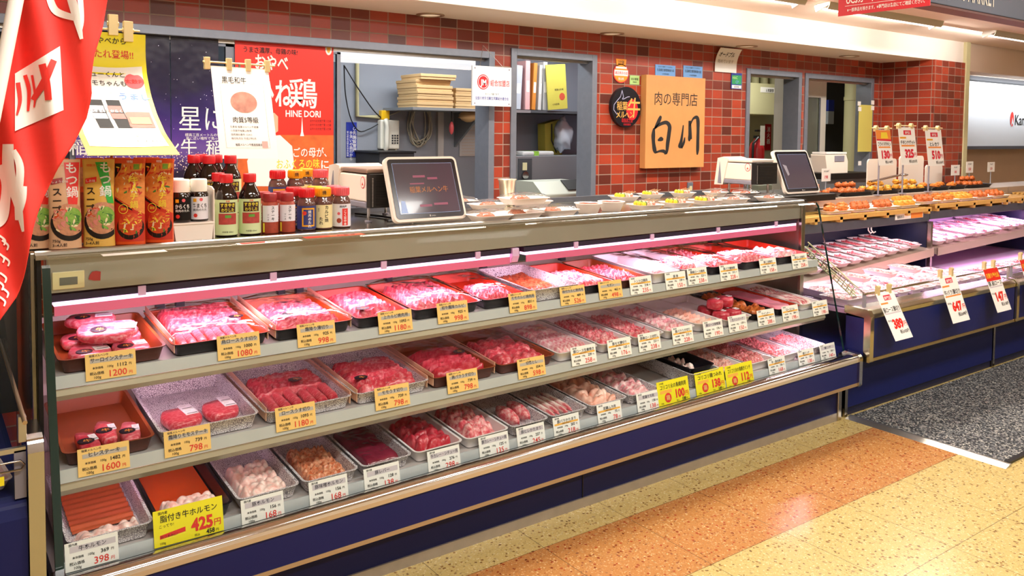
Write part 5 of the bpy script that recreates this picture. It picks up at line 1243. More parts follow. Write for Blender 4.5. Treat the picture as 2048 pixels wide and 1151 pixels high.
def PC(e): return lambda a, b: (tl.x+a+(tl.z-b)*0.02, YH-(tl.z-b)*0.26-e, b+a*-0.01)
m = MB(); z0, z1 = tl.z-hc, tl.z
m.add([PC(0)(a, b) for a, b in ((0, z0), (wc, z0), (wc, z1), (0, z1))]+[PC(0.0016)(a, b) for a, b in ((0, z0), (wc, z0), (wc, z1), (0, z1))], [(3, 2, 1, 0), (4, 5, 6, 7), (0, 1, 5, 4), (1, 2, 6, 5), (2, 3, 7, 6), (3, 0, 4, 7)], 'paper'); m.build('sheet', r)
m = MB(); Q = PC(0.0024); T = lambda f: z1-hc*f
for a, b, c, d in ((0.12, 0.18, 0.125, 0.88), (0.87, 0.18, 0.875, 0.88), (0.12, 0.88, 0.875, 0.883), (0.12, 0.18, 0.875, 0.183)): m.flat([(wc*a, T(d)), (wc*c, T(d)), (wc*c, T(b)), (wc*a, T(b))], Q, 'band_grey')
m.text('黒毛和牛', wc*0.16, T(0.175), 0.030, Q, 'ink', 'l', 0.005, fit=wc*0.42); m.flat([(wc*0.5+x*wc*0.23, T(0.385)+y*hc*0.115) for x, y in disc(0, 0, 1, n=28)], Q, 'photo_mix')
m.text('肉質5等級', wc*0.5, T(0.605), 0.026, Q, 'ink', 'c', 0.012, fit=wc*0.44)
for i, st in enumerate(('生産者 稲葉メルヘン牛飼養', '小矢部市稲葉山牧場', '個体識別番号 1234-5', '格付年月日 平成27年5月')): m.text(st, wc*0.22, T(0.665+0.042*i), 0.0095, Q, 'ink', 'l', 0, fit=wc*0.5)
m.text('稲葉メルヘン牛推進協議会', wc*0.28, T(0.86), 0.011, Q, 'ink', 'l', 0.008, fit=wc*0.46); m.flat([(wc*0.74, T(0.88)), (wc*0.84, T(0.88)), (wc*0.84, T(0.81)), (wc*0.74, T(0.81))], Q, 'seal'); m.build('lettering', r)
# curled poster
Xr = 0.70; Wp = 0.27
prof = [onX(291, 70, Xr), onX(291, 110, Xr), onX(294, 150, Xr), onX(302, 190, Xr), onX(314, 228, Xr), onX(332, 268, Xr), onX(360, 309, Xr)]
prof = [(p.y, p.z) for p in prof]; ac = [0.0]
for (a, b), (c, d) in zip(prof, prof[1:]): ac.append(ac[-1]+math.hypot(c-a, d-b))
HP = ac[-1]
def onprof(s, e):
    s = max(0, min(HP*0.9999, s)); k = max(i for i in range(len(ac)-1) if ac[i] <= s); t = (s-ac[k])/(ac[k+1]-ac[k]); (a, b), (c, d) = prof[k], prof[k+1]
    ny, nz = (d-b), -(c-a); L = math.hypot(ny, nz); return a+(c-a)*t+e*ny/L, b+(d-b)*t+e*nz/L
def PP5(e): return lambda a, b: (Xr-Wp+a, *onprof(b, e))
r = wthing('curled_poster', 'curled yellow and white sauce poster clipped above the soup pouches', 'poster', (Xr-Wp/2, prof[0][0], ZC))
m = MB(); m.grid(lambda u, v: PP5(0)(Wp*u, HP*(1-v)), 4, 24, 'poster_yellow'); m.grid(lambda u, v: PP5(-0.0015)(Wp*u, HP*v), 4, 24, 'paper'); m.build('sheet', r)
E1, E2 = PP5(0.0012), PP5(0.0022); m = MB()
m.grid(lambda u, v: E1(0.016+(Wp-0.032)*u, HP*(0.17+0.015*math.sin(u*3.1))+(HP*0.72)*v), 8, 22, 'paper')
F = lambda f: HP*f
m.text('メルヘンおやべから', Wp*0.97-0.06, F(0.055), 0.026, lambda a, b: E2(a, 2*F(0.055)-b), 'ink', 'r', 0.01, fit=0.22)
m.text('焼肉のたれ登場!!', Wp*0.97-0.035, F(0.13), 0.034, lambda a, b: E2(a, 2*F(0.13)-b), 'ink_red', 'r', 0.02, fit=0.22)
m.text('メルギューくんと', Wp*0.71, F(0.24), 0.028, lambda a, b: E2(a, 2*F(0.24)-b), 'ink', 'r', 0.01, fit=0.18); m.text('メルモモちゃんも', Wp*0.71, F(0.30), 0.028, lambda a, b: E2(a, 2*F(0.30)-b), 'ink', 'r', 0.01, fit=0.18)
m.flat([(Wp*0.82+x*0.033, F(0.265)+y*0.036) for x, y in disc(0, 0, 1, n=24)], E2, 'cap_pink'); m.text('太鼓判', Wp*0.82, F(0.28), 0.022, lambda a, b: PP5(0.003)(a, 2*F(0.28)-b), 'print_red', 'c', 0.02)
m.text('うまし', Wp*0.78, F(0.40), 0.044, lambda a, b: E2(a, 2*F(0.40)-b), 'ink_blue', 'c', 0.02, fit=0.10)
for k, c in enumerate((0.29, 0.50)):
    cx = Wp*c+0.0
    for a, b, c2, d, mt in ((0.017, 0.36, 0.028, 0.41, 'cap_white'), (0.022, 0.41, 0.032, 0.67, 'label_black'), (0.0215, 0.46, 0.031, 0.58, 'label_silver' if k == 0 else 'label_rust')):
        m.grid(lambda u, v: PP5(0.0022 if mt != 'label_rust' and mt != 'label_silver' else 0.003)(cx-a+2*a*u+0.05*v*(d-b), F(b+(d-b)*v)), 2, 6, mt)
    m.text('あまくち' if k == 0 else 'からくち', cx+0.01, F(0.515), 0.018, lambda a, b: PP5(0.004)(a, 2*F(0.515)-b), 'ink' if k == 0 else 'white', 'c', 0.03, fit=0.052)
m.grid(lambda u, v: E2(Wp*(0.61+0.30*u), F(0.505+0.16*v)), 4, 6, 'grill_photo'); m.grid(lambda u, v: PP5(0.003)(Wp*(0.64+0.24*u), F(0.56+0.07*v)), 3, 3, 'noodle')
for i, st in enumerate(('本場大豊のたれは', '深い味わいで大満足', 'の逸品です')): m.text(st, Wp*0.56, F(0.71+0.03*i), 0.015, lambda a, b, i=i: E2(a, 2*F(0.71+0.03*i)-b), 'clip_gold', 'l', 0, fit=0.10)
m.text('やっぱこれやちゃ~', Wp*0.60, F(0.84), 0.02, lambda a, b: E2(a, 2*F(0.84)-b), 'ink', 'l', 0, fit=0.10); m.build('print', r)
c = onY(226, 62, prof[0][0]); 
for dx in (0.0, 0.05): clip(r, c.x+dx, prof[0][0], prof[0][1]+0.012+0.02*(dx == 0), 1.5)
m = MB(); m.cyl((c.x-0.12, prof[0][0], prof[0][1]+0.012), (c.x+0.09, prof[0][0], prof[0][1]+0.012), 0.004, 'clip_gold', n=8); m.build('clip_bar', r)
pc = onY(222, 290, prof[0][0]+0.03); m = MB(); m.cyl((pc.x, prof[0][0]+0.03, ZC), (pc.x, prof[0][0]+0.008, prof[0][1]+0.012), 0.005, 'pole_red', n=8); m.cyl((pc.x, prof[0][0]+0.03, ZC), (pc.x, prof[0][0]+0.03, ZC+0.008), 0.04, 'pole_red', n=20); m.build('pole', r)
# ------------------------------------------------------------------ signs and prints on the rear wall
def wp(px, py, y=YW): q = onY(px, py, y); return q.x, q.z
def sheet_on(name, label, cat, px, y, base, th=0.003, parent=None):
    """A flat rectangular thing whose front stands at depth y; px: (x0,y0,x1,y1) seen in the photograph."""
    x0, z1 = wp(px[0], px[1], y); x1, _ = wp(px[2], px[1], y); _, z0 = wp((px[0]+px[2])/2, px[3], y); _, z1 = wp((px[0]+px[2])/2, px[1], y)
    r = wthing(name, label, cat, ((x0+x1)/2, y, z0)); m = MB(); m.box(x0, x1, y, y+th, z0, z1, base); m.build('board' if th > 0.01 else 'sheet', r)
    W, Hh = x1-x0, z1-z0
    return r, W, Hh, (lambda e=0.001: (lambda a, b: (x0+a*W, y-e, z0+b*Hh))), x0, z0
mat('wood_board', 'd99a5c', 0.45, var=0.10, scale=9); mat('emblem_black', '15141c', 0.3); mat('emblem_gold', 'e9b45c', 0.4); mat('emblem_red', 'd2202c', 0.4); mat('outline_grey', 'a8a8c8', 0.4)
mat('sign_white', 'eef4f8', 0.4); mat('sign_red', 'd8242c', 0.4); mat('sign_blue', '2a3a9a', 0.4); mat('tag_blue', '6fa6e6', 0.5); mat('tag_green', 'b8e08c', 0.5); mat('orange', 'f59a1e', 0.5); mat('deep_blue', '1a2f9c', 0.5); mat('green_card', '1f9a5a', 0.5)
# wooden board with brushed shop name
yb = YW-0.06
r, W, Hh, P, x0, z0 = sheet_on('shop_sign', 'square wooden board with the brushed shop name in black', 'sign', (1293, 153, 1411, 335), yb, 'wood_board', 0.055)
m = MB(); Q = P(0.0012)
def txt(m, st, a, b, sz, Q, W, Hh, mt, al='l', bold=0.0, fit=None, sx=1.0, vert=False, sh=0.0):
    """text in the 0..1 frame of a sheet; size is a share of its height"""
    m.text(st, a*W, b*Hh, sz*Hh, lambda p, q: Q(p/W, q/Hh), mt, al, bold, sx, sh, fit*W if fit else None, vert)
txt(m, '肉の専門店', 0.5, 0.695, 0.155, Q, W, Hh, 'ink', 'c', 0.0, 0.82, sx=0.9); m.build('lettering', r); m = MB()
def stroke(m, pts, Q, mt):
    """a brush stroke: points (a, b, half width)"""
    pts = crom(pts, 6); L = []; Rr = []
    for i, (a, b, w) in enumerate(pts):
        p, n = pts[max(0, i-1)], pts[min(len(pts)-1, i+1)]; dx, dy = (n[0]-p[0])*W, (n[1]-p[1])*Hh; d = math.hypot(dx, dy) or 1
        L.append((a-dy/d*w/W*0.5, b+dx/d*w/Hh*0.5)); Rr.append((a+dy/d*w/W*0.5, b-dx/d*w/Hh*0.5))
    for i in range(len(pts)-1): m.flat([L[i], L[i+1], Rr[i+1], Rr[i]], Q, mt)
k = Hh
for st in ([(0.245, 0.565, 0.02), (0.225, 0.53, 0.035), (0.18, 0.47, 0.03), (0.14, 0.425, 0.012)],
           [(0.135, 0.43, 0.02), (0.125, 0.36, 0.04), (0.13, 0.28, 0.035), (0.15, 0.20, 0.04), (0.175, 0.165, 0.02)],
           [(0.14, 0.425, 0.015), (0.22, 0.47, 0.025), (0.33, 0.495, 0.03), (0.39, 0.455, 0.04), (0.385, 0.38, 0.04), (0.365, 0.27, 0.04), (0.355, 0.19, 0.03), (0.345, 0.15, 0.012)],
           [(0.20, 0.30, 0.012), (0.25, 0.315, 0.035), (0.29, 0.31, 0.015)],
           [(0.175, 0.17, 0.015), (0.24, 0.185, 0.018), (0.31, 0.18, 0.028), (0.335, 0.15, 0.02)],
           None, [(0.625, 0.47, 0.012), (0.615, 0.40, 0.02), (0.595, 0.30, 0.03), (0.575, 0.235, 0.045), (0.57, 0.215, 0.02)], [(0.655, 0.335, 0.01), (0.64, 0.28, 0.025), (0.60, 0.215, 0.02)],
           [(0.735, 0.52, 0.03), (0.74, 0.44, 0.035), (0.745, 0.37, 0.04), (0.745, 0.315, 0.045), (0.75, 0.305, 0.02)],
           [(0.74, 0.46, 0.012), (0.79, 0.54, 0.018), (0.855, 0.56, 0.03), (0.88, 0.52, 0.04), (0.885, 0.42, 0.035), (0.885, 0.30, 0.035), (0.885, 0.20, 0.035), (0.88, 0.14, 0.015)]):
    if st is None: m.build('lettering', r); m = MB(); continue
    stroke(m, [(a, b, w*k*1.4) for a, b, w in st], Q, 'ink')
m.build('lettering', r)
# round cattle emblem
cx, cz = wp(1253, 214, YW-0.03); R1 = (wp(1285, 214, YW-0.03)[0]-wp(1220, 214, YW-0.03)[0])/2; R2 = (wp(1253, 177, YW-0.03)[1]-wp(1253, 250, YW-0.03)[1])/2; R = (R1+R2)/2
r = wthing('round_emblem', 'round black emblem with gold lettering and a red disc on the brick wall', 'sign', (cx, YW-0.03, cz-R)); m = MB(); m.prism([(cx+a, cz+b) for a, b in disc(0, 0, R, n=48)], YW-0.03, YW-0.001, 'emblem_black', 'y'); m.build('board', r, 0.003)
Q1 = lambda a, b: (cx+a*R, YW-0.0312, cz+b*R); Q2 = lambda a, b: (cx+a*R, YW-0.0324, cz+b*R); m = MB()
m.flat([(0.38+0.40*a, -0.12+0.52*b) for a, b in disc(0, 0, 1, n=28)], Q1, 'emblem_red')
ol = [(-0.62, -0.38), (-0.86, -0.15), (-0.84, 0.10), (-0.62, 0.32), (-0.42, 0.5), (-0.32, 0.82), (-0.22, 0.5), (-0.3, 0.38), (-0.18, 0.40), (0.05, 0.5), (0.2, 0.52)]
for a, b in zip(ol, ol[1:]):
    d = math.hypot(b[0]-a[0], b[1]-a[1]); nx, ny = -(b[1]-a[1])/d*0.02, (b[0]-a[0])/d*0.02
    m.flat([(a[0]+nx, a[1]+ny), (b[0]+nx, b[1]+ny), (b[0]-nx, b[1]-ny), (a[0]-nx, a[1]-ny)], Q1, 'outline_grey')
t_ = lambda st, a, b, s, mt, bold=0.02, fit=None, sh=0: m.text(st, a, b, s, Q2, mt, 'c', bold, 1, sh, fit)
t_('稲葉', -0.30, -0.12, 0.46, 'emblem_gold', 0.008, 0.72); t_('メルヘン', -0.12, -0.52, 0.38, 'emblem_gold', 0.02, 1.15, 0.12); t_('牛', 0.46, -0.42, 1.05, 'emblem_gold', 0.02, 0.86, 0.1); t_('取扱店之證', 0.05, -0.74, 0.22, 'emblem_red', 0.02, 0.75); t_('推進協議会', 0.05, -0.90, 0.12, 'emblem_red', 0, 0.5); m.build('lettering', r)
# small stickers
r, W, Hh, P, x0, z0 = sheet_on('oval_sticker', 'orange and white oval certification sticker above the round emblem', 'sticker', (1227, 118, 1258, 166), YW-0.004, 'orange', 0.002)
r.children[0].hide_render = False; bpy.data.objects.remove(r.children[0]); m = MB(); Q = P(0.0)
m.prism([(x0+W*(0.5+0.5*a), z0+Hh*(0.40+0.40*b)) for a, b in disc(0, 0, 1, n=32)], YW-0.004, YW-0.002, 'sign_red', 'y'); m.prism([(x0+W*a, z0+Hh*b) for a, b in ((0.22, 0.7), (0.78, 0.7), (0.84, 1.0), (0.16, 1.0))], YW-0.004, YW-0.002, 'orange', 'y'); m.build('sheet', r)
m = MB(); Q = P(0.001); m.flat([(0.5+0.45*a, 0.40+0.36*b) for a, b in disc(0, 0, 1, n=32)], Q, 'orange'); m.flat([(0.06, 0.30), (0.94, 0.30), (0.94, 0.54), (0.06, 0.54)], P(0.0016), 'sign_white'); m.flat([(0.15, 0.60), (0.85, 0.60), (0.85, 0.68), (0.15, 0.68)], P(0.0016), 'sign_white')
txt(m, '27年', 0.5, 0.79, 0.19, P(0.0016), W, Hh, 'ink', 'c', 0.02, 0.52); txt(m, '適正表示の店', 0.5, 0.37, 0.13, P(0.002), W, Hh, 'sign_red', 'c', 0.01, 0.8); txt(m, '富山県', 0.5, 0.14, 0.11, P(0.0016), W, Hh, 'sign_white', 'c', 0.02, 0.5); m.build('lettering', r)
r, W, Hh, P, x0, z0 = sheet_on('green_tag', 'small pale green tag beside the oval sticker', 'tag', (1260, 151, 1279, 169), YW-0.004, 'tag_green', 0.003); m = MB(); txt(m, '自主管理', 0.5, 0.5, 0.28, P(), W, Hh, 'ink', 'c', 0.01, 0.9); txt(m, '実施店', 0.5, 0.2, 0.2, P(), W, Hh, 'ink', 'c', 0, 0.7); m.build('lettering', r)
for i, (px, lb) in enumerate((((1311, 130, 1351, 153), 'pale blue notice tag above the wooden board, over its first characters'), ((1367, 132, 1405, 156), 'pale blue notice tag above the wooden board, over its far corner'))):
    r, W, Hh, P, x0, z0 = sheet_on('blue_tag', lb, 'tag', px, YW-0.005, 'tag_blue', 0.004); r['group'] = 'pale blue tags above the board'; m = MB(); txt(m, 'あなたの健康づくりお手伝い', 0.5, 0.78, 0.14, P(), W, Hh, 'ink', 'c', 0, 0.85); txt(m, '食品衛生管理推進の店', 0.5, 0.46, 0.24, P(), W, Hh, 'ink', 'c', 0.01, 0.86); txt(m, '小矢部保健所', 0.5, 0.16, 0.15, P(), W, Hh, 'ink', 'c', 0, 0.5); m.build('lettering', r)
r, W, Hh, P, x0, z0 = sheet_on('green_blue_card', 'green and blue card notice hung beside the kitchen opening', 'card', (1463, 146, 1484, 178), YW-0.006, 'deep_blue', 0.005); m = MB(); m.flat([(0.05, 0.3), (0.95, 0.3), (0.95, 0.86), (0.05, 0.86)], P(), 'green_card'); m.flat([(0.05, 0.04), (0.95, 0.04), (0.95, 0.24), (0.05, 0.24)], P(), 'sign_white'); txt(m, 'HAC', 0.1, 0.62, 0.24, P(0.0016), W, Hh, 'tag_green', 'l', 0.02); txt(m, 'CP', 0.4, 0.36, 0.24, P(0.0016), W, Hh, 'tag_blue', 'l', 0.02); txt(m, '認定施設', 0.5, 0.09, 0.12, P(0.0016), W, Hh, 'ink', 'c', 0, 0.8); m.build('lettering', r)
# curled handwritten notice at the head of the wall
xa, zt = wp(1434, 95, YW-0.03); xb, zb = wp(1476, 146, YW-0.03)
r = wthing('paper_notice', 'curled white handwritten paper notice high on the brick wall', 'notice', ((xa+xb)/2, YW-0.03, zb)); cv = lambda b, e=0: YW-0.012-0.09*(max(0.0, b-0.35)**2)-e
m = MB(); PQ = lambda e: (lambda a, b: (xa+(xb-xa)*a+0.02*b*b, cv(b, e), zb+(zt-zb)*b))
m.grid(lambda u, v: PQ(0)(u, v), 4, 14, 'paper'); m.grid(lambda u, v: PQ(0.0012)(1-u, v), 4, 14, 'paper'); m.build('sheet', r); m = MB(); W, Hh = xb-xa, zt-zb
txt(m, 'オードブル', 0.08, 0.66, 0.22, PQ(0.003), W, Hh, 'ink', 'l', 0.05, 0.7, sh=0.2); txt(m, '始めています', 0.1, 0.40, 0.17, PQ(0.003), W, Hh, 'band_grey', 'l', 0.02, 0.8); m.build('lettering', r)
# hung white union sign
ys = YW-0.12
r, W, Hh, P, x0, z0 = sheet_on('union_sign', 'white rectangular sign with a round red mark hung between the two openings', 'sign', (945, 133, 1023, 212), ys, 'sign_white', 0.012)
m = MB(); m.flat([(0.27+0.15*a, 0.60+0.19*b) for a, b in disc(0, 0, 1, n=32)], P(0.001), 'sign_red'); m.flat([(0.27+0.13*a, 0.60+0.165*b) for a, b in disc(0, 0, 1, n=32)], P(0.0016), 'sign_white'); m.flat([(0.27+0.12*a, 0.60+0.15*b) for a, b in disc(0, 0, 1, n=32)], P(0.0022), 'sign_red')
txt(m, 'JM', 0.27, 0.52, 0.2, P(0.003), W, Hh, 'sign_white', 'c', 0.03, 0.15); txt(m, '組合加盟店', 0.45, 0.52, 0.17, P(), W, Hh, 'sign_red', 'l', 0.03, 0.5); txt(m, 'おいしさ届けます', 0.5, 0.28, 0.06, P(), W, Hh, 'ink', 'c', 0, 0.35); txt(m, '全国食肉生活衛生同業組合連合会', 0.5, 0.16, 0.09, P(), W, Hh, 'sign_blue', 'c', 0.01, 0.86)
m.build('lettering', r)
for a, b in ((0.06, 0.94), (0.94, 0.94), (0.06, 0.06), (0.94, 0.06)): m = MB(); m.flat([(a+0.02*c, b+0.02*d) for c, d in disc(0, 0, 1, n=10)], P(0.001), 'shell_grey'); m.build('stud', r)
xe, ze = x0+W, z0+Hh; m = MB(); m.tube([(x0+W*0.2, ys+0.006, ze), (x0+W*0.5, YW-0.014, ze+0.14)], 0.0015, 'aluminium', 5); m.tube([(x0+W*0.8, ys+0.006, ze), (x0+W*0.5, YW-0.014, ze+0.14)], 0.0015, 'aluminium', 5); m.build('hanging_wire', r)
# power outlet on the bricks
x, z = wp(1381, 377, YW-0.012); r = wthing('wall_outlet', 'small grey wall outlet low on the bricks below the wooden board', 'outlet', (x, YW-0.012, z-0.03)); m = MB(); m.box(x-0.03, x+0.03, YW-0.012, YW-0.0005, z-0.045, z+0.05, 'frame_grey'); m.build('plate', r, 0.003); m = MB(); m.box(x-0.012, x+0.014, YW-0.016, YW-0.011, z-0.03, z+0.02, 'cream_paint'); m.build('socket', r)

# ------------------------------------------------------------------ posters on the window panes
def m_night():
    t = NT('night_print'); b = t.bsdf(Roughness=0.25); sp = t.n('SeparateXYZ'); t.l(t.coord(), sp.inputs[0])
    g = t.math('DIVIDE', t.math('SUBTRACT', sp.outputs[2], 1.36), 0.75)
    no = t.n('TexNoise'); no.inputs['Scale'].default_value = 5; no.inputs['Detail'].default_value = 5; t.l(t.coord(), no.inputs['Vector'])
    g2 = t.math('ADD', g, t.math('MULTIPLY', t.math('SUBTRACT', no.outputs[0], 0.5), 0.35))
    col = t.ramp(g2, [(0.0, '221a38'), (0.12, '6a4f9a'), (0.25, '5a3a94'), (0.42, '33246a'), (0.62, '1f1a3c'), (1.0, '17152a')])
    v = t.n('TexVoronoi'); v.inputs['Scale'].default_value = 34; t.l(t.coord(), v.inputs['Vector']); st = t.math('LESS_THAN', v.outputs['Distance'], 0.07)
    col = t.mix(t.math('MULTIPLY', st, t.math('GREATER_THAN', g, 0.2)), col, H('e8e4ff'))
    v2 = t.n('TexVoronoi'); v2.inputs['Scale'].default_value = 95; t.l(t.coord(), v2.inputs['Vector']); c2 = t.math('MULTIPLY', t.math('LESS_THAN', v2.outputs['Distance'], 0.28), t.math('MULTIPLY', t.math('LESS_THAN', g, 0.16), t.math('GREATER_THAN', g, 0.02)))
    col = t.mix(c2, col, H('f0d8c8')); t.l(col, b.inputs['Base Color'])
    bp = t.n('Bump'); bp.inputs['Strength'].default_value = 0.35; bp.inputs['Distance'].default_value = 0.02; n2 = t.n('TexNoise'); n2.inputs['Scale'].default_value = 7; t.l(t.coord(), n2.inputs['Vector']); t.l(n2.outputs[0], bp.inputs['Height']); t.l(bp.outputs[0], b.inputs['Normal'])
m_night()
mat('poster_red', 'ee2a1c', 0.4); mat('poster_fire', 'e8642a', 0.4, var=0.55, scale=14); mat('poster_skin', 'eab090', 0.5)
yp = YW+0.034
def wposter(name, label, px0, px1, ztop_px, base, z0=1.25):
    xa, _ = wp(px0, 250, yp); xb, _ = wp(px1, 250, yp); zt = onY((px0+px1)/2, ztop_px, yp).z
    r = thing(name, label, 'poster', (0, 0, 0)); r.location = (0, 0, 0)
    m = MB(); m.box(xa, xb, yp, yp+0.0015, z0, zt, base); m.build('sheet', r); return r, xa, xb, z0, zt
Q = lambda a, b: (a, yp-0.001, b); Q2 = lambda a, b: (a, yp-0.002, b)
r, xa, xb, z0, zt = wposter('night_sky_poster', 'dark purple night sky poster behind the curled yellow poster', 150, 341, 62, 'night_print'); m = MB()
x, z = wp(168, 262, yp); m.text('近くに。', x-0.09, z, 0.13, Q, 'white', 'l', 0.0, fit=0.62); m.build('lettering', r); m = MB(); x, z = wp(138, 307, yp); m.text('稲葉メルヘン牛', x, z, 0.085, Q, 'white', 'l', 0.008); m.build('lettering', r); m = MB(); x, z = wp(130, 283, yp)
for i in range(3): m.text('富山県小矢部市の豊かな自然の中で育った牛です', x, z-0.025*i+0.02, 0.018, Q, 'white', 'l')
m.build('lettering', r)
r, xa, xb, z0, zt = wposter('night_sky_poster', 'dark purple night sky poster beside the red chicken poster', 343, 438, 66, 'night_print'); r.children[0].data.name = 'sheet'; m = MB()
x, z = wp(358, 257, yp); m.text('星に一番', x, z, 0.14, Q, 'white', 'l', 0.0, fit=0.48); m.build('lettering', r); m = MB(); x, z = wp(412, 307, yp); m.text('稲葉', x, z, 0.085, Q, 'white', 'l', 0.008); m.build('lettering', r); m = MB(); x, z = wp(370, 272, yp); m.text('標高三百メートルの牧場', x, z, 0.018, Q, 'white', 'l'); x, z = wp(372, 279, yp); m.text('星に近い場所で育った牛', x, z, 0.018, Q, 'white', 'l'); m.build('lettering', r)
r, xa, xb, z0, zt = wposter('chicken_poster', 'tall red chicken poster with white brush lettering in the kitchen window', 471, 667, 84, 'poster_red'); W = xb-xa; m = MB()
zf = onY(620, 270, yp).z; m.grid(lambda u, v: Q(xa+W*u, z0+(zf-z0)*v), 3, 3, 'poster_fire')
def tp(px, py): return wp(px, py, yp)
def T(st, px, py, hp, mt, al='l', bold=0.0, wpx=None, vert=False, QQ=Q2, sh=0):
    x, z = tp(px, py); s = hp*0.00266*1.0; m.text(st, x, z, s, QQ, mt, al, bold, 1, sh, (tp(px+wpx, py)[0]-x if wpx else None), vert)
T('うまさ濃厚、母鶏の味!', 487, 103, 13, 'ink', wpx=108, bold=0.005); T('おやべ', 510, 136, 34, 'white', bold=0.02, wpx=66); T('ひね', 515, 208, 62, 'white', bold=0.02, wpx=70); T('鶏', 578, 210, 66, 'white', bold=0.012, wpx=56)
m.build('lettering', r); m = MB(); T('HINE DORI', 571, 233, 19, 'white', bold=0.02, wpx=70); m.build('lettering', r); m = MB(); T('たまごの母が、', 553, 313, 22, 'white', bold=0.035, wpx=100); T('おふくろの味', 553, 336, 22, 'print_yellow', bold=0.035, wpx=86); T('に', 642, 336, 21, 'white', bold=0.035); T('なった', 580, 361, 22, 'white', bold=0.035, wpx=46)
for i in range(3): T('おやべの大地で育った味', 620, 244+8*i, 7, 'ink', wpx=42)
def blobpoly(pts, mt, QQ=Q2): m.flat([tp(a, b) for a, b in pts], QQ, mt)
Q3 = lambda a, b: (a, yp-0.0015, b)
blobpoly([(540, 232), (548, 225), (556, 233), (556, 262), (548, 268), (538, 262)], 'poster_skin', Q3)
blobpoly([(500, 372), (494, 322), (505, 298), (540, 272), (560, 270), (584, 292), (588, 330), (572, 372)], 'white', Q3); blobpoly([(600, 272), (602, 264), (604, 232), (606, 264), (608, 272)], 'white', Q3)
m.build('lettering', r); m = MB(); c = tp(657, 98); m.flat([(c[0]+0.02*a, c[1]+0.035*b) for a, b in disc(0, 0, 1, n=18)], Q3, 'white'); m.flat([(c[0]+0.011*a, c[1]+0.022*b) for a, b in disc(0, 0, 1, n=18)], Q2, 'cap_yellow'); m.build('emblem', r)
# round wooden discs seen above the poster edge
for k, (px, py, lb) in enumerate(((463, 86, 'round pale wooden disc above the gap between the two big posters'), (349, 72, 'round pale wooden disc over the seam of the dark posters'))):
    x, z = wp(px, py, YW+0.075); m = MB(); m.prism([(x+a, z+b) for a, b in disc(0, 0, 0.032, n=24)], YW+0.075, YW+0.085, 'pepper_yellow' if False else 'clip_gold', 'y'); tag(m.build('wooden_disc'), lb, 'disc')

# ------------------------------------------------------------------ the kitchen behind the openings
mat('phone_white', 'eceade', 0.4); mat('card_box', 'c9a878', 0.6, var=0.06, scale=12); mat('card_box_dark', 'a88862', 0.6); mat('cable_grey', 'b0ac9c', 0.5); mat('cream_pipe', 'c9c49a', 0.5); mat('cabinet', 'b4b8ac', 0.5); mat('steel_kitchen', '9aa0a6', 0.35, 0.6); mat('envelope', 'a8a040', 0.6, var=0.08, scale=12); mat('file_orange', 'b8752a', 0.5); mat('file_pink', 'c99a9c', 0.5); mat('file_white', 'b8b8b8', 0.5); mat('exting_red', 'b81a22', 0.3); mat('bag_clear', 'a8b0bc', 0.25)
def bp(px, py, y=YA): q = onY(px, py, y); return q.x, q.z
# telephone on the wall
x, z = bp(767, 300); r = wthing('wall_telephone', 'white push button telephone mounted on the grey kitchen wall', 'telephone', (x, YA-0.02, z)); x0, z0 = bp(754, 298); x1, z1 = bp(792, 240)
m = MB(); m.box(x0, x1, YA-0.06, YA-0.001, z0, z1, 'phone_white'); m.build('phone_body', r, 0.01)
m = MB(); xm = x0+(x1-x0)*0.22; pts = [(xm, YA-0.075, z0+(z1-z0)*t) for t in (0.0, 0.1, 0.25, 0.5, 0.75, 0.9, 1.0)]; m.tube([(p[0], p[1]-(0.015 if 1 <= i <= 5 else 0), p[2]) for i, p in enumerate(pts)], 0.019, 'phone_white', 10); m.build('handset', r)
for i in range(12):
    a, b = i % 3, i//3; m = MB(); bx0 = x0+(x1-x0)*(0.58+0.13*a); bz = z0+(z1-z0)*(0.18+0.085*b); m.box(bx0, bx0+0.013, YA-0.064, YA-0.058, bz, bz+0.013, 'room_dark'); m.build('push_button', r)
m = MB(); m.tube([(xm, YA-0.07, z0), (xm+0.03, YA-0.05, z0-0.05), (xm+0.10, YA-0.04, z0-0.03), (x1-0.02, YA-0.04, z0)], 0.006, 'phone_white', 6); m.build('cord', r)
# desk box under the phone
xa, zt = bp(722, 304, YA-0.1); xb, _ = bp(790, 304, YA-0.1); r = wthing('dark_cabinet', 'dark brown low cabinet under the wall telephone', 'cabinet', ((xa+xb)/2, YA-0.2, 0)); m = MB(); m.box(xa, xb, YA-0.40, YA-0.01, 0, zt, 'room_dark'); m.build('body', r, 0.004); m = MB(); m.box(xa-0.01, xb+0.01, YA-0.41, YA-0.005, zt, zt+0.012, 'black'); m.build('top', r)
# conduits and cables
x0, z0 = bp(712, 108); x1, z1 = bp(712, 232); x2, z2 = bp(756, 234); m = MB(); m.tube([(x0, YA-0.02, z0+0.2), (x1, YA-0.02, z1), (x2, YA-0.02, z2)], 0.016, 'cream_pipe', 6); tag(m.build('cable_duct'), 'cream cable duct running down the grey wall to the telephone', 'cable duct')
P3 = lambda px, py, d=0.03: (*bp(px, py, YA-d)[:1], YA-d, bp(px, py, YA-d)[1])
m = MB(); m.tube(crom([P3(689, 132, .1), P3(712, 170, .06), P3(745, 218, .04), P3(762, 235, .04)]), 0.0045, 'black', 6); tag(m.build('wall_cable'), 'black cable slanting down to the yellow plug', 'cable')
m = MB(); m.tube(crom([P3(688, 130, .1), P3(691, 190, .05), P3(702, 238, .03), P3(718, 262, .03), P3(738, 258, .03), P3(756, 248, .03)]), 0.0045, 'black', 6); tag(m.build('wall_cable'), 'black cable looping low beside the blue notice', 'cable')
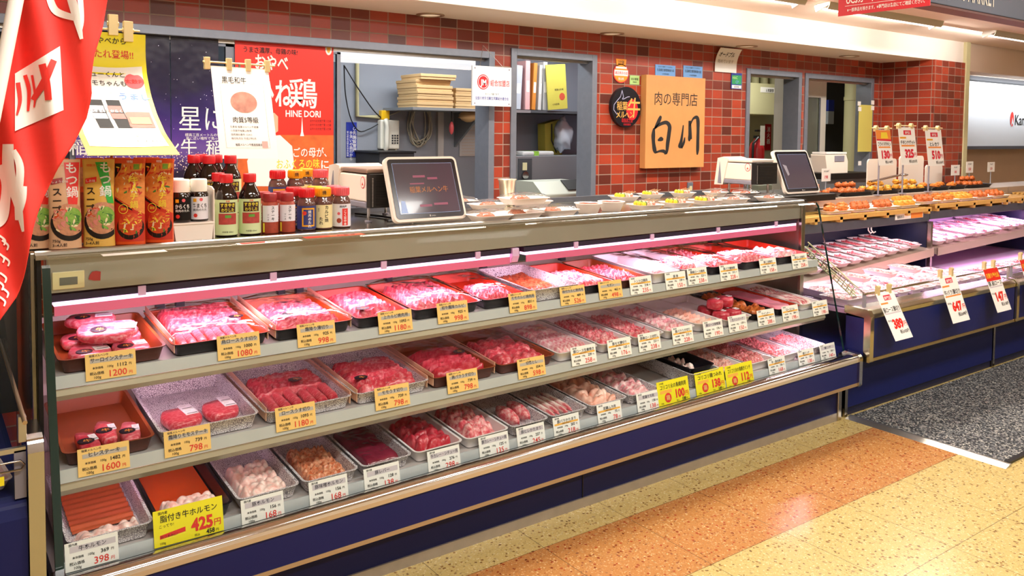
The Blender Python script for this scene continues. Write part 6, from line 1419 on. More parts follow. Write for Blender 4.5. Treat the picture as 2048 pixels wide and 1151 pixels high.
m = MB(); a = P3(769, 231, .03); m.box(a[0]-0.035, a[0]+0.035, YA-0.05, YA-0.002, a[2]-0.03, a[2]+0.04, 'pepper_yellow'); tag(m.build('plug', bevel=0.006), 'yellow plug above the telephone', 'plug')
cx, cz = bp(836, 247); m = MB()
pts = []
for i in range(150):
    t = i*2*math.pi/22; k = 1+0.10*math.sin(i*0.7)+0.08*math.sin(i*0.23); pts.append((cx+0.085*k*math.cos(t)+0.02*math.sin(i*.11), YA-0.03-0.02*math.sin(i*0.37), cz+0.16*k*math.sin(t)))
m.tube(pts, 0.006, 'cable_grey', 5); tag(m.build('cable_coil'), 'coil of grey cable hanging on the kitchen wall', 'cable coil')
m = MB(); m.tube([P3(775, 232, .03), P3(800, 222, .03), P3(822, 214, .03)], 0.005, 'cable_grey', 5); tag(m.build('wall_cable'), 'thin pale cable from the plug to the coil', 'cable')
r = wthing('wall_notice', 'blue vertical notice with white writing on the grey wall', 'notice', (*bp(702, 300)[:1], YA-0.005, bp(702, 312)[1])); x0, z1 = bp(692, 244); x1, z0 = bp(713, 314); m = MB(); m.box(x0, x1, YA-0.005, YA-0.001, z0, z1, 'deep_blue'); m.build('sheet', r)
m = MB(); Qn = lambda a, b: (a, YA-0.006, b); m.text('○先施設管理', x0+(x1-x0)*0.78, z1-0.06, 0.031, Qn, 'white', 'c', 0.01, vert=True); m.text('手洗いの励行から', x0+(x1-x0)*0.45, z1-0.09, 0.027, Qn, 'white', 'c', 0.01, vert=True); m.text('富山県食品衛生協会推進', x0+(x1-x0)*0.13, z1-0.08, 0.017, Qn, 'white', 'c', vert=True); m.build('lettering', r)
# wall shelf with flat cardboard boxes
ysf = YA-0.45; x0, zs = bp(828, 214, ysf); x1, _ = bp(975, 214, ysf)
r = wthing('wall_shelf', 'grey wall shelf carrying flat cardboard boxes in the kitchen', 'shelf', ((x0+x1)/2, YA-0.2, zs)); m = MB(); m.box(x0-0.02, x1+0.4, ysf-0.02, YA-0.001, zs-0.02, zs, 'steel_kitchen'); m.build('board', r); 
for xx in (x1-0.02, x1+0.3): m = MB(); m.prism([(ysf+0.05, zs-0.02), (YA-0.001, zs-0.02), (YA-0.001, zs-0.30)], xx, xx+0.02, 'steel_kitchen', 'x'); m.build('bracket', r)
def cbox(px0, px1, pyt, dy, z, h, lab):
    xa, _ = bp(px0, pyt, ysf+dy); xb, _ = bp(px1, pyt, ysf+dy); r = wthing('cardboard_box', lab, 'box', ((xa+xb)/2, ysf+dy+0.12, z)); r['group'] = 'flat cardboard boxes on the kitchen shelf'
    m = MB(); m.box(xa, xb, ysf+dy, ysf+dy+0.30, z, z+h-0.003, 'card_box'); m.build('box_body', r, 0.002); m = MB(); m.box(xa-0.004, xb+0.004, ysf+dy-0.004, ysf+dy+0.304, z+h*0.45, z+h-0.0015, 'card_box'); m.build('lid', r, 0.002); return z+h
hb = (bp(860, 147, ysf)[1]-zs)/6.0; z = zs
for i, (a, b, dy, lb) in enumerate(((835, 906, 0.0, 'lowest cardboard box of the tall stack on the kitchen shelf'), (835, 906, 0.005, 'second cardboard box from below in the tall stack'), (836, 905, 0.0, 'third cardboard box from below in the tall stack'), (834, 904, 0.01, 'fourth cardboard box from below in the tall stack'), (832, 900, 0.03, 'fifth cardboard box, just under the topmost one'), (842, 911, 0.0, 'topmost cardboard box of the tall stack, shifted sideways'))): z = cbox(a, b, 200, dy, z, hb, lb)
z = zs
for i, lb in enumerate(('lowest cardboard box of the short stack beside the union sign', 'second cardboard box of the short stack beside the union sign', 'third cardboard box of the short stack beside the union sign', 'topmost cardboard box of the short stack beside the union sign')): z = cbox(911+i % 2, 960, 200, 0.06, z, hb*0.95, lb)
m = MB(); x, z = bp(945, 222, ysf+0.1); m.blob((x, ysf+0.12, zs-0.055), (0.10, 0.06, 0.04), 'card_box', 10, 7, 0.5, 6); tag(m.build('paper_bag'), 'crumpled brown paper hanging under the kitchen shelf', 'paper')
x0, z0 = bp(872, 330); x1, z1 = bp(884, 205); m = MB(); m.box(x0, x1, YA-0.03, YA-0.001, z0-0.6, z1, 'file_white'); tag(m.build('wall_channel'), 'pale vertical wall channel under the kitchen shelf', 'channel')
for i, (a, b, c, d, lb) in enumerate(((928, 248, 958, 300, 'printed grey paper sheet on the kitchen wall, upper one'), (918, 266, 952, 312, 'printed grey paper sheet on the kitchen wall, lower one'))):
    x0, z1 = bp(a, b); x1, z0 = bp(c, d); m = MB(); m.box(x0, x1, YA-0.006-0.004*i, YA-0.003-0.004*i, z0, z1, 'file_white'); o = m.build('sheet')
    r = wthing('paper_sheet', lb, 'paper', (x0, YA-0.005, z0)); o.location = -Vector((x0, YA-0.005, z0)); o.parent = r; m = MB()
    for j in range(7): zz_ = z1-0.03-j*0.025; m.flat([(x0+0.02, zz_), (x1-0.02, zz_), (x1-0.02, zz_+0.008), (x0+0.02, zz_+0.008)], lambda a, b: (a, YA-0.0075-0.004*i, b), 'band_grey')
    m.build('print', r)
m = MB(); x, z = bp(903, 240, YA-0.3); m.tube([(x, YA-0.3, zs-0.02), (x, YA-0.3, z-0.02)], 0.004, 'black', 5); m.blob((x, YA-0.3, z-0.06), (0.02, 0.02, 0.05), 'cap_pink', 8, 6, 0.1); tag(m.build('pull_cord'), 'dark pull cord with a pale end hanging from the kitchen shelf', 'cord')
# yellow plastic cup behind the screen
x, z = bp(925, 400, YW-0.45); r = wthing('yellow_cup', 'yellow plastic container behind the touch screen', 'container', (x, YW-0.62, ZC)); m = MB(); m.lathe([(0, 0), (0.035, 0), (0.045, 0.13), (0.05, 0.135), (0.05, 0.14), (0.04, 0.138), (0.033, 0.01), (0, 0.01)], 'cream_trim', 20, (onZ(923, 398, ZC).x, 3.56, ZC)); m.build('cup_body', r); r.location = (onZ(923, 398, ZC).x, 3.56, ZC); r.children[0].location = Vector((x, YW-0.62, ZC))-r.location
# ---- second opening: shelf with files, steel cabinet, bags
yb = 5.25; x0, zs2 = bp(1024, 219, yb); x1, _ = bp(1185, 219, yb)
r = wthing('office_shelf', 'dark shelf with envelopes and files seen through the narrow opening', 'shelf', ((x0+x1)/2, yb+0.15, zs2)); m = MB(); m.box(x0-0.25, x1+0.25, yb, YA-0.001, zs2-0.02, zs2, 'room_dark'); m.build('board', r)
for i, (px, w_, h_, tl_, mt, lb) in enumerate(((1034, 0.06, 0.26, 0.05, 'bag_clear', 'clear plastic bag of papers at the edge of the office shelf'), (1054, 0.045, 0.29, 0.0, 'file_pink', 'pale pink file on the office shelf'), (1066, 0.035, 0.28, 0.05, 'file_orange', 'orange file leaning on the office shelf'), (1078, 0.03, 0.27, 0.04, 'file_white', 'white file leaning beside the orange one'), (1089, 0.04, 0.29, 0.0, 'file_white', 'white file standing beside the yellow envelope'))):
    x, _ = bp(px, 200, yb+0.04); r = thing('file_folder', lb, 'file', (x, yb+0.03, zs2+0.001), 0, 'files on the office shelf', ry=tl_); m = MB(); m.box(-w_/2, w_/2, 0, 0.24, 0.002+abs(tl_)*w_*0.5, h_*1.35, mt); m.build('file_body', r, 0.003); m = MB(); m.box(-w_*0.3, w_*0.3, -0.001, 0, h_*0.5, h_*0.8, 'paper'); m.build('file_label', r)
x0, z0 = bp(1098, 218, yb-0.02); x1, z1 = bp(1138, 130, yb-0.02); r = thing('yellow_envelope', 'large olive yellow envelope with a small emblem on the office shelf', 'envelope', ((x0+x1)/2, yb-0.012, zs2+0.012), ry=-0.09); w_ = x1-x0; h_ = z1-z0; m = MB(); m.box(-w_/2, w_/2, 0, 0.01, 0, h_, 'envelope'); m.build('envelope_body', r, 0.002); m = MB(); Qn = lambda a, b: (a, -0.001, b); m.text('稲葉山牧場', w_*0.1, h_*0.42, h_*0.05, Qn, 'ink', 'c', 0, fit=w_*0.5); m.flat([(w_*0.24+0.03*a, h_*0.28+0.03*b) for a, b in disc(0, 0, 1, n=14)], Qn, 'label_rust'); m.text('小矢部市', -w_*0.1, h_*0.1, h_*0.05, Qn, 'ink', 'c', 0, fit=w_*0.4); m.build('print', r)
x0, zt = bp(1030, 312, yb); x1, _ = bp(1160, 312, yb); r = wthing('steel_cabinet', 'grey steel cabinet with a round lock behind the narrow opening', 'cabinet', ((x0+x1)/2, yb+0.2, 0)); m = MB(); m.box(x0, x1+0.3, yb, YA-0.01, 0, zt, 'steel_kitchen'); m.build('body', r, 0.004); m = MB(); m.box(x0+0.03, x0+0.16, yb-0.012, yb, 0.6, zt-0.02, 'room_dark'); m.build('side_panel', r)
x, z = bp(1047, 350, yb); m = MB(); m.prism([(x+a, z+b) for a, b in disc(0, 0, 0.03, n=20)], yb-0.03, yb-0.012, 'chrome', 'y'); m.build('lock', r); m = MB(); m.box(x-0.02, x+0.02, yb-0.02, yb-0.012, z+0.04, z+0.10, 'cream_pipe'); m.build('latch', r)
x, z = bp(1135, 262, yb+0.1); r = thing('plastic_bag', 'crumpled clear plastic bag on the steel cabinet', 'bag', (bp(1135, 300, yb+0.08)[0], yb+0.14, zt)); m = MB(); m.blob((0, 0, 0.155), (0.085, 0.07, 0.13), 'bag_clear', 14, 12, 0.5, 5); m.blob((0, 0, 0.28), (0.03, 0.03, 0.05), 'bag_clear', 8, 8, 0.5, 5, 2); m.build('bag_body', r)
r = thing('paper_sack', 'olive paper sack standing behind the plastic bag', 'sack', (bp(1112, 300, yb+0.2)[0], yb+0.28, zt)); m = MB(); m.prism([(-0.09, 0), (-0.10, 0.26), (0.06, 0.30), (0.09, 0)], -0.05, 0.05, 'envelope', 'y'); m.build('sack_body', r, 0.006); m = MB(); m.tube([(-0.03, -0.055, 0.26), (-0.04, -0.07, 0.12), (0.02, -0.06, 0.02)], 0.006, 'black', 6); m.build('strap', r)
r = thing('flat_bundle', 'flat pale bundle lying on the steel cabinet', 'bundle', (bp(1072, 302, yb+0.08)[0], yb+0.12, zt)); m = MB(); m.box(-0.16, 0.16, -0.08, 0.14, 0, 0.035, 'file_white'); m.build('wrap', r, 0.012); m = MB(); m.box(-0.05, 0.0, -0.081, 0.141, 0.0, 0.036, 'leek'); m.build('band', r)
xr = bp(1128, 385, 4.75)[0]; r = thing('cash_register', 'pale grey register with a dark display behind the narrow opening', 'register', (xr, 4.85, 0)); zr2 = bp(1120, 372, 4.75)[1]; m = MB(); m.prism([(-0.10, zr2-0.22), (-0.10, zr2-0.06), (0.02, zr2+0.03), (0.24, zr2+0.03), (0.24, zr2-0.22)], -0.20, 0.24, 'cabinet', 'x'); m.build('register_body', r, 0.008); m = MB(); m.prism([(-0.08, zr2-0.03), (0.015, zr2+0.038), (0.02, zr2+0.034), (-0.075, zr2-0.034)], 0.06, 0.22, 'vent_black', 'x'); m.build('display', r); m = MB(); m.box(-0.25, 0.3, -0.15, 0.3, 0, zr2-0.22, 'steel_kitchen'); m.build('stand', r)
# ---- third and fourth openings
x0, z1 = bp(1494, 165, YC-0.4); x1, z0 = bp(1552, 230, YC-0.4); r = wthing('wall_cupboard', 'pale green wall cupboard with a small plate behind the kitchen door opening', 'cupboard', ((x0+x1)/2, YC-0.2, z0)); m = MB(); m.box(x0-0.3, x1, YC-0.42, YC-0.001, z0, z1, 'cream_pipe'); m.build('body', r, 0.006); m = MB(); m.box(x0+(x1-x0)*0.4, x1-0.02*1, YC-0.425, YC-0.42, z1-0.10, z1-0.04, 'paper'); m.text('火気厳禁', x0+(x1-x0)*0.7, z1-0.09, 0.04, lambda a, b: (a, YC-0.427, b), 'ink', 'c', 0.01, fit=0.14); m.build('plate', r)
for i, px in enumerate((1510, 1528, 1547)):
    x, _ = bp(px, 160, YC-0.2); m = MB(); m.cyl((x, YC-0.2, z1), (x, YC-0.2, 2.47), 0.045, 'cream_pipe', n=14); tag(m.build('vent_pipe'), 'cream vent pipe above the pale green cupboard, %s' % ('nearer the brick wall', 'middle one', 'nearer the white jamb')[i], 'pipe', 'vent pipes over the cupboard')
x0, _ = bp(1556, 250, YW+0.5); x1, _ = bp(1573, 250, YW+0.5); m = MB(); m.box(x0, x1, YW+0.45, YW+0.55, 0, 2.16, 'white_paint'); tag(m.build('door_edge'), 'white door leaf seen edge on in the third opening', 'door leaf')
# fire extinguisher
ye = 5.4; x, z = bp(1513, 304, ye); r = wthing('fire_extinguisher', 'red fire extinguisher with a white tag behind the opening', 'fire extinguisher', (x, ye, 0)); zb = z-0.33; m = MB(); m.lathe([(0, zb), (0.075, zb), (0.08, zb+0.02), (0.08, zb+0.36), (0.06, zb+0.42), (0.03, zb+0.45), (0.03, zb+0.47)], 'exting_red', 24, (x, ye, 0)); m.build('cylinder', r); m = MB(); m.box(x-0.03, x+0.11, ye-0.02, ye+0.02, zb+0.47, zb+0.50, 'black'); m.box(x-0.02, x+0.13, ye-0.015, ye+0.015, zb+0.54, zb+0.56, 'black'); m.build('handle', r)
m = MB(); m.tube([(x-0.02, ye-0.03, zb+0.48), (x-0.12, ye-0.05, zb+0.42), (x-0.13, ye-0.05, zb+0.1)], 0.014, 'black', 8); m.build('hose', r); m = MB(); m.box(x-0.06, x+0.01, ye-0.09, ye-0.086, zb+0.40, zb+0.60, 'paper'); m.build('tag', r)
m = MB(); m.grid(lambda u, v: (x+0.0815*math.sin(-1.2+2.4*u), ye-0.0815*math.cos(-1.2+2.4*u), zb+0.04+0.16*v), 12, 2, 'sign_blue'); m.grid(lambda u, v: (x+0.082*math.sin(-0.6+1.2*u), ye-0.082*math.cos(-0.6+1.2*u), zb+0.06+0.06*v), 8, 2, 'tag_green'); m.build('label', r)
m = MB(); m.box(x-0.14, x+0.14, ye-0.14, ye+0.14, 0, zb, 'cabinet'); tag(m.build('plinth', bevel=0.004), 'pale plinth under the fire extinguisher', 'plinth')
x0, z1 = bp(1530, 248, YC-0.001); x1, z0 = bp(1540, 300, YC-0.001); m = MB(); m.box(x0, x1, YC-0.012, YC+0.0, z0, z1, 'exting_red'); m.text('消火器', (x0+x1)/2, z1-0.09, 0.07, lambda a, b: (a, YC-0.014, b), 'white', 'c', 0.01, vert=True); tag(m.build('fire_plate'), 'red vertical plate with white characters on the far wall', 'sign')
# white kitchen door with a tall pane
yd = YW+0.35; x0, zt = bp(1612, 160, yd); x1, _ = bp(1654, 160, yd); r = wthing('kitchen_door', 'white open kitchen door leaf with a tall glass pane', 'door leaf', ((x0+x1)/2, yd, 0)); pa, pz1 = bp(1612, 194, yd); pb, pz0 = bp(1638, 312, yd)
m = MB(); m.box(pb, x1, yd, yd+0.04, 0, zt, 'white_paint'); m.box(x0-0.25, pb, yd, yd+0.04, pz1, zt, 'white_paint'); m.box(x0-0.25, pb, yd, yd+0.04, 0, pz0, 'white_paint'); m.build('leaf', r, 0.003)
clear('door_pane', 'b9bcb4', 1.0, veil=0.35, veilcol='a9aa9c'); m = MB(); m.box(x0-0.25, pb, yd+0.015, yd+0.02, pz0, pz1, 'door_pane'); m.build('pane', r); m = MB(); m.box(pb-0.02, pb, yd-0.004, yd, pz0, pz1, 'frame_grey'); m.box(x0-0.2, pb, yd-0.004, yd, pz0-0.01, pz0+0.01, 'aluminium'); m.build('pane_bead', r)
x, _ = bp(1709, 200, 5.2); m = MB(); m.cyl((x, 5.2, 0), (x, 5.2, 2.45), 0.105, 'cream_pipe', n=24); m.cyl((x, 5.2, 1.98), (x, 5.2, 2.02), 0.112, 'cream_pipe', n=24); tag(m.build('drain_pipe'), 'thick cream pipe standing behind the fourth opening', 'pipe')
xl = OD[1]-0.10; r = wthing('yellow_sheet', 'pale yellow plastic sheet taped along the jamb of the last opening', 'sheet', (xl, YW+0.02, 1.5)); z1, z0 = bp(1731, 210, YW)[1], bp(1731, 303, YW)[1]; xa, xb = bp(1714, 250, YW)[0], bp(1741, 250, YW)[0]
mat('sheet_yellow', 'd9cf6a', 0.5); m = MB(); m.box(xa, xb, YW-0.016, YW-0.013, z0, z1, 'sheet_yellow'); m.build('sheet', r)
for px, py in ((1715, 207), (1716, 218), (1742, 205), (1742, 216), (1716, 326)):
    m = MB(); a, b = bp(px, py, YW); m.box(a-0.025, a+0.025, YW-0.019, YW-0.016, b-0.02, b+0.02, 'paper'); m.build('tape', r)
x, z = bp(1662, 210, 5.6); m = MB(); m.box(x-0.05, x+0.07, 5.6, 5.819, z-0.07, z+0.06, 'deep_blue'); m.box(x-0.05, x+0.07, 5.6, 5.819, z-0.22, z-0.07, 'bag_clear'); tag(m.build('dispenser', bevel=0.006), 'blue and white dispenser on the dark wall behind the door', 'dispenser')
m = MB(); m.box(bp(1655, 0, 5.82)[0]-0.3, 9.6, 5.82, 5.86, 0, 2.45, 'room_dark'); struct(m.build('wall_kitchen_dark'))
# wrapping machine behind the door
ym = 4.15; x0, z1 = bp(1653, 309, ym); x1, z0 = bp(1695, 345, ym); r = wthing('wrapping_machine', 'cream packing machine with a grey slot behind the fried food trays', 'machine', ((x0+x1)/2, ym, 0)); m = MB(); m.prism([(x0+0.02, z0), (x0-0.02, z1), (x1-0.03, z1), (x1, z1-0.06), (x1, z0)], ym, ym+0.14, 'shell_white', 'y'); m.build('machine_body', r, 0.01); m = MB(); m.box(x0+0.12, x1-0.06, ym-0.004, ym, z0+0.10, z0+0.15, 'shell_grey'); m.build('slot', r); m = MB(); m.box(x0-0.05, x1+0.3, ym-0.06, ym+0.2, z0-0.05, z0, 'vent_black'); m.build('tray', r); m = MB(); m.box(x0-0.05, x1+0.3, ym-0.04, ym+0.2, 0.0, z0-0.05, 'steel_kitchen'); m.build('stand', r); m = MB(); m.box(x0, x1-0.02, ym, ym+0.14, z1+0.005, z1+0.02, 'white'); m.build('lid', r)
# ------------------------------------------------------------------ open two tier cases past the glass case
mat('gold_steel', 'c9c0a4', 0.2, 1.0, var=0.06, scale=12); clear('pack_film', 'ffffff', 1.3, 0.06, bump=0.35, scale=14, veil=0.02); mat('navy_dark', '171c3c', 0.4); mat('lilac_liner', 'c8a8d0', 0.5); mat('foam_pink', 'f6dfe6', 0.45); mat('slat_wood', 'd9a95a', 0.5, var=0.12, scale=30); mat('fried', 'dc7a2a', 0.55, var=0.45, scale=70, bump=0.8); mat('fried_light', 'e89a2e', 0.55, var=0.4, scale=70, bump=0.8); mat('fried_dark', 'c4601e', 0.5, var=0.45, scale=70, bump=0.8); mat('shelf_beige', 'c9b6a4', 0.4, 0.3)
clear('acrylic', 'f4fafa', 1.0)
XA, XB, XC_ = 4.235, 6.02, 7.80
def open_case(x0, x1, zt, zs, zslope, label, lit, zn=0.0):
    """Lower deck with a front wall of clear acrylic, a middle shelf and a canopy with a slatted top."""
    r = wthing('open_meat_case', label, 'display case', ((x0+x1)/2, 3.0, 0)); B = lambda mb, n, p=None, bv=0.0: mb.build(n, r if p is None else p, bv, loc=None if p is None else ((x0+x1)/2, 3.0, 0))
    def B2(mb, n, p, bv=0.0):
        o = mb.build(n, None, bv, loc=((x0+x1)/2, 3.0, 0)); o.location = (0, 0, 0); o.parent = p; return o
    e = 0.004
    m = MB(); m.box(x0+e, x1-e, 2.625, 3.62, 0.05, 0.40, 'navy'); B(m, 'base_panel')
    m = MB(); m.box(x0+e, x1-e, 2.635, 3.6, 0, 0.05, 'navy_dark'); B(m, 'kick_plate')
    m = MB(); m.box(x0+e, x1-e, 2.495, 2.63, 0.362, 0.60, 'navy'); B(m, 'bumper_panel')
    m = MB(); m.prism([(2.487, 0.345), (2.49, 0.365), (2.63, 0.365), (2.63, 0.345)], x0+e, x1-e, 'gold_steel'); m.prism([(2.49, 0.585), (2.488, 0.612), (2.505, 0.630), (2.60, 0.640), (2.63, 0.625), (2.63, 0.585)], x0+e, x1-e, 'gold_steel', smooth=False); B(m, 'bumper_trim', None, 0.003)
    m = MB(); m.prism([(2.480, 0.345), (2.480, 0.60), (2.50, 0.636), (2.64, 0.642), (2.64, 0.60), (2.52, 0.59), (2.52, 0.345)], x0+0.002, x0+0.038, 'gold_steel'); B(m, 'end_trim', None, 0.006)
    m = MB(); m.box(x0+e, x0+0.03, 2.62, 2.64, 0.0, 0.35, 'steel'); B(m, 'corner_post')
    # acrylic front wall
    m = MB(); m.box(x0+0.02, x1-0.02, 2.530, 2.536, 0.642, 0.716, 'acrylic'); ac = B(m, 'acrylic_front'); m = MB(); m.box(x0+0.01, x1-0.01, 2.527, 2.539, 0.714, 0.724, 'steel'); m.box(x0+0.01, x0+0.03, 2.527, 2.539, 0.643, 0.716, 'shell_grey'); m.box(x1-0.03, x1-0.01, 2.527, 2.539, 0.643, 0.716, 'steel'); B2(m, 'edge_rail', ac)
    if x0 == XA:
     m = MB(); m.prism([(2.54, 0.645), (2.54, 0.718), (2.945, 0.94), (3.08, 0.96), (3.08, 0.645)], x0+0.022, x0+0.027, 'acrylic'); B(m, 'end_pane'); m = MB(); m.tube([(x0+0.025, 2.54, 0.722), (x0+0.025, 2.945, 0.945), (x0+0.025, 3.08, 0.965)], 0.005, 'chrome', 6); B(m, 'end_pane_rail')
    # deck, back and middle shelf
    m = MB(); m.box(x0+0.02, x1-0.02, 2.61, 3.5, 0.59, 0.612, 'lilac_liner'); m.box(x0+0.02, x1-0.02, 3.48, 3.5, 0.612, 0.98, 'lilac_liner' if lit else 'navy_dark'); B(m, 'deck')  # violet lighting put into the liner colour; unlit back panel stays navy
    zz_ = lambda x: zs+zslope*(x-x0)
    m = MB(); vs = [(x, y, zz_(x)+dz+0.10*(y-3.05)) for x in (x0+0.05, x1-0.01) for y, dz in ((3.05, -0.044), (3.05, 0.0), (3.47, 0.0), (3.47, -0.02))]
    m.add(vs, [(0, 1, 2, 3), (7, 6, 5, 4), (0, 4, 5, 1), (1, 5, 6, 2), (2, 6, 7, 3), (3, 7, 4, 0)], 'shelf_beige'); sh = B(m, 'shelf')
    m = MB(); m.add([(x, 3.045, zz_(x)+dz) for x in (x0+0.05, x1-0.01) for dz in (-0.05, 0.008)]+[(x, 3.055, zz_(x)+dz) for x in (x0+0.05, x1-0.01) for dz in (-0.05, 0.008)], [(0, 2, 3, 1), (5, 7, 6, 4), (1, 3, 7, 5), (2, 0, 4, 6), (0, 1, 5, 4), (3, 2, 6, 7)], 'shelf_beige'); B2(m, 'shelf_front', sh)
    m = MB(); m.box(x1-0.02, x1-0.005, 3.10, 3.5, 0.62, 0.985, 'navy_dark'); B(m, 'divider_panel'); m = MB(); m.box(x1-0.03, x1-0.003, 3.062, 3.088, 0.615, 0.975, 'steel'); B(m, 'divider_post')
    # canopy
    m = MB(); m.box(x0+e, x1-e, 3.09, 3.56, 0.975+zn, 1.035+zn, 'frame_dark'); B(m, 'canopy', None, 0.003)
    m = MB(); n = 3
    for i in range(7): m.box(x0+0.03, x1-0.03, 3.07+i*0.035, 3.07+i*0.035+0.018, zt-0.012, zt, 'slat_wood')
    for i in range(7): x = x0+0.05+(x1-x0-0.13)*i/6; m.box(x, x+0.03, 3.062, 3.30, 1.035+zn, zt-0.012, 'slat_wood')
    m.box(x0+0.03, x1-0.03, 3.062, 3.069, zt-0.03, zt, 'slat_wood'); B(m, 'slat_rack')
    m = MB(); m.box(x0+e, x1-e, 3.32, 3.66, 1.035+zn, 1.158, 'shelf_beige'); B(m, 'rear_ledge')
    area('open_case_light', ((x0+x1)/2, 3.2, 0.966), (0, 0, 0), x1-x0-0.2, 0.04, 9 if lit else 3.5, (0.95, 0.55, 0.95) if lit else (1.0, 0.8, 0.85))  # the unlit case gets a dim added lamp to brighten its packs
    area('open_case_light', ((x0+x1)/2, 3.02, 0.60+0.09), (math.radians(-20), 0, 0), x1-x0-0.3, 0.03, 2.2, (1.0, 0.6, 0.85))
    return r, zz_
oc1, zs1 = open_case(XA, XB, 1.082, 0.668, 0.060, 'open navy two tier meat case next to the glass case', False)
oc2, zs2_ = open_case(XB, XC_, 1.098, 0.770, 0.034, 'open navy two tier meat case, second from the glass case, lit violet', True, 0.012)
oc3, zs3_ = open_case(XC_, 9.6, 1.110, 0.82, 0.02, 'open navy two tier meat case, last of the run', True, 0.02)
# worktop behind, joining the glass case
m = MB(); m.box(4.206, 4.98, 3.19, 3.62, 1.166, 1.2095, 'vent_black'); tag(m.build('worktop', bevel=0.003), 'dark worktop past the glass case carrying the second touch screen', 'worktop')
m = MB(); m.box(4.26, 4.96, 3.345, 3.60, 1.1585, 1.1655, 'steel_soft'); tag(m.build('worktop_support'), 'steel sheet below the dark worktop', 'support')
# retail packs
def pack_proto(kind):
    r = thing('meat_pack', '-', 'meat pack'); w, d, h = (0.135, 0.200, 0.03) if kind != 'wide' else (0.19, 0.20, 0.045)
    m = MB(); tray_mesh(m, w, d, h, 'foam_pink', 'foam_pink', fl=0.014, r=0.02, y=-d/2); m.build('tray_body', r)
    mt = {'red': 'beef_lean', 'pale': 'pork_pink', 'brown': 'beef_red', 'wide': 'pork_pink', 'mix': 'pork_red'}[kind]; f = hfield(w-0.05, -d/2+0.025, d/2-0.025, 'shred' if kind != 'wide' else 'slices', 0.034 if kind != 'wide' else 0.05, len(kind)+7)
    m = MB(); m.grid(f, 20, 24, mt); m.build('meat', r)
    m = MB(); m.grid(lambda u, v: ((u-0.5)*(w-0.006), (v-0.5)*(d-0.006), h+0.002+0.010*math.sqrt(max(0, math.sin(math.pi*u)*math.sin(math.pi*v)))+0.003*noise.noise(Vector((u*7, v*7, 1)))), 10, 12, 'pack_film'); m.build('film', r)
    m = MB(); m.box(w*0.02, w*0.32, -d*0.40, -d*0.22, h+0.0085, h+0.0095, 'label_white'); m.build('price_label', r)
    return learn(r)
PK = {}
def pack(kind, x, y, z, rz, label, group, rx=0.0):
    z += 0.003+abs(rx)*0.06
    if kind not in PK: r = PK[kind] = pack_proto(kind); r.location = (x, y, z); r.rotation_euler = (rx, 0, rz); r['label'] = label
    else: r = dup(PK[kind], (x, y, z), rz, label, rx=rx)
    r['group'] = group; return r
rnd = random.Random(5)
def rows(x0, n, dx, ys, zf, kinds, where, group, rx):
    for j, y in enumerate(ys):
        for i in range(n):
            x = x0+i*dx+0.02*j; k = kinds[(i*3+j) % len(kinds)]
            pack(k, x, y, zf(x, y)+0.003, rnd.uniform(-0.06, 0.06), 'wrapped foam tray of meat lying %s' % where[j], group+' '+('front', 'back')[j]+' row', rx)
G1 = 'wrapped trays on the middle shelf of the first open case'
zf1 = lambda x, y: zs1(x)+0.10*(y-3.05)
for i in range(9):
    x = 4.62+0.150*i; pack(('red', 'red', 'red', 'brown', 'brown')[i % 5] if i < 5 else 'brown', x, 3.166, zf1(x+0.0, 3.166)+0.013, 0, 'foam tray in the front row on the middle shelf of the first open case', G1+', front row', 0.1)
for i in range(8):
    x = 4.72+0.150*i; pack('red' if i < 2 else 'brown', x, 3.370, zf1(x, 3.370)+0.013, 0, 'foam tray in the back row on the middle shelf of the first open case', G1+', back row', 0.1)
G2 = 'wrapped trays on the middle shelf of the second open case'
zf2 = lambda x, y: zs2_(x)+0.10*(y-3.05)
for j, y in enumerate((3.162, 3.370)):
    for i in range(11):
        x = XB+0.14+0.15*i; pack(('pale', 'mix', 'red')[(i+j) % 3], x, y, zf2(x, y)+0.009+(0.012 if i % 4 == 3 else 0), rnd.uniform(-0.08, 0.08), 'foam tray in the %s row on the violet lit middle shelf' % ('front', 'back')[j], G2+', '+('front', 'back')[j]+' row', 0.1)
zf3 = lambda x, y: zs3_(x)+0.10*(y-3.05)
for i in range(6): x = XC_+0.14+0.15*i; pack('pale', x, 3.162, zf3(x, 3.162)+0.009, 0, 'foam tray on the middle shelf of the last open case', 'wrapped trays on the last open case', 0.1)
for i in range(11):
    x = 4.40+0.150*i; pack('wide' if i < 2 else ('pale', 'mix', 'wide')[i % 3] if i % 3 != 2 else 'pale', x+0.045 if i > 1 else 4.37+0.2*i, 2.738, 0.615, 0, 'pale wrapped meat tray in the front row of the first open case deck' if i > 1 else 'large pink wrapped pork tray in front, next to the glass case', 'lower deck of the first open case, front row' if i > 1 else 'large pork trays on the lower deck', 0.0)
for i in range(10):
    x = 4.42+0.155*i+(0.05 if i else 0.045); pack(('mix', 'pale', 'wide')[i % 2] if i else 'wide', x, 2.942, 0.615, 0, 'wrapped meat tray in the back row on the lower deck of the first open case' if i else 'large pink wrapped pork tray in the back corner at the glass case end', 'lower deck of the first open case, back row' if i else 'large pork tray in the corner', 0.05)
for i, x in enumerate((4.75, 5.05, 5.35)):
    pack('mix', x, 2.90, 0.690, 0.15, 'wrapped meat tray lying across the others on the lower deck, %s' % ('nearer the glass case', 'middle one', 'nearer the second case')[i], 'trays stacked on the lower deck', 0.04)
for i in range(8): x = XB+0.14+0.16*i; pack(('brown', 'mix')[i % 2], x, 2.76, 0.615, 0, 'wrapped meat tray behind the acrylic front of the second open case', 'lower deck of the second open case', 0.0)
